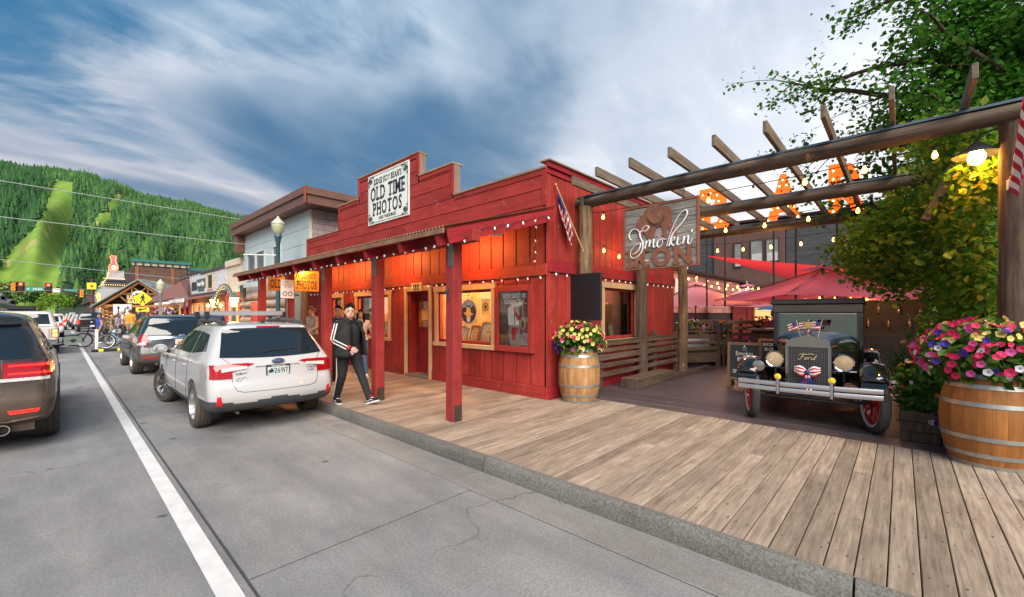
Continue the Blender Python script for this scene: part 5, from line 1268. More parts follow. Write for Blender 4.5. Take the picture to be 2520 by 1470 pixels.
# ---- buildings behind the courtyard
M_shing = wood('red_shingle', (.27, .10, .085), (.42, .19, .16), 2, 3, .75, .16, .2)
t = thing('shingled_building', 'low building with faded red shingle wall behind the parasols', 'building', (20, 8, 0))
MB().b2((11.8, 7.03, 0), (29, 12, 3.5)).b2((11.7, 6.85, 3.5), (29.2, 12.2, 3.62)).build('wall', M_redcore, t, None, True)
random.seed(14); z0_ = .3; r_ = 0
while z0_ < 3.45:
 x = 14.5+(.3 if r_ % 2 else 0)
 while x < 27:
  w = random.choice((.5, .62, .74)); 
  if z0_ > 1.6: pbox('shingle', t, (x, 7.0-random.uniform(0, .008), z0_), (x+w-.012, 7.028, z0_+.225), M_shing, .003, True)
  x += w
 z0_ += .235; r_ += 1
pbox('window', t, (17.6, 6.96, 2.5), (18.3, 6.99, 3.15), mat('pale_sign', (.5, .5, .5), .5), .004, True)
lamp('wall_lantern_light', (17.4, 6.6, 3.0), 6, (1, .5, .2), .05, t)
t = thing('dark_sided_building', 'dark grey sided two storey building with brown bay behind the courtyard', 'building', (30, 2, 0))
M_sid = wood('dark_siding', (.045, .05, .058), (.075, .08, .09), 1, 3, .7, .12, .2); M_brn = mat('brown_cladding', (.10, .05, .04), .7, var=.15, scale=2)
MB().b2((30.03, -14, 0), (40, 11, 7.5)).b2((29.8, -14.2, 7.5), (40, 11.2, 7.62)).build('wall', M_redcore, t, None, True)
for i in range(34):
 z0_ = 1.2+i*.19
 for a, b_ in ((-13, 5.15), (9.3, 10.9)): pbox('siding_board', t, (29.99, a, z0_), (30.03, b_, z0_+.185), M_sid, .004, True)
pbox('bay', t, (29.85, 5.2, 0), (30.029, 9.25, 7.4), M_brn, .01, True)
for a, b_, c, d in ((5.5, 6.15, 4.9, 6.3), (6.35, 7.0, 4.9, 6.3), (7.55, 7.95, 4.7, 6.2)):
 w_ = pbox('window', t, (29.80, a, c), (29.849, b_, d), mat('far_window_glass', (.20, .22, .20), .1, var=.3, scale=2), .004, True)
 pbox('window_blind', w_, (29.79, a+.04, c+.04), (29.799, b_-.04, c+.55), mat('blind_pale', (.42, .44, .45), .6), .002, True)
 mb = MB(); frame_rect(mb, (29.80, (a+b_)/2, (c+d)/2), *UX, b_-a+.08, d-c+.08, .05, .03); mb.build('window_frame', M_dark, w_, None, True)
pbox('band', t, (29.82, -13, .9), (29.989, 5.15, 1.15), M_brn, .004, True)
t = thing('orange_sign', 'small orange panel sign on the dark sided building', 'sign', (29.9, 2, 5.2)); pbox('panel', t, (29.9, 1.5, 5.0), (29.985, 2.7, 6.0), mat('sign_orange', (.45, .10, .02), .6), .004, True)
mb = MB(); mb.tube([(29.895, 2.5-.06*i, 5.5+.16*math.sin(i*1.3)) for i in range(16)], .025, 5); mb.build('scrawl', M_chalk, t, 40, True)
t = thing('bar_shed', 'low red bar building with lit windows at the back of the courtyard', 'building', (25.5, 2, 0))
MB().b2((25.5, -8, 0), (28, 6.9, 2.6)).b2((24.9, -8.2, 2.6), (28.2, 6.95, 2.7)).build('wall', mat('red_shed', (.25, .03, .022), .7, var=.2, scale=2), t, None, True)
for y in (5.4, 3.9, 2.2, .6, -1): 
 w_ = pbox('window', t, (25.44, y-.4, 1.1), (25.499, y+.4, 2.0), mat('lit_window', (.4, .25, .1), .3, var=.4, scale=3, emit=(1, .55, .2), es=.5), .004, True)
 mb = MB(); frame_rect(mb, (25.44, y, 1.55), *UX, .9, 1.0, .07, .02); mb.build('window_frame', mat('orange_frame', (.5, .16, .06), .6), w_, None, True)
t = thing('neon_scrawl', 'small yellow neon scrawl on the red bar building', 'neon sign', (25.3, 3.1, 2.1))
mb = MB(); mb.tube([(25.36, 3.4-.05*i, 2.05+.16*math.sin(i*1.9)) for i in range(18)], .018, 5); mb.tube([(25.36, 3.25-.05*i, 1.78+.10*math.sin(i*2.3)) for i in range(12)], .018, 5); mb.build('tube', mat('neon_yellow', (.9, .8, .2), .3, var=0, emit=(1, .75, .1), es=5), t, 40, True)
t = thing('dark_bar', 'dark open bar front behind the old car', 'building', (15.5, -2, 0))
MB().b2((16.2, -5.5, 0), (17, 1.9, 2.75)).b2((14.8, -5.6, 2.6), (17, 2.0, 2.75)).b2((15.2, -5.5, 0), (15.5, 1.7, 1.1)).build('wall', mat('dark_bar_wood', (.022, .014, .012), .7, var=.3), t, None, True)
mb = MB(); random.seed(2)
for i in range(30): y = -5+i*.22; h = random.uniform(.2, .3); mb.lathe([(.035, 0), (.035, h*.6), (.012, h*.75), (.012, h)], 8, None, 0, (16.1, y, 1.3+.4*(i % 2)))
mb.build('bottles', mat('bottle_glass', (.12, .06, .02), .1, var=.5, scale=2), t, 40, True)
t = thing('back_fence', 'brown plank fence across the back of the courtyard', 'fence', (19, 2, 0))
for z0_ in (.5, .75, 1.0, 1.25): pbox('rail', t, (19.0, -4, z0_), (19.05, 6.9, z0_+.16), wood('back_fence_board', (.09, .055, .035), (.2, .13, .085), 1, 4, .7, .2), .005, True)
for y in (-3.6, -1.5, .6, 2.7, 4.8, 6.7): pbox('post', t, (19.06, y, 0), (19.18, y+.12, 1.5), M_railv, .005, True)
# grass bed and flower tubs in the courtyard
rg = np.random.default_rng(77)
t = thing('garden_bed', 'grassy garden bed behind the low plank fence', 'garden bed', (15.5, 4.5, 0))
pbox('bed_soil', t, (13.4, 3.3, 0), (17.5, 6.2, .45), MATS['soil'], .01, True)
mb = MB()
for i in range(1600):
 p = np.array([rg.uniform(13.4, 17.4), rg.uniform(3.3, 6.2), .44]); h = rg.uniform(.12, .38); a = rg.uniform(0, 6.28); w = np.array([math.cos(a), math.sin(a), 0])*.012; q = p+np.array([rg.uniform(-.1, .1), rg.uniform(-.1, .1), h]); mb.add([p-w, p+w, q], [(0, 1, 2)])
f = mb.build('grass', leafmat('bed_grass', [(.06, .13, .015), (.14, .22, .03), (.10, .18, .02)]), t, None, True); f['kind'] = 'stuff'
pbox('white_trough', t, (12.9, 4.25, .66), (13.3, 5.6, 1.0), mat('trough_white', (.55, .56, .58), .5), .01, True)
pk = lambda L_: (lambda v, rg: int(rg.choice(L_)))
petunias('yellow and white petunias in a hanging basket behind the last pergola post', 14.3, 5.25, .95, .5, .55, .38, 60, 350, .04, 41, pk([0, 0, 0, 2, 3, 5]), .1, 'flower_basket', face=(-.9, -.3))
petunias('purple and orange petunia basket beside the yellow one in the courtyard', 14.6, 4.35, .95, .42, .42, .32, 50, 300, .04, 42, pk([3, 3, 4, 4, 1]), .1, 'flower_basket', face=(-.9, -.3))
petunias('orange petunia basket by the back fence', 17.0, 3.6, 1.1, .4, .42, .32, 40, 250, .045, 43, pk([4, 4, 1, 3]), .1, 'flower_basket', face=(-.9, -.3))
petunias('purple and pink petunia mound below the host stand', 13.2, 3.15, .45, .45, .5, .40, 70, 420, .036, 44, pk([3, 3, 5, 1, 5]), .25, 'flower_mound', face=(-.9, -.2))
# ================================================================== VEHICLES
def paint(name, c, rough=.28, flake=.08, coat=1.0, metal=.0, dirt=None):
 if name in MATS: return MATS[name]
 m = mat(name, c, rough, metal, var=flake, scale=2.5, coat=coat)
 if dirt:
  nt = m.node_tree; N = nt.nodes; L = nt.links; b = N['Principled BSDF']; src = b.inputs['Base Color'].links[0].from_socket
  tc = N.new('ShaderNodeTexCoord'); sep = N.new('ShaderNodeSeparateXYZ'); L.new(tc.outputs['Object'], sep.inputs[0])
  n = N.new('ShaderNodeTexNoise'); n.inputs['Scale'].default_value = 5; n.inputs['Detail'].default_value = 8; L.new(tc.outputs['Object'], n.inputs['Vector'])
  ad = N.new('ShaderNodeMath'); ad.operation = 'MULTIPLY_ADD'; L.new(n.outputs['Fac'], ad.inputs[0]); ad.inputs[1].default_value = -.5; L.new(sep.outputs[2], ad.inputs[2])
  mr = N.new('ShaderNodeMapRange'); mr.inputs['From Min'].default_value = dirt[1]; mr.inputs['From Max'].default_value = dirt[2]; mr.inputs['To Min'].default_value = dirt[3]; mr.inputs['To Max'].default_value = 0; L.new(ad.outputs[0], mr.inputs[0])
  mx = N.new('ShaderNodeMixRGB'); L.new(mr.outputs[0], mx.inputs[0]); L.new(src, mx.inputs[1]); mx.inputs[2].default_value = (*dirt[0], 1); L.new(mx.outputs[0], b.inputs['Base Color'])
  r2 = N.new('ShaderNodeMapRange'); r2.inputs['To Min'].default_value = rough; r2.inputs['To Max'].default_value = .75; L.new(mr.outputs[0], r2.inputs[0]); L.new(r2.outputs[0], b.inputs['Roughness'])
  c2 = N.new('ShaderNodeMath'); c2.operation = 'SUBTRACT'; c2.inputs[0].default_value = coat; L.new(mr.outputs[0], c2.inputs[1]); c2.use_clamp = True; L.new(c2.outputs[0], b.inputs['Coat Weight'])
 return m
M_cglass = mat('tinted_car_glass', (.012, .018, .024), .04, var=0, spec=.9)
M_tyre = mat('tyre_rubber', (.022, .021, .021), .85, var=.25, scale=8, bump=.2)
M_tyred = mat('dusty_tyre', (.06, .048, .038), .9, var=.3, scale=8, bump=.2)
M_alloy = mat('alloy_rim', (.45, .46, .48), .3, .9, var=.08)
M_clad = mat('grey_cladding', (.05, .053, .06), .6, var=.15)
M_blk = mat('black_plastic', (.014, .014, .016), .45, var=.1)
M_chrome = mat('chrome', (.7, .71, .73), .12, 1, var=0)
M_tail = mat('tail_lamp_red', (.30, .004, .008), .12, var=0, coat=.6)
M_tailon = mat('tail_lamp_lit', (.5, .01, .01), .15, var=0, coat=1, emit=(1, .02, .01), es=1.1)
M_tailhot = mat('tail_lamp_glow', (.9, .3, .1), .2, var=0, emit=(1, .30, .07), es=2.2)
M_lens = mat('clear_lens', (.55, .52, .52), .12, var=.35, scale=40, coat=1)
M_refl = mat('red_reflector', (.5, .012, .012), .2, var=0)
def catmull(P, sub):
 out = []
 for i in range(len(P)-1):
  a, b, c, d = (np.array(P[max(i-1, 0)], float), np.array(P[i], float), np.array(P[i+1], float), np.array(P[min(i+2, len(P)-1)], float))
  for k in range(sub):
   t = k/sub; q = .5*(2*b+(c-a)*t+(2*a-5*b+4*c-d)*t*t+(-a+3*b-3*c+d)*t**3); q[0] = b[0]+(c[0]-b[0])*t; out.append(q)
 out.append(np.array(P[-1], float)); return out
def car_shell(keys, sub=4, bul=.05, tap=.035):
 """stack of rounded outlines: (z, half width, rear y, front y, rear corner radius, front corner radius, rear bulge)"""
 S = catmull(keys, sub); V = []; n = None; F = []
 ne, nc, ns = 12, 6, 34
 for (z, w, yr, yf, rr, rf, br) in S:
  half = []
  we = w*(1-tap)
  rr = min(rr, we*.9); rf = min(rf, we*.9)
  for i in range(ne): x = (we-rr)*i/ne; half.append((x, yr+br*(x/we)**2))
  ye = yr+br*((we-rr)/we)**2
  for i in range(nc+1): a = PI/2*i/nc; half.append((we-rr+rr*math.sin(a), ye+rr*(1-math.cos(a))))
  y0, y1 = ye+rr, yf-.22-rf
  for i in range(1, ns): t = i/ns; half.append((we+(w-we)*(1-(2*t-1)**4), y0+(y1-y0)*t))
  for i in range(nc+1): a = PI/2*(1-i/nc); half.append((we-rf+rf*math.sin(a), y1+rf*(1-(1-math.cos(PI/2-a))) if False else y1+rf*math.cos(a)))
  for i in range(1, ne+1): x = (we-rf)*(1-i/ne); half.append((x, y1+rf+.22*(1-(x/(we-rf+1e-6))**2)))
  loop = half+[(-x, y) for x, y in half[-2:0:-1]]
  n = len(loop); V += [(x, y, z) for x, y in loop]
 k = len(S)
 F = [(i*n+j, i*n+(j+1) % n, (i+1)*n+(j+1) % n, (i+1)*n+j) for i in range(k-1) for j in range(n)]
 F += [tuple(range(n))[::-1], tuple((k-1)*n+j for j in range(n))]
 return V, F
def make_body(keys, axles, wr, half_w, sub=4, well=.24):
 V, F = car_shell(keys, sub); me = bpy.data.meshes.new('body'); me.from_pydata(V, [], F); me.update()
 bv = BVHTree.FromPolygons([Vector(v) for v in V], [f for f in F if len(f) == 4])
 ob = bpy.data.objects.new('body', me); COL.objects.link(ob); cut = MB()
 for y in axles:
  for s_ in (-1, 1): cut.cyl((s_*(half_w-well), y, wr), (s_*(half_w+.2), y, wr), wr+.045, None, 36)
 cme = bpy.data.meshes.new('cut'); cme.from_pydata(cut.v, [], cut.f); co = bpy.data.objects.new('cut', cme); COL.objects.link(co)
 md = ob.modifiers.new('b', 'BOOLEAN'); md.operation = 'DIFFERENCE'; md.object = co; md.solver = 'EXACT'
 bpy.context.view_layer.update(); dg = bpy.context.evaluated_depsgraph_get()
 nm = bpy.data.meshes.new_from_object(ob.evaluated_get(dg)); bpy.data.objects.remove(ob); bpy.data.objects.remove(co)
 return nm, bv
DIRS = {'rear': (Vector((0, -6, 0)), Vector((0, 1, 0))), 'front': (Vector((0, 12, 0)), Vector((0, -1, 0))), 'left': (Vector((-6, 0, 0)), Vector((1, 0, 0))), 'right': (Vector((6, 0, 0)), Vector((-1, 0, 0))), 'top': (Vector((0, 0, 6)), Vector((0, 0, -1)))}
def onto(bv, a, b, axis, off):
 o, d = DIRS[axis]; p = Vector((a, 0, b)) if axis in ('rear', 'front') else (Vector((0, a, b)) if axis in ('left', 'right') else Vector((a, b, 0)))
 h = bv.ray_cast(p+o, d)
 if h[0] is None: h = bv.find_nearest(p+o+d*6)
 return h[0]-d*off
def qpatch(bv, c, axis, off, name, m, parent, n=10, k=8, bow=(0, 0, 0, 0)):
 """four corner patch laid onto the body; bow bends bottom, right, top, left edges outward"""
 mb = MB(); V = []
 bl, br, tr, tl = c
 for i in range(k+1):
  v = i/k
  for j in range(n+1):
   u = j/n
   x = (bl[0]*(1-u)+br[0]*u)*(1-v)+(tl[0]*(1-u)+tr[0]*u)*v; y = (bl[1]*(1-u)+br[1]*u)*(1-v)+(tl[1]*(1-u)+tr[1]*u)*v
   fu, fv = 4*u*(1-u), 4*v*(1-v)
   y += fu*(-bow[0]*(1-v)+bow[2]*v); x += fv*(bow[1]*u-bow[3]*(1-u))
   V.append(onto(bv, x, y, axis, off))
 F = [(i*(n+1)+j, i*(n+1)+j+1, (i+1)*(n+1)+j+1, (i+1)*(n+1)+j) for i in range(k) for j in range(n)]
 # give the pane a turned edge
 mb.add(V, F); return mb.build(name, m, parent, 60)
def strip(bv, pts, axis, w, off, name, m, parent, sub=6, h=None):
 mb = MB(); Q = []
 for a, b in zip(pts, pts[1:]):
  for i in range(sub): t = i/sub; Q.append(onto(bv, a[0]+(b[0]-a[0])*t, a[1]+(b[1]-a[1])*t, axis, off))
 Q.append(onto(bv, *pts[-1], axis, off)); mb.tube(Q, w, 5); return mb.build(name, m, parent, 60)
def wheel(t, x, y, r, w, spokes=10, m_t=None, m_r=None, steer=0):
 s_ = 1 if x > 0 else -1; Mx = Matrix.Rotation(R(90)*s_, 3, 'Y'); mt = m_t or M_tyre
 mb = MB(); mb.lathe([(r*.66, -w/2+.01), (r*.9, -w/2), (r*.975, -w*.38), (r, -w*.30), (r, -w*.29), (r*.985, -w*.25), (r*.985, -w*.23), (r, -w*.19), (r, -w*.04), (r*.985, -.002), (r*.985, .002), (r, w*.04), (r, w*.19), (r*.985, w*.23), (r*.985, w*.25), (r, w*.29), (r, w*.30), (r*.975, w*.38), (r*.9, w/2), (r*.66, w/2-.01), (r*.64, w*.2), (r*.64, -w*.2), (r*.66, -w/2+.01)], 32, Mx)
 o = mb.build('wheel', mt, t, 35); o.location = (x, y, r); o.rotation_euler = (0, 0, steer)
 mb = MB(); mb.lathe([(r*.66, w/2-.012), (r*.63, w/2-.005), (r*.61, w/2-.03), (r*.60, -w*.2)], 28, Mx); mb.lathe([(0, w*.26), (.05, w*.26), (.065, w*.16)], 14, Mx)
 for k in range(spokes):
  a = 2*PI*k/spokes; c = Vector((math.cos(a)*r*.35, math.sin(a)*r*.35, w*.25)); Mz = Mx @ Matrix.Rotation(a, 3, 'Z'); mb.box(Mx @ c, (r*.56, r*.085, .022), Mz)
 mb.build('rim', m_r or M_alloy, o, 40)
 MB().lathe([(0, -w*.1), (r*.62, -w*.1)], 24, Mx).build('brake_disc', M_blk, o)
 return o
def mirror(t, x, y, z, m, w=.20, h=.14):
 s_ = 1 if x > 0 else -1
 o = MB().ell((x, y, z), (w/2+.01, .075, h/2+.012), 16, 10).build('wing_mirror', m, t, 60)
 mb = MB(); V = [(x+w*.46*math.cos(a)*(abs(math.cos(a))**-.35 if abs(math.cos(a)) > .2 else 1.3), y-.062-.008, z+h*.46*math.sin(a)) for a in [2*PI*i/20 for i in range(20)]]
 V = [(x+(w*.44)*max(-1, min(1, 1.25*math.cos(a))), y-.070, z+(h*.42)*max(-1, min(1, 1.25*math.sin(a)))) for a in [2*PI*i/24 for i in range(24)]]
 mb.add(V, [tuple(range(24))]); mb.build('mirror_glass', mat('mirror_glass', (.75, .8, .8), .03, 1, var=0), o)
 MB().cyl((x-s_*.06, y+.01, z-.04), (x-s_*.2, y+.04, z-.07), .03, .035, 10).build('mirror_arm', M_blk, o, 40)
 return o
def car_common(t, bv, side_win, m_gl=M_cglass):
 for ax, s_ in (('left', -1), ('right', 1)):
  for c in side_win: qpatch(bv, c, ax, .004, 'side_window', m_gl, t, 8, 6)
def split_low(me, mats, thr):
 """lower faces take the cladding slot"""
 for m in mats: me.materials.append(m)
 for p in me.polygons:
  p.use_smooth = True
  if len(mats) > 1 and p.center.z < thr(p.center.x, p.center.y): p.material_index = 1
 me.set_sharp_from_angle(angle=R(32))
def text_rear(txt, h, x, y, z, m, parent, nm, width=None, bold=.01, xs=1): return text_mb(txt, h, (x, y, z), *UY, .003, xs, bold, width=width).build(nm, m, parent)

# ---- white wagon --------------------------------------------------
M_pw = paint('pearl_white_paint', (.43, .43, .44), .2, .03)
K = [(.31, .72, .40, 4.5, .2, .3, .06), (.335, .86, .14, 4.72, .16, .3, .10), (.40, .90, .04, 4.80, .16, .34, .12), (.50, .915, .0, 4.84, .17, .36, .12), (.60, .92, .0, 4.84, .17, .36, .12), (.68, .92, .02, 4.83, .17, .36, .11), (.76, .918, .055, 4.8, .16, .36, .10), (.86, .915, .075, 4.74, .15, .36, .10), (.95, .905, .09, 4.62, .15, .36, .10), (1.0, .895, .12, 4.3, .15, .4, .10), (1.05, .875, .165, 3.75, .15, .35, .10), (1.12, .845, .23, 3.45, .15, .3, .10), (1.22, .80, .32, 3.22, .15, .3, .09), (1.34, .745, .43, 2.95, .15, .3, .08), (1.43, .70, .515, 2.72, .15, .3, .07), (1.485, .665, .53, 2.52, .14, .28, .06), (1.52, .62, .56, 2.36, .13, .26, .05), (1.55, .50, .72, 2.1, .12, .24, .05), (1.566, .30, 1.0, 1.8, .1, .2, .03)]
wag = thing('white_wagon', 'white wagon with roof rails and crossbars parked at the kerb', 'car', (2.17, 6.62, 0)); wag.scale = (.945, .97, .985)
me, bv = make_body(K, (1.04, 3.785), .345, .92)
split_low(me, [M_pw, M_clad], lambda x, y: .475+.02*math.cos(x*7) if y < .75 else .40)
link('body', me, wag)
qpatch(bv, [(-.725, 1.09), (.725, 1.09), (.615, 1.475), (-.615, 1.475)], 'rear', .014, 'rear_window', M_cglass, wag, 24, 14, (.025, .0, .015, .0))
car_common(wag, bv, [[(3.18, 1.10), (2.32, 1.09), (2.32, 1.43), (2.68, 1.42)], [(2.27, 1.09), (1.40, 1.10), (1.46, 1.43), (2.27, 1.43)], [(1.35, 1.10), (.62, 1.16), (.86, 1.39), (1.40, 1.43)]])
qpatch(bv, [(-.66, 1.12), (.66, 1.12), (.58, 1.45), (-.58, 1.45)], 'front', .004, 'windscreen', M_cglass, wag, 12, 8)
for s_ in (-1, 1):
 o = qpatch(bv, [(s_*.60, .80), (s_*.915, .80), (s_*.915, .99), (s_*.60, 1.00)], 'rear', .012, 'tail_lamp', M_tail, wag, 10, 6)
 qpatch(bv, [(s_*.315, .985), (s_*.60, .885), (s_*.60, 1.00), (s_*.40, 1.0)], 'rear', .012, 'tail_lamp_inner', M_tail, wag, 8, 5)
 qpatch(bv, [(s_*.40, .925), (s_*.73, .89), (s_*.73, .945), (s_*.42, .96)], 'rear', .016, 'reverse_lens', M_lens, o, 8, 3)
 qpatch(bv, [(s_*.725, .435), (s_*.80, .44), (s_*.79, .565), (s_*.745, .565)], 'rear', .008, 'reflector', M_refl, wag, 3, 4)
 strip(bv, [(s_*.70, 1.09), (s_*.615, .99), (s_*.60, .72), (s_*.55, .625), (s_*.46, .60), (0, .595)], 'rear', .004, .0, 'tailgate_seam', M_blk, wag)
 # raised roof rail with its cross bar tower
 mb = MB(); mb.tube([(s_*.56, 3.0-.55, 1.50), (s_*.565, 2.3, 1.585), (s_*.57, 1.5, 1.60), (s_*.57, .95, 1.585), (s_*.565, .66, 1.50)], [.03, .034, .034, .036, .03], 8); mb.box((s_*.567, .82, 1.55), (.055, .30, .085)); mb.box((s_*.567, 2.2, 1.55), (.055, .26, .085))
 mb.build('roof_rail', M_clad, wag, 40)
for y in (1.62, 2.35):
 o = piece('cross_bar', wag, (0, y, 1.71), (1.18, .09, .075), mat('silver_bar', (.55, .56, .58), .3, .8, var=.05), .012)
 for s_ in (-1, 1): piece('bar_end', o, (s_*.60, 0, -.03), (.07, .10, .12), M_blk, .012)
 piece('rubber_strip', o, (0, -.034, .0), (1.1, .012, .02), M_blk, .002)
MB().prism([(0, 0), (.16, 0), (.04, .065), (.02, .065)], (.0, .80, 1.55), (0, 1, 0), (0, 0, 1), .035).build('roof_fin', M_blk, wag)
qpatch(bv, [(-.17, 1.495), (.17, 1.495), (.17, 1.515), (-.17, 1.515)], 'rear', .012, 'high_brake_lamp', M_tail, wag, 6, 2)
yp = onto(bv, 0, .88, 'rear', 0).y
MB().ell((0, yp+.005, 1.005), (.085, .014, .038), 18, 8).build('emblem', mat('emblem_blue', (.03, .06, .17), .2, var=0, coat=1), wag, 60)
mb = MB(); mb.lathe([(1, 0), (1.08, .08), (1.16, 0)], 24, Matrix.Diagonal((.083, .036, .1)), 0)
mb.v = [(x, yp-.008, 1.005+y) for x, y, z in mb.v]; mb.add([(-.06, yp-.0115, 1.0), (-.03, yp-.0115, 1.008), (.04, yp-.0115, 1.004), (.02, yp-.0115, .995)], [(0, 1, 2, 3)]); mb.build('emblem_ring', M_chrome, wag)
pl = piece('licence_plate', wag, (0, yp-.004, .865), (.34, .014, .175), M_blk, .004)
piece('plate_face', pl, (0, -.0085, .0), (.305, .004, .115), mat('plate_sky', (.34, .55, .66), .4, var=.3, scale=9, col2=(.62, .55, .42)), .001)
text_mb('26917', .075, (.04, -.0108, -.036), *UY, .001, 1, .012, width=.20).build('plate_number', M_ink, pl)
mb = text_mb('TETON MOTORS', .018, (0, -.0075, .062), *UY, .0015, 1, .01, width=.2); text_mb('JACKSON HOLE, WY', .016, (0, -.0075, -.08), *UY, .0015, 1, .01, mb=mb, width=.2); mb.build('plate_frame_text', M_fw, pl)
mb = MB().prism([(-.03, -.03), (.02, -.025), (.045, .0), (.02, .02), (.01, .045), (-.015, .02), (-.035, .01)], (-.10, -.0108, 0), *UY, .001); mb.build('plate_rider', M_ink, pl)
text_mb('22', .03, (-.14, -.0108, -.03), *UY, .001, .7, .01).build('plate_year', M_ink, pl)
o = piece('plate_recess', wag, (0, yp+.012, .95), (.62, .02, .02), M_pw, .006)
text_rear('SUBARU', .028, -.47, onto(bv, -.47, .86, 'rear', .004).y, .845, M_steelgrey, wag, 'badge', .19); text_rear('OUTBACK', .026, .50, onto(bv, .50, .86, 'rear', .004).y, .86, M_steelgrey, wag, 'badge', .17); text_rear('3.6R', .022, .50, onto(bv, .50, .82, 'rear', .004).y, .82, M_steelgrey, wag, 'badge', .10)
mb = MB(); yb_ = onto(bv, -.47, .78, 'rear', .004).y; mb.tube([(-.56, yb_, .77), (-.52, yb_, .80), (-.49, yb_, .782), (-.45, yb_, .81), (-.42, yb_, .785), (-.38, yb_, .79)], .003, 4); mb.tube([(-.55, yb_, .75), (-.39, yb_, .755)], .004, 4); mb.build('dealer_sticker', M_steelgrey, wag)
wp = [onto(bv, a, b, 'rear', .018) for a, b in ((-.05, 1.10), (.05, 1.14), (.25, 1.16), (.40, 1.145))]
MB().tube([onto(bv, -.18, 1.135, 'rear', .02), onto(bv, 0, 1.16, 'rear', .025), onto(bv, .30, 1.17, 'rear', .022)], .012, 6).build('wiper', M_blk, wag, 40)
for x in (-.80, .80):
 wheel(wag, x, 1.04, .345, .225, 10, M_tyred); wheel(wag, x, 3.785, .345, .225, 10, M_tyred, steer=R(20))
mirror(wag, -1.03, 3.05, 1.08, M_pw); mirror(wag, 1.03, 3.05, 1.08, M_pw)
MB().cyl((-.52, .16, .30), (-.52, .5, .31), .022, None, 12).b2((-.6, .35, .29), (.6, 4.4, .36)).build('underbody', mat('underbody', (.06, .04, .03), .8, var=.3), wag)
for y in (2.0, 2.85):
 for s_ in ('left', 'right'):
  p = onto(bv, y-.35 if y < 2.5 else y-.3, .90, s_, .0); MB().ell(p, (.028, .10, .018), 10, 6).build('door_handle', M_pw, wag, 60)
for s_ in ('left', 'right'):
 for pts in ([(1.42, 1.07), (1.38, .75), (1.48, .5), (1.55, .34)], [(2.30, 1.07), (2.33, .7), (2.36, .33)], [(3.22, 1.05), (3.28, .7), (3.2, .35)]): strip(bv, pts, s_, .004, 0, 'door_seam', M_blk, wag)
 strip(bv, [(4.2, .33), (1.5, .33)], s_, .03, .0, 'sill', M_clad, wag)

# ---- navy SUV ------------------------------------------------------
def suv_keys(L, hw, H, tail=.0):
 q = H/1.78
 return [(.28, .74*hw, .35, L-.35, .2, .3, .05), (.36, .93*hw, .06, L-.08, .16, .34, .09), (.48, .98*hw, .0, L, .17, .36, .1), (.62, 1.0*hw, .0, L, .17, .36, .1), (.72*q, 1.0*hw, .03, L, .17, .36, .1), (.82*q, .995*hw, .06, L-.02, .16, .36, .1), (.95*q, .985*hw, .08, L-.07, .16, .36, .1), (1.05*q, .97*hw, .10, L-.2, .15, .4, .1), (1.11*q, .955*hw, .12, L-.75, .15, .4, .1), (1.17*q, .93*hw, .15, L-1.35, .15, .35, .1), (1.26*q, .89*hw, .19+tail, L-1.6, .15, .3, .09), (1.40*q, .84*hw, .27+tail, L-1.88, .15, .3, .08), (1.54*q, .785*hw, .36+tail, L-2.15, .15, .3, .07), (1.65*q, .74*hw, .40+tail, L-2.4, .14, .28, .06), (1.71*q, .68*hw, .46+tail, L-2.6, .13, .26, .05), (1.75*q, .55*hw, .65+tail, L-2.9, .12, .24, .05), (1.77*q, .3*hw, 1.0+tail, L-3.2, .1, .2, .03)]
navy = thing('navy_suv', 'dark navy SUV with chrome tailgate strip parked ahead of the white wagon', 'car', (2.30, 14.55, 0))
M_navy = paint('navy_paint', (.018, .028, .045), .22, .15, 1, .3, ((.10, .08, .065), .15, .75, .75))
L5, hw5, H5 = 5.0, .98, 1.66; me, bv = make_body(suv_keys(L5, hw5, H5), (1.08, 3.94), .38, hw5); split_low(me, [M_navy, M_clad], lambda x, y: .36); link('body', me, navy)
qpatch(bv, [(-.76, 1.10), (.76, 1.10), (.66, 1.48), (-.66, 1.48)], 'rear', .016, 'rear_window', M_cglass, navy, 24, 14, (.0, 0, .015, 0))
car_common(navy, bv, [[(3.35, 1.12), (2.55, 1.12), (2.55, 1.48), (2.9, 1.47)], [(2.50, 1.12), (1.55, 1.12), (1.6, 1.48), (2.5, 1.48)], [(1.48, 1.12), (.62, 1.14), (.8, 1.44), (1.53, 1.48)]])
for s_ in (-1, 1):
 o = qpatch(bv, [(s_*.72, .82), (s_*.97, .82), (s_*.97, 1.12), (s_*.72, 1.12)], 'rear', .012, 'tail_lamp', M_tail, navy, 8, 8)
 qpatch(bv, [(s_*.76, .84), (s_*.93, .84), (s_*.93, .91), (s_*.76, .91)], 'rear', .016, 'reverse_lens', M_lens, o, 5, 4)
 qpatch(bv, [(s_*.55, .50), (s_*.85, .50), (s_*.85, .53), (s_*.55, .53)], 'rear', .006, 'reflector', M_refl, navy, 4, 2)
 MB().tube([(s_*.60, 3.3, 1.56), (s_*.62, 2.6, 1.655), (s_*.63, 1.0, 1.655), (s_*.62, .75, 1.58)], .022, 7).build('roof_rail', M_blk, navy, 40)
 strip(bv, [(s_*.72, 1.15), (s_*.70, .62), (0, .60)], 'rear', .005, 0, 'tailgate_seam', M_blk, navy)
qpatch(bv, [(-.71, 1.0), (.71, 1.0), (.71, 1.045), (-.71, 1.045)], 'rear', .014, 'chrome_strip', M_chrome, navy, 10, 2)
yp = onto(bv, 0, .95, 'rear', 0).y
pl = piece('licence_plate', navy, (.0, yp-.012, .90), (.31, .014, .155), mat('plate_white', (.6, .58, .55), .4, var=.2, scale=20), .004); text_mb('JHB2', .07, (0, -.0085, -.035), *UY, .002, 1, .015, width=.22).build('plate_number', mat('plate_orange', (.55, .10, .02), .5, var=0), pl)
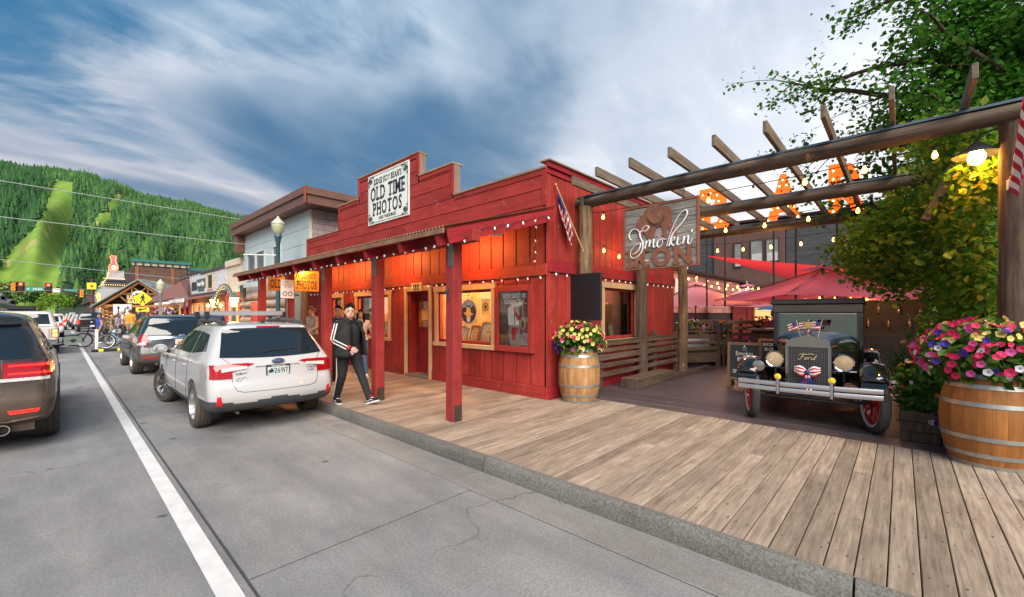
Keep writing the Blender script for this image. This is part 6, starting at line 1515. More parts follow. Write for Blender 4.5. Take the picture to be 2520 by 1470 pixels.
MB().ell((0, yp+.012, 1.072), (.085, .012, .035), 16, 8).build('emblem', mat('emblem_blue2', (.10, .14, .25), .2, var=0, coat=1), navy, 60)
text_rear('EXPLORER', .025, -.52, onto(bv, -.52, 1.12, 'rear', .005).y, 1.06, M_chrome, navy, 'badge', .22); text_rear('XLT', .03, -.55, onto(bv, -.55, .75, 'rear', .005).y, .74, M_chrome, navy, 'badge', .1)
MB().tube([onto(bv, -.1, 1.12, 'rear', .02), onto(bv, .3, 1.14, 'rear', .02)], .012, 6).build('wiper', M_blk, navy)
MB().cyl((-.55, .08, .33), (-.55, .5, .33), .04, None, 12).b2((-.8, .4, .26), (.8, 4.4, .36)).build('underbody', MATS['underbody'], navy)
for x in (-.86, .86): wheel(navy, x, 1.08, .385, .24, 5, M_tyred); wheel(navy, x, 3.94, .385, .24, 5, M_tyred)
mirror(navy, -1.12, 3.3, 1.14, MATS['navy_paint'], .22, .17); mirror(navy, 1.12, 3.3, 1.14, MATS['navy_paint'], .22, .17)
# ---- brown SUV in the lane ----------------------------------------
jeep = thing('brown_suv', 'dusty dark brown SUV with glowing tail lamps cut by the left edge', 'car', (-.97, 7.72, 0))
M_jp = paint('brown_black_paint', (.030, .026, .026), .22, .15, 1, .4, ((.13, .085, .055), .10, .95, .8))
me, bv = make_body(suv_keys(4.82, .955, 1.72), (.98, 3.9), .39, .955); split_low(me, [M_jp, M_jp], lambda x, y: .0); link('body', me, jeep)
qpatch(bv, [(-.72, 1.13), (.72, 1.13), (.62, 1.54), (-.62, 1.54)], 'rear', .006, 'rear_window', M_cglass, jeep, 14, 8)
qpatch(bv, [(-.68, 1.545), (.68, 1.545), (.62, 1.62), (-.62, 1.62)], 'rear', .06, 'spoiler', M_jp, jeep, 12, 3)
car_common(jeep, bv, [[(3.15, 1.15), (2.42, 1.15), (2.42, 1.53), (2.75, 1.52)], [(2.36, 1.15), (1.5, 1.15), (1.55, 1.53), (2.36, 1.53)], [(1.43, 1.15), (.62, 1.18), (.80, 1.48), (1.48, 1.53)]])
for s_ in (-1, 1):
 o = qpatch(bv, [(s_*.50, .90), (s_*.94, .90), (s_*.94, 1.08), (s_*.50, 1.08)], 'rear', .012, 'tail_lamp', M_tail, jeep, 10, 6)
 for (z0_, z1_) in ((1.035, 1.06), (.94, .962)): qpatch(bv, [(s_*.54, z0_), (s_*.91, z0_), (s_*.91, z1_), (s_*.54, z1_)], 'rear', .018, 'tail_lamp_bar', M_tailon, o, 10, 2)
 qpatch(bv, [(s_*.885, .94), (s_*.915, .94), (s_*.915, 1.06), (s_*.885, 1.06)], 'rear', .02, 'tail_lamp_bar', M_tailhot, o, 2, 4)
 qpatch(bv, [(s_*.06, .91), (s_*.48, .90), (s_*.48, 1.06), (s_*.06, 1.06)], 'rear', .010, 'tailgate_lamp', M_tail, jeep, 8, 4)
 qpatch(bv, [(s_*.10, .965), (s_*.46, .95), (s_*.46, 1.04), (s_*.10, 1.04)], 'rear', .016, 'tailgate_lamp_bar', M_tailon, jeep, 8, 3)
 qpatch(bv, [(s_*.10, .86), (s_*.88, .86), (s_*.88, .90), (s_*.10, .90)], 'rear', .010, 'reverse_lens', M_lens, jeep, 10, 2)
 qpatch(bv, [(s_*.56, .475), (s_*.78, .48), (s_*.80, .52), (s_*.54, .52)], 'rear', .010, 'fog_reflector', M_tailon, jeep, 6, 3)
 mb = MB(); mb.lathe([(.052, 0), (.062, .0), (.062, .2), (.045, .2), (.045, .02)], 20, Matrix.Rotation(R(-90), 3, 'X'), 0, (s_*.50, .03, .30)); mb.build('exhaust_tip', M_chrome, jeep, 40)
 strip(bv, [(s_*.49, 1.12), (s_*.50, .72), (s_*.42, .63), (0, .62)], 'rear', .005, 0, 'tailgate_seam', M_blk, jeep)
 strip(bv, [(s_*.06, .42), (s_*.40, .41), (s_*.52, .385), (s_*.9, .42)], 'rear', .012, 0, 'bumper_trim', MATS['brown_black_paint'], jeep)
for x in (-.83, .83): wheel(jeep, x, .98, .39, .265, 5, M_tyred); wheel(jeep, x, 3.9, .39, .265, 5, M_tyred)
mirror(jeep, 1.12, 3.15, 1.20, M_blk, .26, .18); mirror(jeep, -1.12, 3.15, 1.20, M_blk, .26, .18)
MB().b2((-.75, .15, .25), (.75, 4.4, .36)).build('underbody', MATS['underbody'], jeep)
strip(bv, [(2.39, 1.12), (2.42, .7), (2.44, .45)], 'right', .005, 0, 'door_seam', M_blk, jeep)

# ---- traffic further up the street: one SUV, one pickup, one sedan pattern
def far_suv(label, x, y, c, rz=0, L=4.7, hw=.94, H=1.7, on=True, name='parked_suv', rack=False, head=False):
 t = thing(name, label, 'car', (x, y, 0), rz, 'traffic up the street')
 me, bv = make_body(suv_keys(L, hw, H), (1.0, L-1.0), .36, hw, 2); m = paint('paint_%d_%d_%d' % tuple(int(v*255) for v in c), c, .25, .05); split_low(me, [m, M_clad], lambda x, y: .34); link('body', me, t)
 qpatch(bv, [(-.72*hw, 1.15*H/1.78), (.72*hw, 1.15*H/1.78), (.66*hw, 1.58*H/1.78), (-.66*hw, 1.58*H/1.78)], 'rear', .006, 'rear_window', M_cglass, t, 8, 5)
 qpatch(bv, [(-.74*hw, 1.2*H/1.78), (.74*hw, 1.2*H/1.78), (.68*hw, 1.58*H/1.78), (-.68*hw, 1.58*H/1.78)], 'front', .006, 'windscreen', M_cglass, t, 8, 5)
 car_common(t, bv, [[(L-1.65, 1.19*H/1.78), (.7, 1.2*H/1.78), (.85, 1.54*H/1.78), (L-2.2, 1.58*H/1.78)]])
 for s_ in (-1, 1):
  qpatch(bv, [(s_*.70*hw, .80), (s_*.97*hw, .80), (s_*.97*hw, 1.05), (s_*.72*hw, 1.05)], 'rear', .014, 'tail_lamp', M_tailon if on else M_tail, t, 4, 4)
  qpatch(bv, [(s_*.55*hw, .68), (s_*.88*hw, .70), (s_*.9*hw, .85), (s_*.58*hw, .82)], 'front', .014, 'headlamp', M_headon if head else M_lens, t, 4, 4)
 piece('licence_plate', t, (0, .05, .82), (.31, .03, .15), MATS['plate_white'], .004)
 for xx in (-hw+.13, hw-.13):
  for yy in (1.0, L-1.0): wheel(t, xx, yy, .36, .22, 5)
 if rack: piece('roof_box', t, (0, 1.9, H+.12), (1.0, 2.2, .26), M_blk, .08)
 return t
M_headon = mat('headlamp_lit', (1, .95, .85), .2, var=0, emit=(1, .85, .6), es=5)
def pickup(label, x, y, c, L=5.6, hw=.98, H=1.82, on=True, rz=0):
 t = thing('pickup_truck', label, 'pickup', (x, y, 0), rz, 'traffic up the street'); m = paint('paint_%d_%d_%d' % tuple(int(v*255) for v in c), c, .28, .06)
 bed = [(.42, .88*hw, .04, L-.3, .08, .3, .02), (.55, .97*hw, .02, L-.05, .08, .3, .02), (.75, hw, .0, L, .08, .3, .02), (1.0, .99*hw, .0, L-.05, .08, .3, .02), (1.10, .98*hw, .0, L-.15, .07, .3, .02), (1.13, .95*hw, .04, L-.9, .06, .3, .02), (1.14, .9*hw, .1, L-1.3, .05, .3, .02)]
 me, bv = make_body(bed, (1.15, L-1.05), .40, hw, 2); split_low(me, [m], None); link('body', me, t)
 cab = [(1.12, .94*hw, 1.95, L-1.25, .1, .3, .03), (1.2, .92*hw, 1.98, L-1.4, .1, .3, .03), (1.5, .84*hw, 2.05, L-1.8, .12, .3, .03), (1.70, .78*hw, 2.15, L-2.1, .14, .3, .03), (1.78, .68*hw, 2.3, L-2.4, .14, .3, .03), (1.81, .4*hw, 2.6, L-2.8, .1, .2, .02)]
 V, F = car_shell(cab, 3); mb = MB(); mb.add(V, F); mb.build('cab', m, t, 40); bc = BVHTree.FromPolygons([Vector(v) for v in V], [f for f in F if len(f) == 4])
 qpatch(bc, [(-.72*hw, 1.22), (.72*hw, 1.22), (.66*hw, 1.66), (-.66*hw, 1.66)], 'rear', .006, 'rear_window', M_cglass, t, 8, 5)
 for ax in ('left', 'right'): qpatch(bc, [(L-1.75, 1.22), (2.2, 1.22), (2.3, 1.64), (L-2.2, 1.64)], ax, .005, 'side_window', M_cglass, t, 8, 5)
 for s_ in (-1, 1):
  o = qpatch(bv, [(s_*.78*hw, .72), (s_*.965*hw, .72), (s_*.965*hw, 1.06), (s_*.78*hw, 1.06)], 'rear', .014, 'tail_lamp', M_tail, t, 4, 4)
  for z0_, z1_ in ((.75, .87), (.91, 1.03)): qpatch(bv, [(s_*.81*hw, z0_), (s_*.94*hw, z0_), (s_*.94*hw, z1_), (s_*.81*hw, z1_)], 'rear', .02, 'tail_lamp_glow', M_tailhot if on else M_tailon, o, 3, 3)
 piece('bumper', t, (0, -.06, .52), (1.9*hw, .14, .2), M_chrome if c[0] > .3 else M_blk, .03); piece('licence_plate', t, (0, -.14, .55), (.31, .02, .15), MATS['plate_white'], .004)
 piece('tailgate', t, (0, -.012, .86), (1.42*hw, .03, .42), m, .012); MB().ell((0, -.03, .9), (.1, .012, .04), 14, 6).build('emblem', M_chrome, t, 60)
 for xx in (-hw+.14, hw-.14):
  for yy in (1.15, L-1.05): wheel(t, xx, yy, .40, .26, 6)
 return t
pickup('silver pickup truck with lit square tail lamps ahead of the brown SUV', -1.02, 25.2, (.50, .49, .48))
pickup('black pickup truck parked beyond the crossing', 1.95, 54, (.012, .012, .013), on=False)
far_suv('tall black SUV with roof box just ahead of the silver pickup', -1.4, 33, (.015, .016, .018), H=1.85, rack=True)
far_suv('white SUV two places ahead of the silver pickup in the lane', -.75, 43, (.62, .62, .62))
far_suv('tan white SUV leading the queue at the traffic signal', -.5, 62, (.60, .55, .5))
far_suv('blue grey car parked beyond the black pickup', 1.7, 63, (.12, .16, .2), H=1.55, on=False)
far_suv('dark SUV parked near the signal pole', 1.6, 76, (.02, .02, .024), on=True)
far_suv('black van parked farthest along the kerb', 1.5, 92, (.015, .015, .018), H=1.95)
far_suv('silver SUV parked just short of the trees', 1.3, 112, (.3, .3, .32), H=1.7)
far_suv('white oncoming SUV with headlamps on in the far lane', -6.1, 45, (.6, .6, .6), PI, head=True)
far_suv('dark oncoming car at the left edge behind the brown SUV', -6.3, 31, (.03, .035, .045), PI, H=1.6)
far_suv('red lamp lit dark SUV in the turning lane', -3.2, 52, (.04, .04, .045), H=1.75)
far_suv('white oncoming car far up the street', -6.0, 70, (.6, .6, .62), PI, H=1.6, head=True)

# ---- vintage car ----------------------------------------------------
# local frame: +y = forward (nose); placed nose towards the street
ford = thing('vintage_car', 'black vintage car with chrome bumper and red wheels parked on the deck', 'car', (10.15, 1.12, BW-.006), R(90+3))
M_vb = mat('black_enamel', (.010, .010, .012), .12, var=.2, coat=1); M_nick = mat('nickel', (.40, .39, .38), .16, 1, var=.1); M_vred = mat('wheel_red', (.34, .01, .018), .4, var=.1, coat=.5); M_vwhite = mat('rim_white', (.55, .55, .57), .4, var=0)
NY = 3.0          # front axle y
MB().b2((-.36, .1, .38), (.36, 3.1, .50)).build('chassis', M_blk, ford)
# hood loft from cowl to radiator
mb = MB(); V = []; prof = []
def arch(w, zb, zt, n=16):
 P = [(-w, zb)]
 for i in range(n+1):
  a = PI-PI*i/n; P.append((w*math.copysign(abs(math.cos(a))**.75, math.cos(a)), zt-.24+(.24)*abs(math.sin(a))**.8))
 P.append((w, zb)); return P
secs = [(1.72, .56, .50, 1.26), (2.0, .46, .50, 1.25), (2.2, .37, .50, 1.235), (2.5, .30, .50, 1.205), (2.95, .255, .50, 1.175)]
for (y, w, zb, zt) in secs: V += [(x, y, z) for x, z in arch(w, zb, zt)]
n = len(arch(1, 0, 1)); mb.add(V, [(i*n+j, i*n+j+1, (i+1)*n+j+1, (i+1)*n+j) for i in range(len(secs)-1) for j in range(n-1)]+[tuple((len(secs)-1)*n+j for j in range(n))]); hood = mb.build('hood', M_vb, ford, 50)
mb = MB()
for s_ in (-1, 1):
 for k in range(7): mb.box((s_*(.325+.006*(6-k)), 2.35+k*.08, .80), (.02, .02, .24))
mb.build('louvres', M_vb, hood)
MB().tube([(0, 1.75, 1.262), (0, 2.3, 1.238), (0, 2.95, 1.197)], .008, 6).build('hinge', M_nick, hood)
# radiator: nickel shell with rounded shoulders and peak, dark core
rp = [(-.262, .48), (-.262, 1.09), (-.245, 1.15), (-.20, 1.185), (-.10, 1.215), (0, 1.24), (.10, 1.215), (.20, 1.185), (.245, 1.15), (.262, 1.09), (.262, .48)]
ri = [(-.255, .54), (-.255, 1.06), (.255, 1.06), (.255, .54)]
mb = MB(); mb.prism(rp, (0, 3.08, 0), (1, 0, 0), (0, 0, 1), .12); shell = mb.build('radiator_shell', M_nick, ford)
shell.location = (0, 0, 0)
M_core = mat('radiator_core', (.012, .013, .015), .5, .5, var=.3, scale=60)
core = MB().b2((-.228, 3.082, .52), (.228, 3.09, 1.08)).build('radiator_core', M_core, ford)
mb = MB()
for i in range(26): x = -.224+.448*i/25; mb.b2((x-.003, 3.0905, .52), (x+.003, 3.096, 1.08))
for i in range(24): z = .53+.54*i/23; mb.b2((-.228, 3.09, z-.002), (.228, 3.0935, z+.002))
mb.build('radiator_fins', mat('fin_grey', (.15, .155, .17), .4, .7, var=0), core)
mb = MB(); frame_rect(mb, (0, 3.0815, .80), (-1, 0, 0), (0, 0, 1), .50, .60, .022, .022); mb.build('core_surround', M_nick, ford)
MB().lathe([(.03, 0), (.035, .03), (.05, .035), (.05, .05), (.0, .06)], 16, None, 0, (0, 3.02, 1.25)).cyl((0, 3.02, 1.29), (0, 3.02, 1.36), .01, None, 8).tube([(-.10, 3.02, 1.33), (.10, 3.02, 1.33)], .007, 6).build('radiator_cap', M_nick, ford, 40)
MB().lathe([(0, -.012), (.042, -.012), (.048, 0), (.042, .012), (0, .012)], 20, Matrix.Rotation(R(90), 3, 'X'), 0, (0, 3.02, 1.385)).build('cap_gauge', mat('gauge_gold', (.6, .42, .15), .3, .8, var=0), ford, 40)
mb = MB()
for s_ in [[(0, .9), (.6, 1.3), (1.6, 1.25), (2.6, 1.4), (3.1, 1.3)], [(.9, 1.2), (.6, .4), (.2, -.1), (-.2, 0)], [(.5, .65), (1.1, .7)], [(1.5, .5), (1.2, .1), (1.6, 0), (1.8, .4), (1.5, .5)], [(2.0, .45), (2.0, 0), (2.15, .45), (2.5, .5)], [(3.0, .45), (2.6, .1), (2.9, 0), (3.2, .4), (3.7, 1.2), (3.2, .2), (3.4, 0)]]: stroke(mb, s_, .09, .14, (.10, 3.098, .91), (-1, 0, 0), (0, 0, 1), .055)
mb.build('script_badge', mat('badge_gold', (.62, .50, .28), .4, .6, var=0), ford, 60)
# cab
cab = MB(); W_ = .60
cab.b2((-W_, .05, .50), (W_, 1.72, 1.02)); cab.b2((-W_, .05, 1.021), (W_, .14, 1.70)); cab.build('cab_body', M_vb, ford)
MB().b2((-W_-.035, -.02, 1.70), (W_+.035, 1.80, 1.755), bev=.02).b2((-W_-.02, 0, 1.756), (W_+.02, 1.76, 1.79), bev=.015).build('roof', mat('roof_cloth', (.03, .028, .03), .7, var=.15), ford)
for (x, y) in ((-W_+.03, 1.66), (W_-.03, 1.66), (-W_+.025, .9), (W_-.025, .9)): pbox('cab_pillar', ford, (x-.03, y-.035, 1.02), (x+.03, y+.035, 1.70), M_vb, .006)
MB().b2((-W_-.0, 1.66, 1.56), (W_+.0, 1.73, 1.699), bev=.01).build('windscreen_header', M_vb, ford)
# body sides taper from cowl to hood
mb = MB()
for s_ in (-1, 1): mb.add([(s_*W_, 1.72, .5), (s_*W_, 1.72, 1.03), (s_*.56, 1.74, 1.03), (s_*.56, 1.74, .5)], [(0, 1, 2, 3)])
mb.b2((-.57, 1.60, .98), (.57, 1.74, 1.06)); mb.build('cowl', M_vb, ford)
pane = MB().b2((-.52, 1.685, 1.07), (.52, 1.692, 1.555)).build('windscreen', glass('old_pane', (.55, .68, .75), .30), ford)
mb = MB(); frame_rect(mb, (0, 1.695, 1.312), (-1, 0, 0), (0, 0, 1), 1.09, .53, .028, .022); mb.build('windscreen_frame', mat('screen_frame', (.06, .085, .11), .3, .5, var=0), pane)
for s_ in (-1, 1):
 pbox('side_window', ford, (s_*(W_-.012), .2, 1.08), (s_*(W_-.006), 1.6, 1.66), MATS['old_pane'], .001)
 # hanging interior strap / lantern seen through the screen
 MB().box((s_*.40, 1.60, 1.44), (.07, .03, .14), bev=.01).build('cowl_lantern', M_blk, ford)
mb = MB(); mb.tube([(.22+.17*math.cos(a), 1.36+.06*math.sin(a), 1.05+.15*math.sin(a)) for a in [2*PI*i/24 for i in range(24)]], .012, 6, False, 0, True); mb.cyl((.22, 1.36, 1.05), (.22, 1.62, .92), .015, None, 8); mb.build('steering_wheel', M_blk, ford, 40)
MB().b2((-.5, .3, .8), (.5, .9, .95), bev=.05).b2((-.5, .2, .95), (.5, .4, 1.3), bev=.05).build('seat', mat('seat_leather', (.06, .05, .045), .5, var=.2), ford)
MB().b2((-.55, .16, 1.5), (.55, .18, 1.69)).b2((-.3, 1.55, 1.5), (.05, 1.6, 1.54)).build('dash_trim', M_vb, ford)
# fenders: swept sheet over each front wheel, running board
for s_ in (-1, 1):
 cx = s_*.70; P = []
 for i in range(17):
  a = R(38)+R(112)*i/16; P.append((NY+.46*math.cos(a), .40+.47*math.sin(a)))
 P += [(2.35, .50), (2.1, .40), (1.85, .36)]
 mb = MB(); V = []; cs = [(-.135, -.055), (-.13, -.01), (-.09, .022), (0, .034), (.09, .022), (.13, -.01), (.135, -.055)]
 for i, (y, z) in enumerate(P):
  a_, b_ = P[max(0, i-1)], P[min(len(P)-1, i+1)]; tn = Vector((0, b_[0]-a_[0], b_[1]-a_[1])).normalized(); nr_ = Vector((0, tn.z, -tn.y)) ; nr_ = -nr_ if nr_.dot(Vector((0, y-NY, z-.4))) < 0 and i < 14 else nr_
  if i >= 14: nr_ = Vector((0, 0, 1))
  k = 1.0 if i > 1 else .9+.05*i
  for (u, h) in cs: V.append(Vector((cx+u*k, y, z))+nr_*h)
 m_ = len(cs); mb.add(V, [(i*m_+j, i*m_+j+1, (i+1)*m_+j+1, (i+1)*m_+j) for i in range(len(P)-1) for j in range(m_-1)]); f_ = mb.build('front_fender', M_vb, ford, 60); sm = f_.modifiers.new('s', 'SOLIDIFY'); sm.thickness = .012
 MB().prism([(cx+u*.9, h*1.0) for u, h in cs], (0, P[0][0], P[0][1]), (1, 0, 0), (0, -.55, .83), .012).prism([(cx-.12, -.13), (cx+.12, -.13), (cx+.125, -.02), (cx-.125, -.02)], (0, P[0][0]-.004, P[0][1]), (1, 0, 0), (0, -.2, .98), .014).build('fender_lip', M_vb, ford, 40)
 mb = MB(); P2 = [(.0+.1+.46*math.cos(a), .40+.47*math.sin(a)) for a in [R(10)+R(160)*i/12 for i in range(13)]]; V = []
 for i, (y, z) in enumerate(P2):
  nr_ = Vector((0, y-.1, z-.4)).normalized()
  for (u, h) in cs: V.append(Vector((cx+u, y, z))+nr_*h)
 mb.add(V, [(i*m_+j, i*m_+j+1, (i+1)*m_+j+1, (i+1)*m_+j) for i in range(12) for j in range(m_-1)]); mb.build('rear_fender', M_vb, ford, 60)
 pbox('running_board', ford, (s_*.58, .45, .33), (s_*.83, 1.95, .37), M_blk, .008)
 mb = MB(); mb.add([(s_*.30, 3.0, .75), (s_*.30, 2.2, .60), (s_*.57, 1.9, .40), (s_*.60, 2.4, .55), (s_*.60, 2.95, .80)], [(0, 1, 2, 3, 4)]); mb.build('splash_apron', M_vb, ford)
 # wheels: red spoke wheels with white rim stripe
 for y in (NY, .12):
  o = MB(); Mx = Matrix.Rotation(R(90)*s_, 3, 'Y'); r = .375
  o.lathe([(r*.80, -.05), (r*.92, -.055), (r*.99, -.035), (r, 0), (r*.99, .035), (r*.92, .055), (r*.80, .05), (r*.78, 0), (r*.80, -.05)], 36, Mx)
  wl = o.build('wheel', mat('grey_tyre', (.05, .05, .053), .85, var=.25, scale=20, bump=.3), ford, 50); wl.location = (cx, y, r)
  wl.rotation_euler = (0, 0, R(19) if y > 1 else 0)
  MB().lathe([(r*.80, .052), (r*.74, .045), (r*.74, -.045), (r*.80, -.052)], 32, Mx).build('rim', M_vwhite, wl, 40)
  MB().lathe([(r*.74, .03), (r*.68, .03), (r*.68, -.03), (r*.74, -.03)], 32, Mx).build('felloe', M_vred, wl, 40)
  for k in range(12):
   a = 2*PI*k/12; sp = MB().cyl(Mx @ Vector((.04*math.cos(a), .04*math.sin(a), .01)), Mx @ Vector((r*.69*math.cos(a), r*.69*math.sin(a), 0)), .017, .013, 7).build('spoke', M_vred, wl, 40)
  MB().lathe([(0, .08), (.03, .075), (.045, .05), (.05, -.03)], 16, Mx).build('hub', M_vred, wl, 40)
 # lamps
 hl = MB().lathe([(.0, -.10), (.05, -.095), (.10, -.03), (.114, .02), (.114, .03), (.104, .03)], 28, Matrix.Rotation(R(-90), 3, 'X'), 0, (s_*.395, 3.02, .885)).build('headlamp', M_nick, ford, 40)
 MB().lathe([(.114, .02), (.121, .03), (.114, .042), (.103, .034)], 28, Matrix.Rotation(R(-90), 3, 'X'), 0, (s_*.395, 3.02, .885)).build('lamp_rim', M_chrome, hl, 60)
 MB().lathe([(.105, .030), (.08, .036), (0, .04)], 24, Matrix.Rotation(R(-90), 3, 'X'), 0, (s_*.395, 3.02, .885)).build('lens', mat('amber_lens', (.30, .21, .11), .12, .0, var=.0, scale=14, coat=1, col2=(.55, .42, .25)), hl, 60)
 MB().cyl((s_*.395, 3.0, .76), (s_*.395, 3.0, .62), .016, None, 8).build('lamp_stem', M_vb, hl)
 MB().box((s_*.735, 3.375, .60), (.07, .02, .03), bev=.008).build('amber_marker', mat('amber', (.75, .24, .02), .3, var=0), ford)
 MB().lathe([(0, -.02), (.035, -.015), (.04, .01), (.0, .02)], 14, Matrix.Rotation(R(-90), 3, 'X'), 0, (s_*.29, 3.56, .70)).build('fog_lamp', mat('yellow_lens', (.7, .52, .03), .2, var=0, coat=1), ford, 60)
 pbox('bumper_bracket', ford, (s_*.29-.022, 3.50, .46), (s_*.29+.022, 3.575, .68), M_chrome, .014)
 MB().cyl((s_*.29, 3.0, .45), (s_*.29, 3.52, .54), .02, None, 8).build('bumper_arm', M_blk, ford)
MB().lathe([(.0, -.06), (.05, -.05), (.075, .0), (.078, .02), (.0, .03)], 20, Matrix.Rotation(R(-90), 3, 'X'), 0, (.56, 3.28, .80)).build('spot_lamp', M_nick, ford, 40)
MB().tube([(-.62, 3.0, .77), (-.4, 3.03, .765), (0, 3.12, .76), (.4, 3.03, .765), (.62, 3.0, .77)], .013, 8).build('lamp_bar', M_vb, ford, 40)
for z0_ in (.525, .60):
 mb = MB(); V = []
 for i in range(25):
  u = i/24*2-1; x = u*.78; y = 3.56-.07*u*u
  for (dy, dz) in ((-.008, -.028), (.008, -.028), (.014, -.010), (.014, .010), (.008, .028), (-.008, .028)): V.append((x, y+dy, z0_+dz))
 mb.add(V, [(i*6+j, i*6+(j+1) % 6, (i+1)*6+(j+1) % 6, (i+1)*6+j) for i in range(24) for j in range(6)]+[(5, 4, 3, 2, 1, 0), tuple(24*6+j for j in range(6))]); mb.build('bumper_bar', mat('bumper_silver', (.55, .56, .58), .28, .85, var=.06), ford, 50)
mb = MB(); mb.tube([(-.66, NY, .375), (-.3, NY, .33), (.3, NY, .33), (.66, NY, .375)], .022, 8); mb.tube([(-.5, NY+.05, .40), (0, NY+.05, .47), (.5, NY+.05, .40)], .018, 6); mb.cyl((0, NY+.04, .28), (0, NY+.04, .50), .02, None, 8); mb.b2((-.28, 2.9, .42), (.28, 3.07, .50)); mb.build('front_axle', M_blk, ford, 40)
mb = MB(); mb.tube([(-.55, 3.15, .36), (.55, 3.15, .36)], .012, 6); mb.build('tie_rod', M_blk, ford)
# ribbon bow and little flags (separate things resting on the car)
t = thing('ribbon_bow', 'red white and blue ribbon bow tied to the radiator of the old car', 'bow', (6.98, .96, .78)); M_bow = None
def wloc(p): return Matrix.Rotation(R(93), 3, 'Z') @ Vector(p)+Vector((10.15, 1.12, BW-.006))
t.location = wloc((0, 3.14, .72)); t.rotation_euler = (0, 0, R(93))
for k, (dx, sg) in enumerate(((1, 1), (-1, 1))):
 mb = MB(); V = []; mi = []; F = []
 for i in range(9):
  u = i/8; w = .022+.05*math.sin(PI*min(1, u*1.15)*.85)
  for j in range(7): v = j/6*2-1; V.append((dx*.15*u, .012+.03*math.sin(PI*u)*(1-.3*v*v), .02+w*v+.03*u))
 for i in range(8):
  for j in range(6): F.append((i*7+j, i*7+j+1, (i+1)*7+j+1, (i+1)*7+j)); mi.append(j % 2)
 mb.v, mb.f, mb.m = V, F, mi; mb.build('loop', [M_fr, M_fw], t, 60)
for k, dx in enumerate((-.07, -.01, .06)):
 mb = MB(); V = []; F = []; mi = []
 for i in range(9):
  u = i/8
  for j in range(5): V.append((dx*u*1.1+(j-2)*.016*(1+.6*u), .02+.012*math.sin(u*7+k), -.02-.24*u+(-.015 if j == 2 and i == 8 else 0)))
 for i in range(8):
  for j in range(4): F.append((i*5+j, i*5+j+1, (i+1)*5+j+1, (i+1)*5+j)); mi.append(2 if k != 1 and (i+j) % 2 == 0 else (0 if k == 1 and j % 2 else 1) if k == 1 else (2 if (i*3+j) % 4 else 1))
 mb.v, mb.f, mb.m = V, F, mi; mb.build('tail', [M_fr, M_fw, M_fb], t, 60)
MB().ell((0, .035, .02), (.03, .022, .032), 12, 8).build('knot', M_fb, t, 60)
for k, (dx, tl_) in enumerate(((-.10, -.2), (0, 0), (.10, .2))):
 t = thing('hand_flag', '%s of three little paper flags standing on the bonnet of the old car' % ('rightmost', 'middle one', 'leftmost')[k], 'flag', wloc((dx, 2.86, 1.20)), R(93), 'little flags on the old car'); t.rotation_euler = (R(-8), tl_, R(93))
 MB().cyl((0, 0, 0), (0, 0, .26), .004, None, 6).build('stick', M_trim, t)
 mb = MB(); V = [(.0+.12*u, .01*math.sin(u*5), .13+.11*v-.03*u) for v in [i/6 for i in range(7)] for u in [j/6 for j in range(7)]]; F = []; mi = []
 for i in range(6):
  for j in range(6): F.append((i*7+j, i*7+j+1, (i+1)*7+j+1, (i+1)*7+j)); mi.append(2 if i >= 3 and j < 3 else i % 2)
 mb.v, mb.f, mb.m = V, F, mi; mb.build('paper', [M_fr, M_fw, M_fb], t, 60)
# ================================================================== PEOPLE
def skinmat(name, c): return mat(name, c, .55, var=.08, scale=12, spec=.35)
M_skA = skinmat('skin_light', (.50, .30, .21)); M_skB = skinmat('skin_tan', (.42, .235, .155))
M_hairb = mat('black_hair', (.007, .006, .006), .75, var=.3, scale=40, stretch=(1, 1, .2), spec=.2); M_hairbr = mat('brown_hair', (.09, .045, .02), .5, var=.3, scale=40, stretch=(1, 1, .2)); M_hairbl = mat('blond_hair', (.36, .22, .10), .5, var=.3, scale=40, stretch=(1, 1, .2))
def cloth(name, c, var=.12): return mat(name, c, .85, var=var, scale=10, bump=.25, bscale=18)
def capsule(mb, a, b, ra, rb, n=14):
 a, b = Vector(a), Vector(b); d = (b-a); L_ = d.length
 if L_ < 1e-6: mb.ell(a, ra, n, 8); return
 dn = d/L_; P = []; rs = []
 for i in range(4): t = PI/2*(i/4); P.append(a-dn*ra*math.cos(t)); rs.append(max(ra*math.sin(t), .001))
 for i in range(5): q = i/4; P.append(a+d*q); rs.append(ra+(rb-ra)*q)
 for i in range(3, -1, -1): t = PI/2*(i/4); P.append(b+dn*rb*math.cos(t)); rs.append(max(rb*math.sin(t), .001))
 mb.tube(P, rs, n)
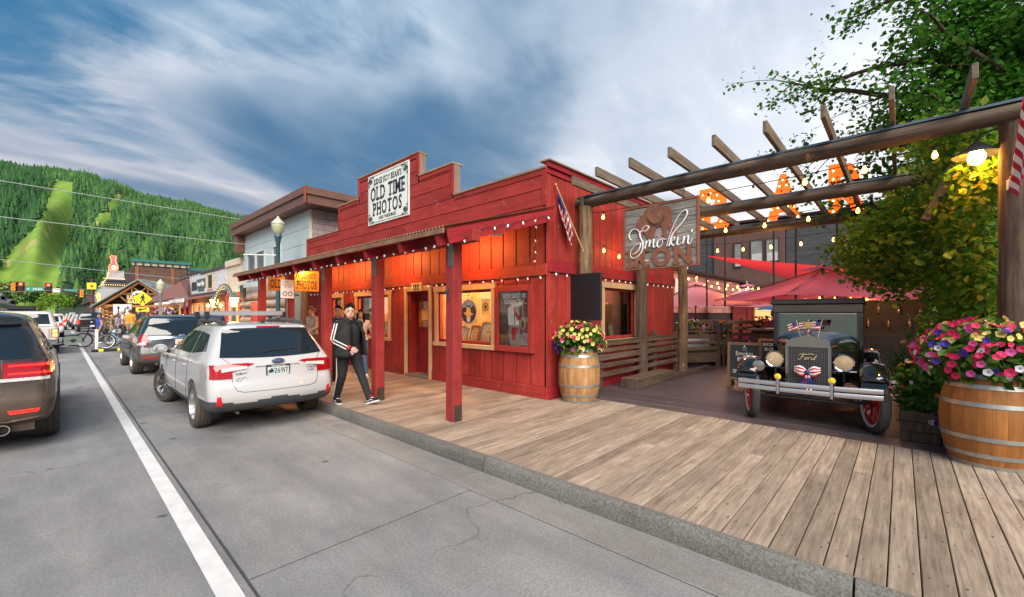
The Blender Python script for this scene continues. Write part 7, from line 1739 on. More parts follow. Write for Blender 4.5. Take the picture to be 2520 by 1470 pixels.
def person(label, loc, rz, H=1.72, mats=None, pose=None, hair='short', hairm=None, vox=.014, girth=1.0, group=None, sleeve=.5, legs='long', hat=None, feet=True, shoes='shoe', jacket=None, parts=None):
 """mats: skin, top, bottom, shoe. The figure faces -y in its own frame; x is its left."""
 t = thing('person', label, 'person', loc, rz, group); k = H/1.72; g_ = girth; J = dict(
  pelvis=(0, 0, .93), waist=(0, 0, 1.08), chest=(0, .0, 1.30), neck=(0, .01, 1.46), head=(0, -.015, 1.615),
  shL=(.175, 0, 1.40), shR=(-.175, 0, 1.40), elL=(.23, .03, 1.13), elR=(-.23, .03, 1.13), haL=(.22, -.06, .89), haR=(-.22, -.06, .89),
  hipL=(.095, 0, .90), hipR=(-.095, 0, .90), knL=(.10, -.02, .50), knR=(-.10, -.02, .50), anL=(.10, .02, .085), anR=(-.10, .02, .085), toL=(.12, -.15, .035), toR=(-.12, -.15, .035), look=(0, -1, 0))
 J.update(pose or {}); look = Vector(J.pop('look')).normalized(); J = {a: Vector(b)*k for a, b in J.items()}
 tr = lambda v: v*k*g_
 SEG = []   # a, b, ra, rb, material
 def S(a, b, ra, rb, m): SEG.append((J[a] if isinstance(a, str) else Vector(a), J[b] if isinstance(b, str) else Vector(b), ra, rb, m))
 up = (J['chest']-J['pelvis']).normalized(); ac = (J['shL']-J['shR']).normalized()
 for s_, hp in ((1, 'hipL'), (-1, 'hipR')):
  S(J[hp]+up*.02*k, J['waist']+ac*s_*.055*k*g_, tr(.115), tr(.105), 1); S(J['waist']+ac*s_*.055*k*g_, J['chest']+ac*s_*.075*k*g_, tr(.105), tr(.118), 1)
 for q in 'LR':
  S('sh'+q, J['chest']+ac*(.08 if q == 'L' else -.08)*k, tr(.068), tr(.11), 1)
  S('neck', 'sh'+q, .055*k, tr(.062), 1)
  mid = J['sh'+q].lerp(J['el'+q], sleeve*2 if sleeve < .5 else 1)
  S('sh'+q, 'el'+q, tr(.062), tr(.046), 1); S('el'+q, 'ha'+q, tr(.045), .028*k if sleeve < .9 else tr(.037), 1 if sleeve > .9 else 0)
  S('hip'+q, 'kn'+q, tr(.098), tr(.068), 2); S('kn'+q, 'an'+q, tr(.066) if legs == 'long' else tr(.055), tr(.050) if legs == 'long' else .038*k, 2 if legs == 'long' else 0)
 S('neck', J['neck']+(J['head']-J['neck'])*.6, .052*k, .05*k, 0)
 mb = MB()
 for (a, b, ra, rb, m) in SEG: capsule(mb, a, b, ra, rb)
 # head: skull, jaw, nose, ears, turned to the look direction
 yaw = math.atan2(look.x, -look.y); Mh = Matrix.Rotation(yaw, 3, 'Z') @ Matrix.Rotation(math.asin(max(-1, min(1, -look.z))), 3, 'X'); hc = J['head']
 hk = k*(1.0+.25*(g_-1))
 mb.ell(hc+Mh @ Vector((0, .012, .02))*hk, Vector((.076*(1+.4*(g_-1)), .094, .105))*hk, 18, 14, Mh); mb.ell(hc+Mh @ Vector((0, -.022, -.05))*hk, Vector((.062*(1+.7*(g_-1)), .066, .068))*hk, 16, 12, Mh)
 mb.ell(hc+Mh @ Vector((0, -.092, -.018))*hk, Vector((.014, .018, .024))*hk, 10, 8, Mh)
 for s_ in (-1, 1): mb.ell(hc+Mh @ Vector((s_*.078*(1+.4*(g_-1)), .012, -.005))*hk, Vector((.012, .02, .032))*hk, 8, 8, Mh)
 me = bpy.data.meshes.new('body'); me.from_pydata(mb.v, [], mb.f); ob = bpy.data.objects.new('body', me); COL.objects.link(ob)
 rm = ob.modifiers.new('r', 'REMESH'); rm.mode = 'VOXEL'; rm.voxel_size = vox*k; sm = ob.modifiers.new('s', 'SMOOTH'); sm.iterations = 3; sm.factor = .5
 bpy.context.view_layer.update(); nm = bpy.data.meshes.new_from_object(ob.evaluated_get(bpy.context.evaluated_depsgraph_get())); bpy.data.objects.remove(ob)
 for m in mats[:3]: nm.materials.append(m)
 A = np.array([s[0] for s in SEG]); B = np.array([s[1] for s in SEG]); RA = np.array([s[2] for s in SEG]); RB_ = np.array([s[3] for s in SEG]); MI = np.array([s[4] for s in SEG])
 C = np.array([p.center for p in nm.polygons]); AB = B-A; den = (AB**2).sum(1)+1e-9
 T = np.clip(((C[:, None, :]-A[None])*AB[None]).sum(2)/den, 0, 1); D = np.linalg.norm(C[:, None, :]-(A[None]+T[..., None]*AB[None]), axis=2)/(RA+(RB_-RA)*T)
 best = D.argmin(1); mi = MI[best]; hz = hc.z-.10*hk
 isar = np.array([i for i, s in enumerate(SEG)])
 if sleeve < .9:
  for q in 'LR':
   e, sh, h_ = np.array(J['el'+q]), np.array(J['sh'+q]), np.array(J['ha'+q])
   for i, s in enumerate(SEG):
    if (s[0]-J['sh'+q]).length < 1e-6 and (s[1]-J['el'+q]).length < 1e-6: mi[(best == i) & (T[:, i] > sleeve*1.1)] = 0
 if legs == 'short':
  for i, s in enumerate(SEG):
   if s[4] == 2 and abs(s[1].z-J['knL'].z) < .3*k and s[2] > .09*k*g_: mi[(best == i) & (T[:, i] > .85)] = 0
 hd = np.linalg.norm(C-np.array(hc), axis=1); mi[(hd < .135*hk) & (C[:, 2] > hz)] = 0
 wl = (J['pelvis']+(J['waist']-J['pelvis'])*.12).z; mi[(mi == 1) & (C[:, 2] < wl) & (D.min(1) < 3) & np.isin(best, [i for i, s in enumerate(SEG) if i < 4])] = 2
 nm.polygons.foreach_set('material_index', mi.astype(np.int32)); nm.polygons.foreach_set('use_smooth', [True]*len(nm.polygons)); nm.update()
 body = link('body', nm, t)
 # face
 for s_ in (-1, 1):
  MB().ell(hc+Mh @ Vector((s_*.030, -.083, .014))*hk, Vector((.012, .005, .0055))*hk, 8, 6, Mh).build('eye', M_blk, t, 60)
  MB().box(hc+Mh @ Vector((s_*.031, -.086, .034))*hk, Vector((.028, .008, .006))*hk, Mh).build('eyebrow', hairm or M_hairb, t)
 MB().ell(hc+Mh @ Vector((0, -.084, -.062))*hk, Vector((.022, .007, .007))*hk, 10, 6, Mh).build('mouth', mat('lips', (.36, .13, .11), .5, var=0), t, 60)
 # hair
 hm = hairm or M_hairb; hb = MB(); rgh = random.Random(int(loc[0]*77+loc[1]*13))
 if hair != 'bald':
  V = []; n, m = 22, 12; wdt = 1+.4*(g_-1)
  for i in range(m+1):
   th = PI*(.50 if hair == 'tuft' else .60)*i/m
   for j in range(n):
    a = 2*PI*j/n; fr = max(0, -math.sin(a)); lim = 1-.42*fr-.06*abs(math.cos(a)); tt = th*lim; rr = 1.10+rgh.uniform(-.03, .05)
    V.append(hc+Mh @ Vector((.079*wdt*rr*math.sin(tt)*math.cos(a), .014+.097*rr*math.sin(tt)*math.sin(a), .02+.108*rr*math.cos(tt)+(.012 if hair == 'tuft' and fr > .3 and i < 9 else 0)))*hk)
  F = [(i*n+j, (i+1)*n+j, (i+1)*n+(j+1) % n, i*n+(j+1) % n) for i in range(m) for j in range(n)]; hb.add(V, F)
  if hair == 'tuft':
   for q in range(70):
    a = rgh.uniform(0, 2*PI); th = rgh.uniform(0, 1.05 if math.sin(a) < 0 else 1.3); p = Vector((.082*wdt*math.sin(th)*math.cos(a), .014+.10*math.sin(th)*math.sin(a), .02+.112*math.cos(th))); d = (p-Vector((0, .0, -.02))).normalized()+Vector((rgh.uniform(-.5, .5), -.45, rgh.uniform(-.2, .5))); hb.tube([hc+Mh @ p*hk, hc+Mh @ (p+d*.016)*hk, hc+Mh @ (p+d*.027+Vector((0, -.006, -.008)))*hk], [.011*hk, .008*hk, .002*hk], 5)
  if hair == 'long':
   for s_ in range(9):
    a = R(-20+s_*27.5); x0 = Vector((.082*math.cos(a), .02+.09*math.sin(a), .03)); hb.tube([hc+Mh @ (x0*1.0)*hk, hc+Mh @ Vector((x0.x*1.08, x0.y*1.05, -.08))*hk, hc+Mh @ Vector((x0.x*1.12, x0.y*1.0+.01, -.20))*hk, hc+Mh @ Vector((x0.x*1.05+rgh.uniform(-.01, .01), x0.y*.9, -.32+rgh.uniform(-.03, .03)))*hk], [.034*hk, .036*hk, .034*hk, .012*hk], 7)
  hb.build('hair', hm, t, 60)
 if hat:
  hb = MB(); hb.lathe([(.0, .125), (.06, .12), (.088, .08), (.092, .03)], 20, Mh, 0, hc+Mh @ Vector((0, .012, .01))*hk); hb.prism([(.07*math.cos(a), -.075-.075*math.sin(a)) for a in [PI*i/10 for i in range(11)]], hc+Mh @ Vector((0, .0, .052))*hk, Mh @ Vector((1, 0, 0)), Mh @ Vector((0, 1, .12)), .01); hb.build('cap', hat, t, 50)
 # hands: palm and five fingers, lightly curled
 for q, s_ in (('L', 1), ('R', -1)):
  h_ = J['ha'+q]; d = (h_-J['el'+q]).normalized(); side = d.cross(Vector((0, -1, 0.2))).normalized(); nrm = side.cross(d).normalized(); hb = MB()
  capsule(hb, h_, h_+d*.065*k, .027*k, .030*k, 10)
  for f, (o_, L_) in enumerate(((-.030, .060), (-.010, .072), (.010, .074), (.028, .064))):
   a = h_+d*.075*k+side*o_*k; b = a+d*L_*.55*k+nrm*.006*k; c = b+d*L_*.35*k-nrm*.022*k*s_; hb.tube([a-d*.02*k, a, b, c], [.0098*k, .0098*k, .009*k, .007*k], 7)
  a = h_+d*.02*k-side*.03*k*1; hb.tube([a, a+d*.03*k-side*.02*k, a+d*.06*k-side*.026*k], [.013*k, .011*k, .008*k], 7)
  hb.build('hand', mats[0], t, 60)
 # shoes
 if feet:
  for q in 'LR':
   a, b = J['an'+q], J['to'+q]; fw = Vector((b.x-a.x, b.y-a.y, b.z-a.z+.05*k)).normalized(); rt = fw.cross(Vector((0, 0, 1))).normalized(); upv = rt.cross(fw); Ms = Matrix((rt, fw, upv)).transposed()
   o = MB(); c = a-upv*.045*k; 
   P = [(-.085, .03, .035, .028), (-.05, .035, .05, .042), (0, .037, .055, .05), (.06, .042, .045, .038), (.12, .046, .034, .026), (.17, .040, .028, .020), (.195, .020, .018, .012)]; V = []; n = 12
   for (y, w, h, _) in P:
    for j in range(n): an_ = 2*PI*j/n; V.append(c+Ms @ (Vector((w*math.cos(an_), y, max(-.03, h*math.sin(an_))))*k))
   o.add(V, [(i*n+j, i*n+(j+1) % n, (i+1)*n+(j+1) % n, (i+1)*n+j) for i in range(len(P)-1) for j in range(n)]+[tuple(range(n))[::-1], tuple((len(P)-1)*n+j for j in range(n))]); sh = o.build(shoes, mats[3], t, 50)
   o = MB(); V = []
   for (y, w, h, _) in P:
    for (x_, z_) in ((-w-.004, -.045), (w+.004, -.045), (w+.004, -.022), (-w-.004, -.022)): V.append(c+Ms @ (Vector((x_, y, z_))*k))
   o.add(V, [(i*4+j, i*4+(j+1) % 4, (i+1)*4+(j+1) % 4, (i+1)*4+j) for i in range(len(P)-1) for j in range(4)]+[(3, 2, 1, 0), tuple((len(P)-1)*4+j for j in range(4))]); o.build('sole', M_fw, sh, 40)
 return t, J, k
c_black = cloth('black_cloth', (.007, .007, .008)); c_white = cloth('white_cloth', (.62, .60, .60)); c_navy = cloth('navy_cloth', (.02, .028, .07)); c_jean = cloth('denim', (.07, .17, .30), .25); c_grey = cloth('heather_cloth', (.25, .22, .20), .35); c_khaki = cloth('khaki_cloth', (.42, .33, .20)); c_yel = cloth('orange_yellow_cloth', (.60, .28, .03)); c_blue = cloth('royal_cloth', (.02, .05, .32)); c_green = cloth('olive_cloth', (.10, .15, .10)); c_lav = cloth('lavender_cloth', (.32, .28, .42)); c_brown = cloth('brown_cloth', (.10, .06, .045)); c_plum = cloth('plum_cloth', (.14, .03, .06)); c_pat = cloth('blue_print_cloth', (.015, .05, .12), .8)
# walker in the open track jacket, mid-stride along the walk
w1 = dict(pelvis=(0, .0, .90), waist=(0, -.02, 1.06), chest=(0, -.02, 1.28), neck=(0, -.02, 1.45), head=(.0, -.035, 1.60), shL=(.20, .0, 1.385), shR=(-.20, -.01, 1.385), elL=(.27, .11, 1.14), elR=(-.29, -.02, 1.12), haL=(.26, .12, .90), haR=(-.12, -.23, .98), hipL=(.10, 0, .88), hipR=(-.10, 0, .88), knL=(.14, -.16, .50), knR=(-.11, .03, .49), anL=(.17, -.36, .10), anR=(-.12, .20, .085), toL=(.20, -.53, .10), toR=(-.15, .04, .035), look=(-.5, -1, .0))
t, J, k = person('young man in black track jacket with striped sleeve walking off the porch', (3.38, 6.98, BW), R(6), 1.68, [M_skA, c_black, cloth('charcoal_trousers', (.008, .010, .014)), c_black], w1, 'tuft', vox=.010, girth=1.12, sleeve=1.0)
# open jacket shell: two front panels, collar, stripes and cuffs
jm = cloth('jacket_shell', (.007, .009, .009)); wht = cloth('stripe_white', (.66, .64, .58)); rdc = cloth('cuff_red', (.35, .02, .02))
for s_ in (-1, 1):
 mb = MB(); V = []; rows = 12; cl = 7
 for i in range(rows+1):
  z = 1.43-.60*i/rows
  for j in range(cl+1):
   a = R(22+(s_ > 0)*6)+R(82)*j/cl; rx, ry = (.155+.095*min(1, i/4)+.02*(i/rows)), (.135+.05*min(1, i/4)+.02*(i/rows)); flare = .05*(i/rows)*(1-j/cl)
   V.append(((s_*(rx*math.sin(a)+flare*.6))*k, (-ry*math.cos(a)-.02-flare)*k, z*k))
 mb.add(V, [(i*(cl+1)+j, i*(cl+1)+j+1, (i+1)*(cl+1)+j+1, (i+1)*(cl+1)+j) for i in range(rows) for j in range(cl)])
 o = mb.build('jacket_front', jm, t, 70); so = o.modifiers.new('s', 'SOLIDIFY'); so.thickness = .012
mb = MB(); mb.tube([(x*k, y*k, z*k) for x, y, z in ((-.09, -.155, 1.40), (-.11, -.06, 1.465), (-.06, .05, 1.49), (.06, .05, 1.49), (.11, -.06, 1.465), (.09, -.155, 1.40))], .026*k, 8); mb.build('collar', jm, t, 50)
for q, sd in (('R', -1),):
 sh, e_, h_ = J['sh'+q], J['el'+q], J['ha'+q]; out = Vector((-.95, -.30, .0)).normalized()
 for off_, mm, rr in ((-.026, wht, .013), (.0, cloth('stripe_dark', (.05, .03, .06)), .010), (.026, wht, .013)):
  pts = []
  for i in range(15):
   u = i/14*2; p = sh.lerp(e_, u) if u <= 1 else e_.lerp(h_, (u-1)*.86); ax = ((e_-sh) if u <= 1 else (h_-e_)).normalized(); n_ = (out-ax*out.dot(ax)).normalized(); b_ = ax.cross(n_); r_ = (.062+(.046-.062)*min(1, u) if u <= 1 else .045+(.037-.045)*(u-1))*k*1.12; r_ += .004
   pts.append(p+n_*(math.sqrt(max(1e-6, r_*r_-off_*off_)))+b_*off_)
  MB().tube(pts, rr*.8, 6).build('sleeve_stripe', mm, t, 60)
 MB().cyl(e_.lerp(h_, .84), e_.lerp(h_, 1.0), .047*k, .044*k, 14).build('cuff', rdc, t, 50)
hd_ = J['haR']; MB().box(hd_+Vector((.04, -.05, -.05)), (.07, .012, .13), Matrix.Rotation(R(60), 3, 'Y'), bev=.003).build('phone', mat('phone_pink', (.45, .25, .42), .3, var=0), t)
MB().tube([J['anR']+Vector((-.055, 0, .02)), J['knR']+Vector((-.095, 0, 0)), J['hipR']+Vector((-.135, 0, 0))], .006, 6).build('trouser_stripe', wht, t, 60)
MB().cyl(J['anL']+Vector((0, 0, -.01)), J['anL']+Vector((0, 0.01, .05)), .045, .048, 12).build('sock', rdc, t, 40)
for q in 'LR':
 a, b = J['an'+q], J['to'+q]; fw = (Vector((b.x-a.x, b.y-a.y, b.z-a.z+.05*k))).normalized(); rt = fw.cross(Vector((0, 0, 1))).normalized(); upv = rt.cross(fw); c = a-upv*.045*k
 for sd in (-1, 1): MB().tube([c+fw*.12*k+rt*sd*.047*k-upv*.005, c+fw*.06*k+rt*sd*.046*k+upv*.018, c+rt*sd*.042*k-upv*.0, c-fw*.06*k+rt*sd*.038*k+upv*.012], .006, 5).build('shoe_stripe', M_fw, t, 60)
 MB().box(c+fw*.055*k+upv*.045*k, (.04, .06, .012), Matrix((rt, fw, upv)).transposed(), bev=.003).build('laces', M_fw, t)
# companion behind the post
t, J, k = person('young man in white shirt and open dark shirt partly behind the red post', (4.28, 9.35, BW), R(-28), 1.68, [M_skB, c_navy, c_black, c_black], dict(look=(-.05, -1, -.03), knR=(-.1, -.1, .5), anR=(-.1, -.06, .09), toR=(-.12, -.22, .04)), 'tuft', vox=.012, sleeve=1.0)
mb = MB(); V = []
for i in range(9):
 z = 1.42-.46*i/8
 for j in range(7): a = R(-38)+R(76)*j/6; w_ = .35+.65*min(1, i/3); V.append((.155*math.sin(a*w_)*k, (-.138*math.cos(a*w_)-.006)*k, z*k))
mb.add(V, [(i*7+j, i*7+j+1, (i+1)*7+j+1, (i+1)*7+j) for i in range(8) for j in range(6)]); mb.build('shirt_front', c_white, t, 70)
# woman in printed tee and jeans
t, J, k = person('woman with long dark hair in white printed tee and blue jeans by the window', (5.0, 9.7, BW), R(-30), 1.62, [M_skA, c_white, c_jean, c_white], dict(look=(-.15, -1, -.02), elL=(.27, .02, 1.14), haL=(.34, -.06, .93), elR=(-.2, .05, 1.13), knL=(.11, -.12, .5), anL=(.14, -.14, .09), toL=(.17, -.30, .04), anR=(-.08, .12, .1), toR=(-.1, -.02, .04)), 'long', M_hairbr if False else M_hairb, vox=.012, girth=.9, sleeve=.42)
mb = MB(); V = []
for i in range(7):
 z = 1.32-.24*i/6
 for j in range(6): a = R(-24)+R(48)*j/5; V.append((.17*math.sin(a)*k*.9, (-.142*math.cos(a)-.004)*k*.93, z*k))
mb.add(V, [(i*6+j, i*6+j+1, (i+1)*6+j+1, (i+1)*6+j) for i in range(6) for j in range(5)]); mb.build('shirt_print', mat('tee_print', (.55, .5, .48), .8, var=0, scale=22, col2=(.16, .03, .02), detail=2), t, 70)
# man at the far porch end, blond and others
t, J, k = person('man in faded print tee standing at the far porch end', (5.05, 12.75, BW), R(-75), 1.72, [M_skB, c_grey, c_brown, c_brown], dict(look=(-.6, -1, 0), elL=(.28, -.05, 1.14), haL=(.16, -.22, 1.02)), 'short', M_hairbr, vox=.018, sleeve=.45)
person('blond person beyond the far porch post', (4.9, 14.9, BW), R(120), 1.62, [M_skB, c_brown, c_navy, c_brown], dict(), 'long', M_hairbl, vox=.02, sleeve=.45, girth=.9)
person('brown haired person walking behind the navy SUV', (4.0, 18.9, BW), R(-10), 1.74, [M_skB, c_navy, c_khaki, c_brown], dict(look=(.2, -1, 0)), 'short', M_hairbr, vox=.02)
grp = 'people on the far crossing'
walk_ = dict(knL=(.1, -.16, .5), anL=(.1, -.22, .1), toL=(.12, -.38, .05), anR=(-.1, .22, .12), toR=(-.12, .06, .05))
person('woman in blue sleeveless top and cap walking at the crossing', (1.42, 31.5, 0), R(-75), 1.68, [M_skB, c_blue, c_brown, c_brown], walk_, 'short', M_hairbr, vox=.022, sleeve=.12, legs='short', hat=c_navy, girth=1.15, group=grp)
person('child in olive shirt at the crossing', (2.05, 34.0, BW), R(80), 1.45, [M_skB, c_green, c_khaki, c_brown], walk_, 'short', M_hairbl, vox=.022, legs='short', group=grp)
person('person in lavender top at the crossing', (2.25, 32.8, BW), R(60), 1.55, [M_skB, c_lav, c_navy, c_white], walk_, 'long', M_hairbr, vox=.022, group=grp)
person('person in white shirt and cap at the crossing', (2.55, 34.5, BW), R(90), 1.68, [M_skB, c_white, c_brown, c_brown], walk_, 'short', M_hairbl, vox=.022, hat=c_khaki, group=grp)
person('man in orange yellow shirt and khaki trousers at the crossing', (2.85, 34.0, BW), R(170), 1.76, [M_skB, c_yel, c_khaki, c_brown], walk_, 'short', M_hairbr, vox=.022, hat=c_khaki, girth=1.15, group=grp)
person('man in dark shirt and dark cap at the log gallery steps', (3.45, 36.5, BW), R(40), 1.75, [M_skB, c_navy, c_black, c_black], dict(), 'short', M_hairb, vox=.022, hat=c_navy, group=grp)
person('child between the olive and white shirted people at the crossing', (1.65, 32.6, 0), R(70), 1.5, [M_skB, c_grey, c_navy, c_white], walk_, 'long', M_hairbr, vox=.022, group=grp)
# diners in the courtyard
sit = dict(pelvis=(0, 0, .52), waist=(0, 0, .68), chest=(0, -.03, .90), neck=(0, -.05, 1.06), head=(0, -.08, 1.21), shL=(.18, -.03, 1.0), shR=(-.18, -.03, 1.0), elL=(.25, -.12, .78), elR=(-.25, -.12, .78), haL=(.15, -.38, .80), haR=(-.15, -.38, .80), hipL=(.1, 0, .5), hipR=(-.1, 0, .5), knL=(.12, -.42, .5), knR=(-.12, -.42, .5), anL=(.12, -.40, .09), anR=(-.12, -.40, .09), toL=(.13, -.56, .04), toR=(-.13, -.56, .04))
def stool(x, y, h, nm):
 t = thing('stool', nm, 'stool', (x, y, BW)); MB().lathe([(0, h-.04), (.17, h-.04), (.18, h-.02), (.17, h), (0, h)], 18).build('seat', M_rail, t, 40)
 for k_ in range(4): a = PI/4+k_*PI/2; MB().cyl((.1*math.cos(a), .1*math.sin(a), h-.04), (.17*math.cos(a), .17*math.sin(a), 0), .016, None, 8).build('leg', M_railv, t)
person('man in cap and plum shirt leaning on the host stand', (11.85, 2.25, BW), R(-100), 1.6, [M_skB, c_plum, c_navy, c_brown], dict(look=(.9, -.6, .1), elL=(.30, -.20, 1.22), haL=(.28, -.42, 1.24), elR=(-.30, -.15, 1.2), haR=(-.1, -.38, 1.22)), 'short', M_hairbr, vox=.018, hat=cloth('cap_tan', (.3, .22, .18)), sleeve=1)
stool(12.7, -.55, .44, 'stool under the diner in the blue print shirt')
person('diner in blue print shirt bent over beside the old car', (12.7, -.55, BW), R(150), 1.7, [M_skB, c_pat, c_navy, c_brown], {**sit, 'neck': (0, -.12, 1.03), 'head': (0, -.2, 1.15), 'look': (0, -1, -.5)}, 'short', M_hairbr, vox=.02, girth=1.2)
stool(14.0, -.6, .44, 'stool under the boy in the white shirt')
person('boy in white shirt seated near the dark bar', (14.0, -.6, BW), R(-110), 1.55, [M_skB, c_white, c_navy, c_brown], sit, 'short', M_hairb, vox=.02)
# ================================================================== STREET BEYOND
M_blue = mat('pale_blue_panel', (.40, .49, .52), .6, var=.06, scale=1.5, rnd=.04); M_fas = mat('brown_metal_fascia', (.155, .075, .055), .5, .2, var=.15, scale=2, rnd=.06); M_cmu = mat('pink_block', (.33, .25, .25), .85, var=.14, scale=6, rnd=.1, bump=.3)
M_winf = mat('street_window_glass', (.03, .045, .045), .06, var=.3, scale=1, spec=.9); M_crm = mat('cream_panel', (.55, .49, .40), .7, var=.07, rnd=.04); M_mort = mat('mortar', (.42, .37, .36), .9, var=.1)
M_logh = wood('pale_log', (.26, .20, .16), (.46, .38, .32), 1, 3, .7, .12, .3); M_logb = wood('brown_log', (.16, .075, .035), (.33, .17, .085), 2, 3, .65, .12, .3)
t = thing('pale_blue_building', 'two storey building with pale blue panels and brown overhanging fascia', 'building', (6, 18.5, 0)); bt = t
MB().b2((6.03, 15.38, 0), (16, 23.2, 5.4)).build('wall_core', M_mort, t, None, True)
y = 15.40
for r_, z0_ in enumerate((3.05, 3.62, 4.19, 4.76)):
 for a, b_ in ((15.40, 18.0), (18.01, 23.18)):
  rc = [(a, b_, z0_, z0_+.56)]
  for h in ((18.15, 19.1, 3.2, 4.48), (20.1, 22.6, 3.2, 4.46)): rc = rsub(rc, h)
  for (p, q, zz0, zz1) in rc: pbox('wall_panel', t, (6.0, p, zz0), (6.03, q, zz1), M_blue, .004, True)
for (a, b_) in ((18.15, 19.1), (20.1, 21.3), (21.35, 22.6)):
 w_ = pbox('window', t, (6.012, a, 3.2), (6.029, b_, 4.46), M_winf, .003, True); mb = MB(); frame_rect(mb, (6.02, (a+b_)/2, 3.83), *UX, b_-a, 1.27, .06, .06); mb.build('window_frame', mat('pale_frame', (.5, .56, .56), .5), w_, None, True)
# block wall facing the camera above the red roof
z0_ = 3.9; r_ = 0
while z0_ < 5.35:
 x = 6.10-(.2 if r_ % 2 else 0)
 while x < 15.5:
  pbox('block', t, (max(x, 6.09), 15.34, z0_), (x+.388, 15.379, min(z0_+.19, 5.38)), M_cmu, .004, True); x += .4
 z0_ += .2; r_ += 1
pbox('corner_trim', t, (5.985, 15.335, 3.05), (6.085, 15.399, 5.38), mat('corner_cream', (.5, .48, .38), .6), .004, True)
for k_, (za, zb_, xo) in enumerate(((5.38, 5.68, 5.56), (5.683, 5.93, 5.50))):
 for a, b_ in ((14.55, 17.3), (17.31, 20.2), (20.21, 23.6)): pbox('fascia_panel', t, (xo, a, za), (xo+.05, b_, zb_), M_fas, .006, True)
 for a, b_ in ((5.56, 9.5), (9.51, 13.5)): pbox('fascia_panel', t, (a, 14.55-.06*k_, za), (b_, 14.60-.06*k_, zb_), M_fas, .006, True)
pbox('fascia_corner', t, (5.49, 14.48, 5.37), (5.555, 14.545, 5.94), mat('red_corner', (.22, .05, .03), .5), .004, True)
MB().b2((5.62, 14.66, 5.40), (15, 23.5, 5.86)).build('roof', M_fas, t, None, True); pbox('bracket_box', t, (5.65, 23.0, 4.6), (6.0, 23.5, 5.38), M_fas, .01, True)
# log ground floor
for i in range(7): log('wall_log', (5.98, 15.9, .30+i*.36), (5.98, 23.2, .30+i*.36), .17, M_logh, t, 10, 8, .004, 40+i)
log('corner_log', (5.80, 15.25, BW), (5.80, 15.25, 2.7), .16, M_logb, t, 10, 8, .01, 50); log('corner_log', (6.2, 16.6, BW), (6.2, 16.6, 2.95), .2, M_logb, t, 10, 8, .01, 51)
d_ = pbox('door', t, (5.76, 15.5, BW), (5.80, 16.35, 2.3), mat('grey_green_door', (.25, .26, .21), .6, var=.1), .006, True); pbox('door_push_plate', d_, (5.74, 15.62, 1.2), (5.759, 15.74, 1.45), M_fw, .003, True)
pbox('beam_board', t, (5.72, 15.3, 2.85), (5.79, 23.2, 3.045), M_blue, .006, True)
w_ = pbox('small_window', t, (5.78, 20.3, 1.2), (5.82, 21.3, 2.2), mat('red_panel', (.38, .04, .03), .6), .006, True)
pbox('speaker_box', t, (5.70, 22.2, 2.4), (5.84, 22.7, 3.0), M_dark, .02, True)
# cream and red shop
t = thing('cream_shop', 'cream panelled shop front with red trim and round arch', 'building', (6, 24, 0))
MB().b2((6.03, 23.62, 0), (12, 26.2, 4.4)).build('wall_core', M_crm, t, None, True)
for i in range(6): pbox('wall_panel', t, (6.0, 23.65+i*.42, 2.75), (6.029, 23.65+i*.42+.41, 4.1), M_crm, .004, True)
pbox('cornice', t, (5.9, 23.6, 4.1), (6.03, 26.2, 4.42), M_crm, .02, True); M_rtr = mat('bright_red_trim', (.40, .04, .03), .6, var=.1)
pbox('red_band', t, (5.95, 23.62, 2.55), (6.029, 26.2, 2.72), M_rtr, .006, True)
for y in (23.7, 25.0, 26.1): pbox('red_pillar', t, (5.93, y-.07, BW), (6.029, y+.07, 2.549), M_rtr, .006, True)
MB().tube([(5.96, 24.35+.55*math.cos(a), 1.75+.6*math.sin(a)) for a in [PI*i/12 for i in range(13)]], .05, 8).build('arch', M_rtr, t, 50, True)
MB().prism([(.52*math.cos(a), .56*math.sin(a)) for a in [PI*i/12 for i in range(13)]]+[(-.52, -1.5), (.52, -1.5)], (6.02, 24.35, 1.75), *UX, .006).build('lit_opening', mat('warm_opening', (.3, .14, .04), .6, var=.5, scale=3, emit=(1, .45, .1), es=.6), t, None, True)
lamp('shop_glow', (5.4, 24.4, 2.2), 20, (1, .5, .15), .1, t)
# white boarded dessert shop with maroon awning
t = thing('white_boarded_shop', 'white boarded false front shop with brown awning and goose neck lamps', 'building', (6, 31, 0)); M_wb = wood('white_siding', (.52, .54, .56), (.66, .68, .70), 1, 2, .65, .04, .1); M_mar = mat('maroon_shingle', (.17, .075, .065), .8, var=.2, scale=14, bump=.2)
MB().b2((6.04, 26.3, 0), (14, 36.4, 3.9)).build('wall_core', mat('shop_wall_brown', (.14, .06, .035), .7, var=.2), t, None, True)
for i in range(8): z0_ = 2.95+i*.165; pbox('siding_board', t, (6.0, 26.32, z0_), (6.039, 35.4+(.1*(i-3) if i < 5 else .2), z0_+.16), M_wb, .004, True)
for a, b_, zt in ((26.3, 32.2, 4.28), (32.21, 35.7, 4.42)): pbox('cap_board', t, (5.92, a, zt-.14), (6.10, b_, zt), mat('dark_cap', (.06, .055, .055), .6), .006, True)
pbox('lower_trim', t, (5.9, 26.3, 2.82), (6.039, 35.2, 2.945), MATS['dark_cap'], .006, True)
w_ = pbox('window', t, (5.985, 29.2, 3.15), (5.999, 30.4, 3.95), M_winf, .003, True); mb = MB(); frame_rect(mb, (5.99, 29.8, 3.55), *UX, 1.35, .95, .09, .04); mb.build('window_frame', M_trim, w_, None, True)
mb = MB(); mb.prism([(4.25, 2.42), (6.0, 2.82), (6.0, 2.74), (4.25, 2.34)], (0, 36.2, 0), (1, 0, 0), (0, 0, 1), 9.8); mb.build('awning_roof', M_mar, t, None, True)
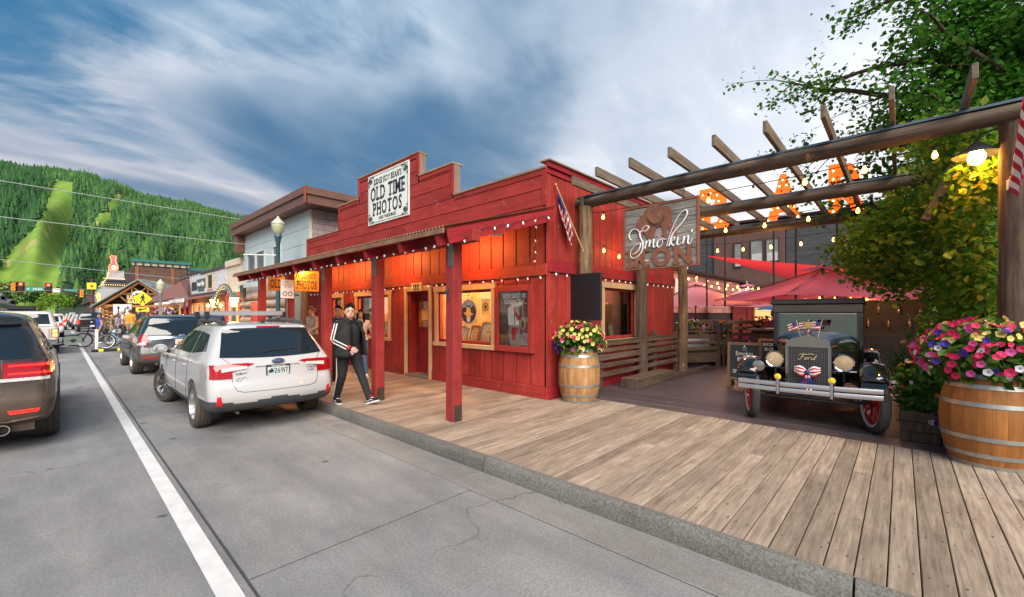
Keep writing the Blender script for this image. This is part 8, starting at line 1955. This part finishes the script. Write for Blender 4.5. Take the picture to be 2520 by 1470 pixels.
for i in range(12): pbox('rafter_tail', t, (4.15, 30.6+i*.46, 2.22), (4.6, 30.7+i*.46, 2.36), M_fw, .006, True)
pbox('white_fascia', t, (4.18, 26.5, 2.26), (4.24, 30.5, 2.44), M_fw, .006, True)
mb = MB(); mb.add([(4.2, 36.3, 2.45), (6.0, 36.2, 2.9), (6.05, 36.2, 4.05), (6.05, 39.2, 4.05), (4.2, 42.5, 2.45), (6.0, 42.5, 2.45)], [(0, 1, 2, 3, 4), (4, 3, 5)]); mb.build('mansard_roof', M_mar, t, None, True)
for y in (27.2, 28.6, 30.0, 31.4, 32.8, 34.2): pbox('porch_post', t, (4.55, y-.05, BW), (4.65, y+.05, 2.40), M_rtr if y < 29 else M_trim, .006, True)
for i in range(6): 
 w_ = pbox('shop_window', t, (6.0, 26.8+i*1.5, .9), (6.039, 28.1+i*1.5, 2.3), mat('warm_shop_window', (.25, .12, .05), .2, var=.6, scale=2.5, emit=(1, .5, .2), es=.28), .004, True); mb = MB(); frame_rect(mb, (6.0, 27.45+i*1.5, 1.6), *UX, 1.4, 1.5, .08, .04); mb.build('window_frame', M_fw if i == 1 else M_trim, w_, None, True)
lamp('awning_glow', (5.2, 28.5, 2.2), 30, (1, .5, .2), .1, t); lamp('awning_glow', (5.2, 33, 2.2), 30, (1, .5, .2), .1, t)
for i, y in enumerate((34.9, 34.2, 33.4, 32.4)):
 g_ = thing('goose_neck_lamp', 'black goose neck lamp over the dessert sign, %s from the left' % nth[i], 'lamp', (6.0, y, 4.2), 0, 'goose neck lamps on the white shop')
 MB().tube([(0, 0, 0), (-.3, 0, .12), (-.6, 0, .0), (-.7, 0, -.2)], .02, 6).build('arm', M_dark, g_, 50); MB().lathe([(.02, .05), (.05, .0), (.14, -.14)], 14, None, 0, (-.7, 0, -.2)).build('lamp_shade', M_dark, g_, 50)
t = thing('dessert_sign', 'dark green sign reading Dessert Alley on the white boarded shop', 'sign', (5.97, 31.8, 3.1)); pbox('panel', t, (5.95, 31.0, 3.28), (5.998, 33.2, 3.85), mat('sign_green', (.06, .10, .10), .5), .01, True); pbox('lower_panel', t, (5.95, 31.3, 3.1), (5.998, 32.9, 3.275), MATS['sign_green'], .01, True)
text_mb('Dessert Alley', .28, (5.949, 32.1, 3.42), *UX, .01, .8, .02, width=1.95).build('lettering', M_fw, t, None, True)
t = thing('black_lettering', 'large black letters on the white boarded shop beside the dessert sign', 'sign', (5.98, 34.2, 3.2)); text_mb('SPADOSA', .5, (5.999, 34.15, 3.22), *UX, .02, .6, .06, True, width=1.55).build('lettering', M_ink, t, None, True)
# hanging baskets along the awning
for i, (y, pk_, lb) in enumerate(((35.0, [5, 5, 1], 'magenta petunia basket hanging at the far end of the brown awning'), (33.6, [0, 2, 0], 'yellow and white petunia basket hanging under the brown awning'), (31.6, [5, 2, 3], 'pink and purple petunia basket hanging under the brown awning'), (30.4, [3, 3, 2, 0], 'blue and yellow petunia basket hanging under the brown awning'), (36.6, [1, 5], 'red petunia basket past the end of the brown awning'))):
 g_ = petunias(lb, 4.4, y, 1.55, .42, .42, .32, 45, 160, .06, 60+i, (lambda L_: (lambda v, rg: int(rg.choice(L_))))(pk_), .15, 'hanging_basket', face=(-.5, -.9)); MB().cyl((0, 0, .3), (0, 0, .78), .01, None, 5).build('hanger', M_dark, g_)
# lantern arch
t = thing('lantern_arch', 'green iron walk arch between two lit lantern posts', 'arch', (5.0, 22.4, BW)); M_tealp = mat('teal_iron', (.06, .14, .15), .45, .3, var=.15)
M_lant = mat('lantern_glow', (1, .7, .3), .3, var=0, emit=(1, .5, .1), es=7)
for y in (20.7, 24.1):
 MB().lathe([(.16, 0), (.16, .1), (.09, .2), (.07, .5), (.055, 1.75), (.08, 1.8), (.05, 1.85)], 14, None, 0, (5.0, y, BW)).build('lamp_post', M_tealp, t, 45, True)
 MB().lathe([(.09, 1.85), (.17, 2.2), (.0, 2.2)], 6, None, 0, (5.0, y, BW)).build('lantern_glass', M_lant, t, None, True); MB().lathe([(.19, 2.2), (.12, 2.32), (.05, 2.36), (.03, 2.46), (.0, 2.52)], 6, None, 0, (5.0, y, BW)).build('lantern_cap', M_tealp, t, None, True); lamp('lantern_light', (4.75, y-.2, 2.2), 14, (1, .5, .12), .08, t)
for r_ in (1.35, 1.62): MB().tube([(5.0, 22.4+r_*math.cos(a), 2.0+(r_*.62)*math.sin(a)) for a in [PI*i/18 for i in range(19)]], .035, 7).build('arch_rib', M_tealp, t, 50, True)
mb = MB(); a0 = None
for i in range(17): a = PI*(i+1.5)/19; mb.cyl((5.0, 22.4+1.38*math.cos(a), 2.0+.87*math.sin(a)), (5.0, 22.4+1.6*math.cos(a), 2.0+1.0*math.sin(a)), .03, None, 5)
sc_ = mb.build('arch_scroll', M_trim, t, None, True); sc_['kind'] = 'stuff'
# street lamps
def street_lamp(label, x, y, h, m, cr=.20, base=BW):
 t = thing('street_lamp', label, 'street lamp', (x, y, base)); MB().lathe([(.2, 0), (.2, .15), (.13, .3), (.12, .7), (.075, .8), (.065, h-.75), (.09, h-.72), (.09, h-.64), (.12, h-.6), (.12, h-.5), (.10, h-.48)], 16).build('lamp_post', m, t, 45)
 MB().lathe([(.10, h-.48), (.17, h-.38), (cr, h-.2), (cr, h-.12), (.12, h-.0), (0, h)], 18).build('globe', mat('globe_cream', (.40, .41, .27), .3, var=.05), t, 60); MB().lathe([(cr+.015, h-.13), (cr+.015, h-.10), (.13, h+.0), (.06, h+.07), (.03, h+.13), (0, h+.16)], 18).build('cap', mat('globe_cap', (.42, .44, .36), .4), t, 50); return t
sl_ = street_lamp('teal street lamp with cream globe in front of the pale blue building', 5.1, 15.75, 4.75, mat('teal_post', (.05, .11, .14), .45, .3, var=.15), .205); MB().cyl((0, .0, 3.55), (-.75, 1.1, 3.60), .02, None, 6).build('banner_arm', M_fw, sl_)
street_lamp('grey street lamp with white globe beside the log gallery', 3.55, 28.4, 3.2, mat('grey_post', (.25, .26, .28), .5, .3, var=.1), .17)
# parking sign on the porch post
t = thing('parking_sign', 'small white no parking sign on a red porch post', 'sign', (3.72, 11.0, 2.0)); pbox('panel', t, (3.60, 10.93, 2.05), (3.90, 10.945, 2.50), M_fw, .004, True); mb = text_mb('NO', .05, (3.75, 10.929, 2.42), *UY, .002); text_mb('PARKING', .035, (3.75, 10.929, 2.36), *UY, .002, mb=mb, width=.2); text_mb('ANY TIME', .03, (3.75, 10.929, 2.31), *UY, .002, mb=mb, width=.16); mb.build('lettering', M_rtr, t, None, True)
for x in (3.69, 3.81): MB().tube([(x+.045*math.cos(a), 10.928, 2.16+.05*math.sin(a)) for a in [2*PI*i/14 for i in range(14)]], .008, 5, False, 0, True).build('ring', M_ink, t, None, True)
pbox('sign_post', t, (3.735, 10.946, BW), (3.765, 10.975, 2.5), M_steelgrey, .003, True)
# pedestrian crossing sign
t = thing('pedestrian_sign', 'yellow diamond pedestrian crossing sign with arrow plate below', 'sign', (3.3, 33, BW)); M_sy = mat('sign_yellow', (.82, .66, .02), .5, var=.04)
MB().cyl((0, 0, 0), (0, 0, 2.8), .035, None, 8).build('post', M_steelgrey, t); MB().prism([(0, -.44), (.44, 0), (0, .44), (-.44, 0)], (0, -.05, 2.42), *UY, .02).build('diamond', M_sy, t)
man = [(.02, .33), (.10, .33)]
mb = MB(); mb.prism(el(.02, .235, .045, .045, 12), (0, -.072, 2.41), *UY, .004); mb.build('figure_head', M_ink, t)
mb = MB(); mb.prism([(-.06, .25), (.1, .25), (.13, .1), (.2, .02), (.16, -.02), (.08, .06), (.06, -.04), (.14, -.2), (.15, -.38), (.08, -.38), (.06, -.2), (0, -.12), (-.06, -.25), (-.14, -.38), (-.2, -.34), (-.1, -.18), (-.04, .0), (-.06, .1), (-.13, .02), (-.18, .06), (-.1, .2)], (0, -.072, 2.41), Vector(UY[0])*.7, Vector(UY[1])*.7, .004); mb.build('figure', M_ink, t)
pbox('arrow_plate', t, (-.3, -.07, 1.65), (.3, -.05, 1.90), M_sy, .004); MB().prism([(-.22, .0), (-.08, -.1), (-.08, -.04), (.18, .03), (.18, .09), (-.08, .04), (-.06, .1)], (0, -.071, 1.775), *UY, .004).build('arrow', M_ink, t)
t = thing('lane_sign', 'white lane arrow sign on the log gallery front', 'sign', (2.75, 38, 1.5)); pbox('panel', t, (2.35, 38, 1.6), (3.25, 38.03, 2.3), M_fw, .004, True); mb = MB()
mb.prism([(-.03, -.2), (.03, -.2), (.03, .1), (.09, .1), (0, .25), (-.09, .1), (-.03, .1)], (2.6, 37.999, 1.93), *UY, .005); mb.build('arrow', M_ink, t, None, True); MB().prism([(-.06, -.2), (0, -.2), (0, .05), (.08, .1), (.08, .02), (.2, .14), (.08, .25), (.08, .17), (-.06, .1)], (2.95, 37.999, 1.93), *UY, .005).build('arrow', M_ink, t, None, True); pbox('post', t, (3.2, 38.035, 0), (3.26, 38.09, 2.2), M_steelgrey, .004, True)
# log gallery with gable
t = thing('log_gallery', 'log gallery with open timber gable and grey shingle roof', 'building', (6.0, 62, 0), R(-24))
def GL(nm, a, b_, r_, m_=M_logb): 
 o = MB(); o.tube([a, Vector(a).lerp(Vector(b_), .5), b_], [r_*1.04, r_, r_*.95], 9); return o.build(nm, m_, t, 60)
GW, GE, GP = 3.6, 2.5, 5.5      # half width, eave height, peak height; front at y=0, building runs +y
MB().b2((-GW+.3, 1.5, 0), (GW-.3, 9, 3.2)).build('wall', mat('gallery_dark', (.05, .028, .018), .8, var=.3), t)
M_gsh = mat('grey_shingle', (.20, .205, .205), .85, var=.2, rnd=.25, scale=4)
for s_ in (-1, 1):
 sl2 = math.atan2(GP-GE, GW+.4); ln_ = math.hypot(GW+.4, GP-GE)
 mb = MB(); mb.prism([(s_*(GW+.4), GE), (0, GP), (0, GP-.14), (s_*(GW+.4), GE-.14)], (0, 9.3, 0), (1, 0, 0), (0, 0, 1), 9.9); mb.build('roof_deck', M_gsh, t)
 if s_ > 0:
  for r_ in range(11):
   for c_ in range(19):
    u = (r_+.5)/11*ln_; piece('roof_shingle', t, ((GW+.4)*(1-(r_+.5)/11), -.4+c_*.5+(.25 if r_ % 2 else 0)+.25, GE+(GP-GE)*(r_+.5)/11+.045), (ln_/11*1.12, .485, .035), M_gsh, .006, (0, sl2-.06, 0))
 MB().prism([(s_*(GW+.45), GE-.05), (0, GP+.06), (0, GP-.16), (s_*(GW+.45), GE-.28)], (0, -.45, 0), (1, 0, 0), (0, 0, 1), .08).build('barge_board', mat('teal_barge', (.04, .12, .11), .5), t)
 for x in (3.2, 1.9): GL('log_post', (s_*x, .1, 0), (s_*x, .1, GE), .17)
 GL('gable_rafter', (s_*GW, -.2, GE-.25), (0, -.2, GP-.35), .13)
 GL('brace', (s_*1.9, 0, GE-.6), (s_*1.1, 0, GE+.05), .09); GL('brace', (s_*.9, 0, GE+.2), (s_*1.7, 0, GE+1.05), .08); GL('king_strut', (s_*.7, 0, GE+.1), (s_*.7, 0, GP-1.0), .09); GL('brace', (s_*.1, 0, GP-1.4), (s_*.6, 0, GP-.9), .08)
 for i in range(6): GL('wall_log', (s_*1.75, .5, .35+i*.36), (s_*3.4, .5, .35+i*.36), .16)
GL('tie_beam', (-GW, 0, GE), (GW, 0, GE), .18); GL('collar_beam', (-1.9, 0, GE+1.35), (1.9, 0, GE+1.35), .12)
MB().b2((-1.6, .9, 0), (1.6, 1.0, 2.3)).build('doorway', M_blk, t)
pbox('door_leaf', t, (.2, .86, .1), (1.0, .9, 2.1), M_logb, .01)
g_ = thing('gallery_sign', 'dark sign reading LEGACY GALLERY hanging in the log gable', 'sign', (6.0, 62, 0), R(-24)); pbox('panel', g_, (-1.1, -.36, 2.75), (1.1, -.30, 3.75), M_phat, .02); MB().prism(el(0, 0, .6, .45, 18), (0, -.301, 3.75), *UY, .05).build('oval', mat('oval_white', (.5, .52, .5), .6), g_); text_mb('LEGACY', .36, (0, -.361, 3.28), *UY, .01, .9, .03, True, width=1.9).build('lettering', me_y, g_); text_mb('GALLERY', .36, (0, -.361, 2.83), *UY, .01, .9, .03, True, width=1.9).build('lettering', me_y, g_)
MB().prism([(-.3, -.05), (-.25, .1), (.1, .12), (.25, .22), (.32, .1), (.2, .02), (.2, -.2), (.12, -.2), (.1, -.05), (-.15, -.05), (-.18, -.22), (-.26, -.22)], (0, -.352, 3.82), *UY, .01).build('animal', M_ink, g_)
lamp('gallery_glow', (4.9, 59.8, 2.0), 160, (1, .55, .2), .2)
# tall brown false front with teal cornice
t = thing('brown_boarded_hall', 'tall brown boarded hall with teal cornice behind the log gallery', 'building', (9, 72, 0)); M_bb = wood('brown_siding', (.095, .052, .038), (.155, .09, .066), 0, 3, .7, .12, .15)
MB().b2((6.5, 72.06, 0), (11.8, 83, 8.0)).b2((11.8, 72.5, 0), (18, 83, 7.3)).build('wall_core', mat('hall_core', (.05, .03, .025), .8), t, None, True)
for i in range(29):
 z0_ = .6+i*.25; pbox('siding_board', t, (6.5, 72, z0_), (11.8, 72.06, z0_+.24), M_bb, .006, True)
 if z0_ < 7: pbox('siding_board', t, (11.8, 72.44, z0_), (18, 72.5, z0_+.24), M_bb, .006, True)
M_tl = mat('teal_cornice', (.02, .15, .13), .5, var=.1)
for (a, b_, z0_, y) in ((6.1, 12.1, 7.9, 71.6), (11.85, 18.2, 7.2, 72.05)):
 pbox('cornice', t, (a, y, z0_+.4), (b_, y+.9, z0_+.75), M_tl, .02, True); pbox('frieze', t, (a+.15, y+.25, z0_), (b_-.1, y+.40, z0_+.398), M_crm, .01, True)
 for i in range(int((b_-a)/.75)): pbox('corbel', t, (a+.3+i*.75, y+.05, z0_+.02), (a+.44+i*.75, y+.249, z0_+.398), M_dark, .01, True)
for x in (6.5, 10.1, 12.0): pbox('pilaster', t, (x, 71.9 if x < 11 else 72.36, .2), (x+.35, 71.999 if x < 11 else 72.44, 7.85 if x < 11 else 7.15), wood('pilaster_wood', (.2, .07, .03), (.3, .12, .05), 2, 3, .6, .1), .01, True)
# bar with neon rider
t = thing('neon_bar_building', 'grey and white bar building with bulb lined stepped front', 'building', (4.8, 88, 0)); M_gry = mat('bar_grey', (.36, .38, .40), .7, var=.12, scale=1)
MB().b2((3.9, 88, 0), (7.4, 99, 5.4)).b2((4.5, 88.5, 5.4), (7.3, 97, 6.9)).b2((4.9, 88.3, 6.9), (6.7, 92, 8.2)).build('wall', M_gry, t, None, True)
for (z0_, a, b_) in ((6.8, 4.4, 7.4), (6.2, 4.4, 7.4)): pbox('dark_band', t, (a, 88.1, z0_-.2), (b_, 88.49, z0_+.1), M_dark, .01, True)
mb = MB()
for i in range(12): mb.ell((4.45+i*.25, 88.05, 7.0), .05, 8, 6); mb.ell((4.45+i*.25, 88.05, 6.05), .05, 8, 6)
for i in range(14): mb.ell((4.95-.006*i*i, 88.05, 8.3-.2*i), .055, 8, 6)
nb_ = mb.build('bulb_rows', mat('bar_bulbs', (1, .7, .2), .3, var=0, emit=(1, .5, .08), es=2.2), t, 60, True); nb_['kind'] = 'stuff'
for i in range(3): w_ = pbox('window', t, (4.2+i*1.1, 87.95, 1.0), (5.0+i*1.1, 87.999, 2.6), MATS['lit_window'], .01, True)
g_ = thing('neon_rider_sign', 'red neon outline of a bucking horse and rider on the bar roof', 'neon sign', (5.45, 88.2, 8.2))
hp = [(.68*a, .68*b_) for a, b_ in [(-.5, 3.1), (-.25, 3.4), (.1, 3.25), (.45, 3.35), (.5, 2.9), (.35, 2.5), (.5, 2.0), (.6, 1.5), (.75, 1.0), (.7, .3), (.5, 0), (-.4, 0), (-.6, .4), (-.75, .9), (-.55, 1.2), (-.3, 1.7), (-.3, 2.3), (-.4, 2.8)]]
MB().prism(hp, (0, .1, 0), *UY, .1).build('panel', mat('neon_back', (.30, .16, .16), .6), g_); MB().tube([(x, -.06, z) for x, z in hp], .045, 6, False, 0, True).build('tube', mat('neon_red', (1, .2, .1), .3, var=0, emit=(1, .05, .03), es=6), g_, 60); MB().tube([(.2*math.cos(a)+.07, -.08, .5+.24*math.sin(a)) for a in [2*PI*i/14 for i in range(14)]], .045, 6, False, 0, True).build('tube', mat('neon_green', (.4, 1, .4), .3, var=0, emit=(.3, 1, .35), es=3), g_, 60)
g_ = thing('hanging_neon_sign', 'yellow vertical neon figure sign by the signal pole', 'neon sign', (3.6, 82, 2.3)); MB().prism([(-.22, 0), (.25, .1), (.28, 1.2), (.12, 1.4), (.2, 2.0), (-.1, 2.3), (-.28, 1.9), (-.12, 1.3)], (0, 0, 0), *UY, .1).build('panel', mat('neon_yellow_panel', (.8, .5, .08), .4, var=.3, scale=2, emit=(1, .6, .05), es=1.6), g_)
# traffic signal
t = thing('traffic_signal', 'brown traffic signal pole with long arm over the street', 'traffic signal', (3.35, 94, 0)); M_sig = mat('signal_brown', (.13, .045, .035), .5, .3, var=.15)
MB().cyl((0, 0, 0), (0, 0, 7.2), .17, .13, 12).build('pole', M_sig, t, 45); MB().tube([(0, 0, 4.5), (-2, 0, 5.0), (-4.5, 0, 5.5), (-8, 0, 5.7), (-13, 0, 5.72)], [.13, .12, .11, .10, .08], 8).build('mast_arm', M_sig, t, 50); MB().tube([(0, 0, 6.9), (-1.2, 0, 7.3), (-3, 0, 7.5)], .05, 6).build('lamp_arm', M_sig, t, 50)
M_sgy = mat('signal_yellow', (.62, .30, .015), .5, var=.1); M_sr = mat('signal_red', (1, .1, .05), .3, var=0, emit=(1, .03, .02), es=9)
for i, (x, front) in enumerate(((-4.6, 1), (-7.3, 1), (-1.1, 0), (-8.0, 0), (-11.6, 0))):
 o = pbox('signal_head', t, (x-.22, -.25, 4.95 if x < -2 else 4.2), (x+.22, .1, 6.15 if x < -2 else 5.4), M_sgy if not front else M_dark, .03); z0_ = (4.95 if x < -2 else 4.2)
 for k_ in range(3): MB().lathe([(.0, .0), (.15, .0), (.16, .08)], 14, Matrix.Rotation(R(90), 3, 'X'), 0, (x, -.251, z0_+.2+.4*k_)).build('lens', (M_sr if (front and k_ == 2) else (M_sgy if not front else M_dark)), o, 50, True)
 MB().b2((x-.4, .101, z0_-.15), (x+.4, .12, z0_+1.35)).build('backplate', M_dark if not front else mat('plate_red', (.25, .02, .02), .6), o, None, True)
o = pbox('street_sign', t, (-6.9, -.1, 5.05), (-5.0, -.05, 5.6), mat('sign_street_green', (.02, .30, .20), .5), .01); text_mb('6  6666', .26, (-5.95, -.101, 5.2), *UY, .01, 1, .02, width=1.5).build('lettering', M_fw, o, None, True)
o = pbox('street_sign', t, (-3.0, -.1, 5.1), (-1.6, -.05, 5.4), MATS['sign_street_green'], .01); o = pbox('small_sign', t, (-4.2, -.1, 4.9), (-3.4, -.05, 5.5), M_fw, .01); pbox('yellow_plate', t, (-.55, -.22, 5.5), (.5, -.18, 6.55), M_sy, .02); MB().prism(el(0, 0, .2, .2, 10), (0, -.221, 6.0), *UY, .01).build('plate_symbol', M_rtr, t)
# red sign board beyond
t = thing('billboard', 'white and red sign board on a pole left of the signal arm', 'sign', (-9.4, 110, 0)); MB().cyl((0, 0, 0), (0, 0, 6), .15, None, 8).build('pole', M_steelgrey, t); pbox('panel', t, (-1.1, -.2, 6.2), (1.1, 0, 7.2), M_fw, .02); MB().prism(el(0, 0, .9, .55, 18), (0, -.01, 5.6), *UY, .2).build('oval', M_rtr, t); MB().prism(el(0, 0, .65, .36, 18), (0, -.211, 5.6), *UY, .02).build('oval_face', M_fw, t); pbox('panel', t, (-.2, -.2, 3.6), (2.0, 0, 4.9), mat('panel_salmon', (.6, .25, .15), .6), .02)
# pale shops on the left side far away
random.seed(33)
for i, (y0, L_, h, c, rf) in enumerate(((100, 22, 6.5, (.46, .44, .42), .16), (123, 26, 7.5, (.5, .48, .46), .14), (150, 24, 6.8, (.40, .46, .46), .05), (175, 30, 8.0, (.48, .40, .36), .2), (206, 40, 7.0, (.45, .45, .44), .1))):
 t = thing('pale_shop', 'pale gabled shop on the left side, %s beyond the signal' % nth[i], 'building', (-11.5, y0, 0), 0, 'shops on the left side'); wm = mat('pale_wall_%d' % i, c, .75, var=.1, scale=.5)
 MB().b2((-20, y0, 0), (-11.5, y0+L_-.5, h*.72)).build('wall', wm, t, None, True); MB().prism([(y0-.3, h*.72), (y0+L_/2, h*.72+1.7), (y0+L_-.3, h*.72)], (-11.3, 0, 0), (0, 1, 0), (0, 0, 1), -9).build('roof', mat('slate_%d' % i, (rf, rf, rf+.02), .7, var=.2), t, None, True)
 MB().prism([(-11.5, 3.0), (-9.2, 2.6), (-9.2, 2.5), (-11.5, 2.85)], (0, y0+L_-.6, 0), (1, 0, 0), (0, 0, 1), L_-.7).build('awning', mat('awning_%d' % i, (.3, .25, .2), .7), t, None, True)
 for k_ in range(int(L_/3)):
  w_ = pbox('window', t, (-11.49, y0+1+k_*3, .8), (-11.42, y0+3+k_*3, 2.4), MATS['lit_window'], .02, True); w_ = pbox('window', t, (-11.49, y0+1.3+k_*3, 3.3), (-11.42, y0+2.5+k_*3, 4.6), M_winf, .02, True)
 for k_ in range(int(L_/5)): pbox('post', t, (-9.4, y0+.5+k_*5, 0), (-9.25, y0+.65+k_*5, 2.5), wm, .01, True)
 pbox('gable_wall', t, (-11.49, y0+L_*.3, h*.72), (-11.3, y0+L_*.7, h*.72+.9), wm, .02, True)
 lamp('shop_row_glow', (-10.3, y0+L_/2, 2.2), 60, (1, .55, .2), .3, t)
# dark low shop beyond the signal on the right
t = thing('dark_low_shop', 'dark low shop beyond the signal pole on the right', 'building', (4.5, 100, 0)); MB().b2((3.6, 98, 0), (12, 140, 3.6)).prism([(97.5, 3.6), (118, 5.6), (140, 3.6)], (3.2, 0, 0), (0, 1, 0), (0, 0, 1), 9).build('wall', mat('low_shop_brown', (.06, .04, .035), .8, var=.3), t, None, True)
# street trees
def far_tree(label, x, y, h, w, m, seed, n=900):
 rg = np.random.default_rng(seed); t = thing('street_tree', label, 'tree', (x, y, 0), 0, 'trees at the end of the street'); MB().tube([(0, 0, 0), (.1, 0, h*.4), (0, 0, h*.7)], [.22, .16, .06], 8).build('trunk', M_bark, t, 50)
 pts = []
 for i in range(9): a = rg.uniform(0, 6.28); q = rg.uniform(0, .6); pts += blob_pts(rg, (w*q*math.cos(a), w*q*math.sin(a), h*rg.uniform(.45, .82)), (w*.45, w*.45, h*.2), n//9, .3)
 f = leaves(pts, h*.055, rg, .5).build('crown', m, t); f['kind'] = 'stuff'
M_lime = leafmat('lime_leaf', [(.09, .19, .015), (.16, .30, .02), (.22, .36, .03)]); M_dgr = leafmat('dark_tree_leaf', [(.02, .055, .015), (.04, .09, .02), (.06, .13, .03)])
for i, (x, y, h, w, m, lb) in enumerate(((-6, 260, 15, 7, M_dgr, 'dark green tree closing the left side of the street'), (-1, 255, 11, 7, M_lime, 'bright lime tree at the end of the street'), (-5, 235, 8, 5, M_lime, 'smaller lime tree left of the tall lime one'), (13, 250, 16, 8, M_dgr, 'dark tree closing the right side of the street'), (9, 215, 6, 4, M_lime, 'small round lime tree on the right at the street end'), (-18, 300, 17, 9, M_dgr, 'tall dark tree behind the pale shops'), (22, 280, 15, 9, M_dgr, 'dark tree behind the low brown shop'), (5, 330, 13, 9, M_dgr, 'dark tree in the middle of the valley'))): far_tree(lb, x, y, h, w, m, 90+i)
# bicycles and delineator at the kerb extension
t = thing('delineator_post', 'white flexible delineator post at the kerb extension', 'post', (1.08, 25.9, 0)); MB().lathe([(.2, 0), (.2, .03), (.06, .05)], 14).build('base', M_blk, t, 45); MB().lathe([(.055, .05), (.055, .95), (.03, .98), (0, .99)], 12).build('tube', M_fw, t, 45)
t = thing('kerb_stop', 'black and yellow rubber wheel stop beside the delineator', 'wheel stop', (1.7, 25.7, 0)); piece('rubber_bar', t, (0, 0, .06), (1.6, .15, .12), M_blk, .03)
for x in (-.5, .1, .6): piece('yellow_band', t, (x, 0, .0615), (.2, .156, .122), M_sy, .03)
def bike(label, x, y, rz, m):
 t = thing('bicycle', label, 'bicycle', (x, y, 0), rz, 'bicycles at the kerb extension'); r = .34; Ry = Matrix.Rotation(R(90), 3, 'Y')
 for nm, yy in (('front', .55), ('rear', -.52)):
  o = MB(); o.tube([(0, r*math.cos(a), r*math.sin(a)) for a in [2*PI*i/28 for i in range(28)]], .032, 8, False, 0, True); w_ = o.build('wheel', M_tyre, t, 60); w_.location = (0, yy, r+.03)
  o = MB(); o.tube([(0, (r-.035)*math.cos(a), (r-.035)*math.sin(a)) for a in [2*PI*i/28 for i in range(28)]], .014, 6, False, 0, True); o.build('rim', M_alloy, w_, 60); o = MB()
  for i in range(14): a = 2*PI*i/14; o.cyl((.0, 0, 0), (0, (r-.04)*math.cos(a), (r-.04)*math.sin(a)), .003, None, 4)
  o.ell((0, 0, 0), .03, 8, 6); o.build('spokes', M_steelgrey, w_)['kind'] = 'stuff'
 B0, S0, H0, RA_ = (0, -.08, .33), (0, -.22, .78), (0, .36, .82), (0, -.52, .37)
 o = MB()
 for a, b_ in ((B0, S0), (S0, H0), (B0, (0, .38, .74)), (B0, RA_), (S0, RA_)): o.cyl(a, b_, .022, None, 8)
 o.build('frame', m, t, 50); MB().tube([(0, .34, .92), (0, .40, .70), (0, .55, .37)], .025, 8).build('fork', M_blk, t, 50); MB().tube([(-.34, .30, .98), (-.1, .36, .95), (.1, .36, .95), (.34, .30, .98)], .014, 7).build('handlebar', M_blk, t, 50); MB().box((0, -.26, .92), (.13, .27, .05), bev=.02).cyl((0, -.22, .78), (0, -.25, .9), .015, None, 8).build('saddle', M_blk, t); MB().cyl((-.09, -.08, .33), (.09, -.08, .33), .015, None, 8).lathe([(0, -.006), (.09, -.006), (.09, .006), (0, .006)], 18, Ry, 0, (.05, -.08, .33)).build('crank', M_steelgrey, t, 40)
 return t
bike('blue mountain bicycle leaning at the kerb extension', 1.95, 27.3, R(72), mat('bike_blue', (.03, .25, .5), .35, var=0, coat=1)).rotation_euler = (0, R(12), R(72))
bike('dark bicycle behind the blue one', 1.3, 29.6, R(80), M_blk).rotation_euler = (0, R(-8), R(80))
# overhead wires between poles out of view
def wire(label, a, b_, sag, r_=.012):
 a, b_ = Vector(a), Vector(b_); t = thing('overhead_wire', label, 'wire', a, 0, 'overhead wires'); MB().tube([(b_-a)*(i/20)-Vector((0, 0, sag*4*(i/20)*(1-i/20))) for i in range(21)], r_, 5).build('cable', mat('cable_pale', (.40, .42, .45), .5, var=0), t)
wire('upper overhead wire crossing in front of the ski hill', (-12, 16.85, 5.42), (6.0, 22.45, 6.04), .05)
wire('middle overhead wire crossing in front of the ski hill', (-12, 17.4, 4.43), (5.9, 22.0, 4.85), .05)
wire('lower overhead wire ending at the white boarded shop', (-12, 24.8, 4.58), (6.0, 34.9, 3.93), .04, .016)
wire('far overhead wire near the traffic signal', (-14, 64, 3.0), (4.5, 80, 5.2), .1, .02)
